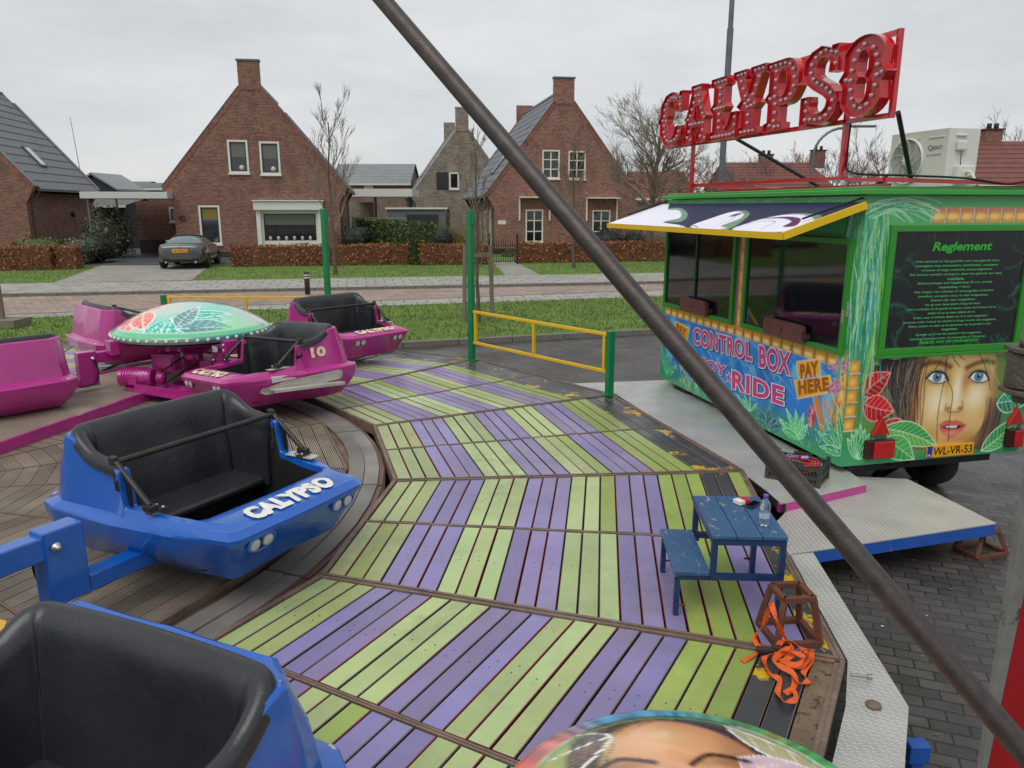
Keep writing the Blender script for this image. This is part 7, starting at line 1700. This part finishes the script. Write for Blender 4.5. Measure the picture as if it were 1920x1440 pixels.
b = MB(); b.prism([sp], -.055, -.063, lambda x, y, z: (x, y, z)); t = thing('tread_strip', 'bent aluminium tread plate strip along the outer edge of the deck', 'tread plate', (0, 0, 0)); b.build('plate', m_alu, t)
b = MB(); p = G(1638, 1322, -.05); b.lathe([(.035, 0), (.032, .006), (.012, .012), (.001, .013)], 16, c=p + Vector((0, 0, .0))); b.build('bolt_washer', m_rust, t)
for i, (x, y) in enumerate([(1.72, 3.9), (1.66, 2.4)]):
    b = MB(); b.box((x, y, (GZ - .065) / 2), (.06, .06, -GZ - .07)); b.build('support_leg', m_under, t)
t = thing('edge_bolt', 'loose threaded bolt sticking out of the deck corner', 'bolt', tuple(G(1595, 1265, -.02)))
b = MB(); b.tube([(0, 0, 0), (.09, -.02, 0)], .008, 8); b.tube([(.07, -.016, 0), (.09, -.02, 0)], .014, 6); b.build('threaded_rod', m_rim, t)
# rusty steel stands
m_rustbr = mat('brown_rust_frame', lin(104, 62, 46), .7, .1, nscale=9, namt=.35)
def stand(label, P, w0, w1, h, rz, name='steel_stand', dep0=None, dep1=None):
    t = thing(name, label, 'trestle', P, rz); d0, d1 = dep0 or w0, dep1 or w1; q0 = [(-w0 / 2, -d0 / 2), (w0 / 2, -d0 / 2), (w0 / 2, d0 / 2), (-w0 / 2, d0 / 2)]; q1 = [(-w1 / 2, -d1 / 2), (w1 / 2, -d1 / 2), (w1 / 2, d1 / 2), (-w1 / 2, d1 / 2)]
    for i in range(4):
        b = MB(); b.bar((*q0[i], .012), (*q1[i], h - .02), .028, .028); b.build('leg', m_rustbr, t)
    for nm, q, z in (('foot_frame', q0, .014), ('top_frame', q1, h - .014)):
        b = MB()
        for i in range(4): a, c_ = q[i], q[(i + 1) % 4]; b.bar((*a, z), (*c_, z), .03, .026)
        b.build(nm, m_rustbr, t)
    return t
stand('rusty trapezoid trestle under the right corner of the low platform', tuple(G(1838, 1035, GZ)), .28, .16, .19, .3, dep0=.2, dep1=.12)
stand('brown steel trestle on the deck with an orange strap hanging from it', tuple(G(1478, 1190, 0)), .22, .15, .25, .1)
# ------------------------------------------------------------------ blue table and bench on the deck
m_btop = mat('worn_blue_wood', lin(50, 88, 126), .5, nscale=5, namt=.2, bump=.4, bscale=30, col2=lin(150, 138, 118), thr=.60, c2scale=26, stretch=(1, .5, 1))
m_bfr = mat('blue_steel', lin(22, 52, 96), .4, coat=.2, nscale=6, namt=.25)
t = thing('picnic_table', 'small worn blue table with a matching low bench joined to its frame', 'table', (1.2, 3.85, 0), math.radians(-3))
tw, td, th_ = .385, .56, .47; ox = .025
for i in range(3):
    b = MB(); w_ = tw / 3; b.box((ox + (i - 1) * w_, .035, th_ - .011), (w_ - .004, td, .022)); b.build('top_board', m_btop, t, bevel=.004)
xs_ = (ox - tw / 2 + .02, ox + tw / 2 - .02); ys_ = (-td / 2 + .055, td / 2 + .015)
for y in ys_:
    for x in xs_:
        zl = .222 if x < ox else 0; b = MB(); b.box((x, y, (th_ - .024 + zl) / 2), (.03, .03, th_ - .026 - zl)); b.build('leg', m_bfr, t)
b = MB()
for y in ys_: b.box((ox, y, th_ - .04), (tw - .07, .028, .03)); b.box((ox, y, .235), (tw - .07, .028, .03))
for x in xs_: b.box((x, .035, th_ - .04), (.028, td - .09, .03))
b.build('frame', m_bfr, t)
bx0 = -.255; b = MB(); b.box((bx0, .035, .25), (.185, td - .02, .026)); bn = b.build('bench_seat', m_btop, t, bevel=.005)
for y in (-td / 2 + .075, td / 2 - .0): b = MB(); b.box((bx0 + .03, y, .22), (.2, .028, .026)); b.build('bench_frame', m_bfr, t)
for y in (-td / 2 + .075, td / 2 - .0):
    b = MB(); b.box((bx0 - .07, y, .105), (.028, .028, .205)); b.build('bench_leg', m_bfr, t)
b = MB()
for y in ys_: b.tube([(bx0 - .07, y + .01, .06), (bx0 - .02, y + .01, .06)], .006, 6); b.tube([(xs_[1] - .05, ys_[1], .09), (xs_[1], ys_[1], .09)], .006, 6)
b.build('leg_screw', m_rustbr, t)
# things on the table
p = G(1432, 985, .471)
t = thing('water_bottle', 'clear plastic water bottle with a purple cap standing on the blue table', 'bottle', tuple(p))
s_ = .90; gl = mat('clear_plastic', lin(226, 234, 240), .04, trans=.93, spec=.6); gl.node_tree.nodes['Principled BSDF'].inputs['IOR'].default_value = 1.25
pr = [(.022, 0), (.03, .004), (.031, .012), (.031, .03), (.0285, .04), (.031, .05), (.031, .085), (.029, .09), (.031, .10), (.031, .125), (.028, .14), (.02, .155), (.0125, .165), (.0125, .175)]
b = MB(); b.lathe([(r * s_, z * s_) for r, z in pr], 24); b.build('body', gl, t)
b = MB(); b.lathe([(.0315 * s_, .052 * s_), (.0315 * s_, .086 * s_)], 24); b.f = b.f[:-2]; b.fc = b.fc[:-2]; b.sm = b.sm[:-2]; b.fm = b.fm[:-2]; b.build('label', mat('bottle_label', lin(170, 190, 214), .4, nscale=60, namt=.4), t)
b = MB(); b.lathe([(.0145 * s_, .172 * s_), (.0145 * s_, .190 * s_), (.012 * s_, .193 * s_)], 16); b.build('cap', mat('purple_cap', lin(120, 70, 190), .35), t)
p = G(1390, 943, .474); t = thing('cigarette_pack', 'red and white cigarette pack lying on the blue table', 'box', tuple(p), .5)
b = MB(); b.box((-.018, 0, .011), (.04, .055, .022)); b.build('box', mat('pack_white', lin(226, 222, 216), .4), t, bevel=.001)
b = MB(); b.box((.022, 0, .011), (.038, .0555, .0222)); b.build('lid', mat('pack_red', lin(206, 30, 36), .4), t, bevel=.001)
p = G(1412, 948, .474); t = thing('phone', 'black phone in a dark case lying behind the water bottle', 'phone', tuple(p), -.75)
b = MB(); b.box((0, 0, .006), (.045, .10, .011)); b.build('case', m_leather, t, bevel=.004); b = MB(); b.box((0, 0, .0122), (.04, .094, .001)); b.build('screen', m_dglass, t)
# crate with red cable
cp = (G(1515, 888, .055) + G(1560, 872, .055)) / 2
t = thing('plastic_crate', 'dark plastic crate with slotted sides standing on the walkway by the trailer', 'crate', (2.31, 5.86, -.036), -.62)
m_cr = mat('dark_green_plastic', lin(52, 56, 48), .5); L_, D_, H_ = .40, .27, .155
b = MB()
for s in (-1, 1):
    for (ln, off, horiz) in ((L_, D_ / 2, True), (D_, L_ / 2, False)):
        for k in range(16 if horiz else 11):
            n_ = (16 if horiz else 11); x = -ln / 2 + ln * (k + .5) / n_; q = (x, s * off, H_ / 2) if horiz else (s * off, x, H_ / 2); b.box(q, (.009, .012, H_) if horiz else (.012, .009, H_))
        for z in (.012, H_ * .42, H_ - .016):
            b.box((0, s * off, z) if horiz else (s * off, 0, z), (ln + .014, .016, .024) if horiz else (.016, ln - .002, .022))
        if horiz: b.box((0, s * off, H_ + .008), (ln * .35, .016, .03))
b.box((0, 0, .006), (L_, D_, .006)); b.build('basket', m_cr, t)
for s in (-1, 1):
    for q in (-1, 1):
        b = MB(); b.box((s * L_ / 2, q * D_ / 2, H_ / 2 + .01), (.03, .03, H_ + .03)); b.build('corner_post', m_cr, t, bevel=.004)
R_ = random.Random(6); b = MB(); pts = []
for i in range(90):
    a = i * .52; r = .1 + .02 * math.sin(i * .9); pts.append((r * 1.45 * math.cos(a) + R_.gauss(0, .006), r * .85 * math.sin(a) + R_.gauss(0, .006), .06 + .0011 * i + R_.gauss(0, .004)))
b.tube(smooth_line(pts, 3), .0055, 6, cap=False); o = b.build('cable_coil', mat('red_cable', lin(190, 36, 44), .4), None); o.location = (2.31, 5.86, -.036); o.rotation_euler = (0, 0, -.62); tag(o, 'coil of thin red cable lying in the dark crate', 'cable')
b = MB(); b.tube([(.04 * math.cos(a * .35) - .05, .03 * math.sin(a * .35), .175 + .004 * math.sin(a)) for a in range(19)], .004, 6); b.tube([(.02, 0, .172), (.07, .02, .178)], .016, 8); o2 = b.build('plug', mat('pale_cable', lin(150, 140, 200), .4), o)
# orange ratchet strap
m_or = mat('orange_webbing', lin(226, 96, 30), .65, nscale=60, namt=.15, bump=.3, bscale=200)
def ribbon(b, pts, w_, seed=0, k=6, tw=0.):
    P = smooth_line(pts, k); V = []; R = random.Random(seed); n = len(P); ph = R.uniform(0, 6)
    for i, p in enumerate(P):
        d = (P[min(n - 1, i + 1)] - P[max(0, i - 1)]).normalized(); side = d.cross(Vector((0, 0, 1)))
        side = side.normalized() if side.length > .15 else Vector((1, 0, 0)); a = tw * math.sin(i * .35 + ph); s2 = Matrix.Rotation(a, 3, d) @ side; up = d.cross(s2) * .0012
        V += [p - s2 * w_ / 2 - up, p + s2 * w_ / 2 - up, p + s2 * w_ / 2 + up, p - s2 * w_ / 2 + up]
    b.grid(V, n, 4, cv=True, smooth=False)
g3 = lambda u, v, z: G(u, v, z)
t = thing('ratchet_strap', 'tangled orange webbing strap draped over the trestle and the deck boards', 'strap', (0, 0, 0))
b = MB()
ribbon(b, [g3(1446, 1130, .262), g3(1455, 1160, .20), g3(1468, 1190, .10), g3(1484, 1214, .03), g3(1470, 1228, .02), g3(1452, 1222, .03)], .026, 1, tw=.4)
ribbon(b, [g3(1446, 1130, .264), g3(1438, 1150, .20), g3(1432, 1172, .12), g3(1415, 1196, .03), g3(1422, 1220, .012), g3(1392, 1240, .006)], .026, 2, tw=.5)
ribbon(b, [g3(1452, 1222, .03), g3(1470, 1200, .05), g3(1498, 1212, .03), g3(1518, 1230, .02), g3(1500, 1250, .02), g3(1470, 1240, .04), g3(1448, 1228, .03), g3(1432, 1236, .015), g3(1444, 1262, .012), g3(1462, 1275, .01), g3(1458, 1300, .012), g3(1474, 1316, .03), g3(1492, 1310, .02), g3(1486, 1294, .012), g3(1472, 1300, .02)], .026, 3, tw=.8)
ribbon(b, [g3(1470, 1240, .04), g3(1488, 1228, .07), g3(1516, 1218, .05), g3(1522, 1240, .02), g3(1506, 1262, .015), g3(1516, 1276, .02), g3(1498, 1282, .02), g3(1486, 1262, .03), g3(1462, 1248, .05), g3(1452, 1236, .06), g3(1480, 1212, .06)], .026, 4, tw=.9)
ribbon(b, [g3(1460, 1226, .05), g3(1482, 1222, .09), g3(1506, 1232, .07), g3(1494, 1246, .05), g3(1474, 1244, .05)], .026, 5, tw=1.0)
ribbon(b, [g3(1486, 1294, .012), g3(1490, 1280, .012), g3(1486, 1262, .02), g3(1478, 1250, .03)], .026, 6, tw=.4)
b.build('webbing', m_or, t)
b = MB(); p = g3(1436, 1218, .03); b.box(p, (.09, .03, .02), rz=-.15); b.box(p + Vector((.05, -.005, .012)), (.04, .034, .02), rz=-.15); b.build('ratchet', mat('dark_iron', lin(60, 50, 46), .5, .5), t, bevel=.003)
b = MB(); p = g3(1462, 1198, .04); b.box(p, (.03, .002, .05), R=Matrix.Rotation(.6, 3, 'Y')); b.build('tag', m_white, t)
# blue transport foot under the strip
t = thing('corner_jack', 'small blue steel jack foot beyond the tread plate at the lower right', 'jack', tuple(G(1718, 1408, -.25)))
b = MB(); b.box((0, 0, -.0), (.09, .07, .09)); b.box((.0, 0, -.1), (.05, .05, .12)); b.build('bracket', m_blueold, t, bevel=.006)
# ------------------------------------------------------------------ big diagonal tube, post and hinge
m_tube = mat('weathered_steel_tube', lin(74, 67, 64), .42, .5, nscale=22, namt=.35, bump=.15, bscale=120, col2=lin(120, 108, 98), thr=.66, c2scale=9)
A_ = atY(667, -60, 3.3); B_ = atY(1912, 1400, 1.72)
t = thing('steel_tube', 'long dark steel tube crossing the photo diagonally from top centre to bottom right', 'tube', tuple(A_))
d_ = B_ - A_; b = MB(); b.tube([-d_ * .05, d_ * 1.03], .0325, 28); b.build('tube', m_tube, t)
m_gst = mat('grey_weathered_steel', lin(132, 132, 128), .5, .3, nscale=7, namt=.3, col2=lin(92, 74, 60), thr=.60, c2scale=10)
m_pred = mat('red_post_paint', lin(150, 18, 24), .4, coat=.2, nscale=3, namt=.2, col2=lin(130, 126, 122), thr=.66, c2scale=12)
pp_ = G(1868, 1440, -.1); Y0 = 2.15
a = atY(1842, 1440, Y0); 
t = thing('gate_post', 'upright steel post, grey in front and red at the side, at the right edge', 'post', (a.x, Y0, 0))
mpz = lambda x, z, y: (x, y, z)
b = MB(); b.prism([[(0, -.4), (.004, -.4), (.016, .27), (.052, 1.156), (.058, 1.31), (0, 1.31)]], .0, .03, mpz); b.build('grey_profile', m_gst, t, bevel=.002)
b = MB(); b.prism([[(.006, -.4), (.018, .27), (.054, 1.156), (.06, 1.31), (.15, 1.31), (.15, -.4)]], .004, .06, mpz); b.build('red_profile', m_pred, t, bevel=.002)
hz_ = atY(1885, 690, 2.15)
t = thing('pipe_clamp', 'heavy dirty steel clamp with bolted plates fixed on the right post', 'clamp', (hz_.x + .045, 2.12, hz_.z))
m_cl = mat('dirty_cast_steel', lin(96, 88, 76), .75, .2, nscale=14, namt=.4, bump=.7, bscale=40)
b = MB(); b.lathe([(.052, -.05), (.055, -.045), (.055, .045), (.052, .05)], 28); b.build('drum', m_cl, t)
for z in (-.06, .06):
    b = MB(); b.prism([[(-.06, -.02), (-.045, -.055), (.0, -.07), (.12, -.06), (.12, .06), (.0, .065), (-.05, .045)]], z - .007, z + .007, lambda x, y, zz: (x, y, zz)); b.build('flange', m_cl, t, bevel=.003)
for z, s in ((-.068, -1), (.068, 1)):
    b = MB(); b.lathe([(.028, 0), (.028, .018 * s), (.02, .024 * s)], 6, c=(-.012, -.01, z)); b.build('bolt_head', m_cl, t)
# lamp mast and curved street lamps behind
t = thing('lamp_mast', 'tall grey galvanised mast rising behind the red letter sign', 'street lamp', tuple(atY(1347, 430, 17.5))[:2] + (GZ,))
zt = 11; b = MB(); b.tube([(0, 0, 0), (0, 0, 3.2)], .085, 14); b.tube([(0, 0, 3.2), (0, 0, 6.2)], .068, 14); b.tube([(0, 0, 6.2), (0, 0, zt)], [.055, .045], 14); b.build('pole', m_zinc, t)
b = MB(); b.tube([(0, 0, zt), (.6, 0, zt + .1)], .03, 8); b.box((.85, 0, zt + .08), (.6, .2, .1)); b.build('lamp_head', m_zinc, t, bevel=.03)
def clamp_lamp(u, vt, Y, lab):
    p = atY(u, 400, Y); zt = atY(u, vt, Y).z; s = Y / 1431; t = thing('street_lamp', lab, 'street lamp', (p.x, Y, GZ)); h = zt - GZ
    pts = [(0, 0, 0), (0, 0, h - 1.6)] + [(1.5 - 1.5 * math.cos(a * PI / 2 / 8), 0, h - 1.6 + 1.5 * math.sin(a * PI / 2 / 8)) for a in range(1, 9)]
    b = MB(); b.tube(pts, .07, 8); b.build('pole', m_zinc, t); b = MB(); b.box((2.3, 0, h - .02), (1.7, .25, .12)); b.build('lamp_head', m_zinc, t, bevel=.04)
clamp_lamp(1515, 236, 42, 'curved grey street lamp seen under the red letter sign')
clamp_lamp(1452, 305, 75, 'small distant street lamp left of the curved one')
# ================================================================== CAR
def sedan():
    hd = SA + PI / 2 + math.radians(2)
    c0 = G(341, 505, GZ + .116); d = Vector((math.cos(hd), math.sin(hd), 0)); p = c0 + d * 2.0
    t = thing('parked_car', 'dark grey two seat coupe parked on the driveway with its rear to the street', 'car', tuple(p), hd - PI / 2)
    m_car = mat('car_paint', lin(86, 85, 86), .25, .5, coat=.8); HW = .93
    st = [(-2.05, .60, .40, .74, .80), (-2.0, .78, .30, .86, .92), (-1.8, .88, .24, .93, .96), (-1.35, .925, .22, .94, 1.0), (-.8, .925, .2, .92, .98), (0, .92, .2, .90, .96), (.8, .92, .2, .86, .94), (1.35, .915, .22, .80, .90), (1.8, .86, .25, .70, .80), (2.02, .7, .32, .55, .62)]
    P = []
    for (y, hw, z0, z1, z2) in st:
        for (x, z) in ((-hw * .86, z0), (-hw, z0 + .1), (-hw * 1.0, (z0 + z1) / 2 + .05), (-hw * .95, z1), (-hw * .82, z2), (0, z2 + .03), (hw * .82, z2), (hw * .95, z1), (hw * 1.0, (z0 + z1) / 2 + .05), (hw, z0 + .1), (hw * .86, z0)): P.append((x, y, z))
    n = 11; b = MB(); b.grid(P, len(st), n); b.f.append(list(range(n))); b.f.append(list(range((len(st) - 1) * n, len(st) * n))[::-1]); b.fc += [None] * 2; b.sm += [False] * 2; b.fm += [0] * 2
    body = b.build('body', m_car, t, subsurf=2)
    cs = [(-1.15, .72, .96, .98), (-.95, .70, .96, 1.10), (-.5, .62, .97, 1.27), (-.15, .60, .97, 1.31), (.35, .64, .96, 1.22), (.85, .72, .93, .97)]
    P = []
    for y, hw, z0, z1 in cs:
        for x, z in ((-hw - .08, z0 - .06), (-hw, (z0 + z1) / 2), (-hw * .88, z1 - .02), (0, z1 + .02), (hw * .88, z1 - .02), (hw, (z0 + z1) / 2), (hw + .08, z0 - .06)): P.append((x, y, z))
    b = MB(); b.grid(P, len(cs), 7); b.build('cabin_glass', mat('car_glass', lin(96, 112, 112), .06, spec=1), t, subsurf=1)
    b = MB(); P2 = []
    for y, hw, z0, z1 in cs[2:5]:
        for x, z in ((-hw * .95, z1 - .05), (-hw * .8, z1 - .0), (0, z1 + .035), (hw * .8, z1 - .0), (hw * .95, z1 - .05)): P2.append((x, y, z))
    b.grid(P2, 3, 5); b.build('roof', m_car, t, subsurf=1)
    for sx in (-1, 1):
        for y in (-1.2, 1.25): wheel(t, sx * .82, y, .31, .31, .22, (sx, 0, 0), name='wheel')
        b = MB(); b.prism([[(sx * .40, .63), (sx * .70, .65), (sx * .74, .76), (sx * .52, .79), (sx * .42, .72)]], -2.07, -1.92, lambda x, z, y: (x, y + abs(x) * .16, z)); b.build('tail_light', m_redlens, t, bevel=.01)
        b = MB(); b.box((sx * .98, .55, .98), (.16, .1, .12)); b.build('mirror', m_car, t, bevel=.03)
        b = MB(); b.lathe([(.05, 0), (.05, .08)], 10, c=(sx * .55, -1.98, .27), axis=(0, -1, 0)); b.build('exhaust', m_rim, t)
    b = MB(); b.box((0, -2.055, .72), (.56, .02, .13)); o = b.build('number_plate', mat('yellow_plate'), t)
    b = MB(); text_mb(b, '33-PVN-2', lambda x, z: (x, -2.067, z), -.24, .24, .68, .755, bold=.02); b.build('plate_text', mat('plate_black'), o)
    b = MB(); b.box((0, -1.99, .36), (1.3, .1, .16)); b.build('rear_diffuser', m_liner, t, bevel=.03)
    b = MB(); b.lathe([(.05, 0), (.05, .02)], 14, c=(0, -2.03, .86), axis=(0, -1, .3)); b.build('badge', m_rim, t)
sedan()

# small litter and fallen leaves on the paving
r = random.Random(17); b = MB(); 
for i in range(420):
    x, y = (r.uniform(1.9, 6), r.uniform(1.2, 6)) if i % 2 else (r.uniform(-3, 7), r.uniform(8, 14.5)); a = r.uniform(0, 6.3); s_ = r.uniform(.004, .016); z = GZ + .003
    q = [(x + s_ * math.cos(a + k), y + s_ * math.sin(a + k) * .7, z + r.uniform(0, .004)) for k in (0, 1.5, 3, 4.4)]; b.poly(q, r.choice([lin(190, 186, 176), lin(150, 130, 96), lin(110, 84, 60), lin(120, 124, 90), lin(84, 100, 60)]))
o = b.build('litter', mat('litter', attr=True, rough=.8)); o['kind'] = 'stuff'; o['label'] = 'small fallen leaves and crumbs on the paving'
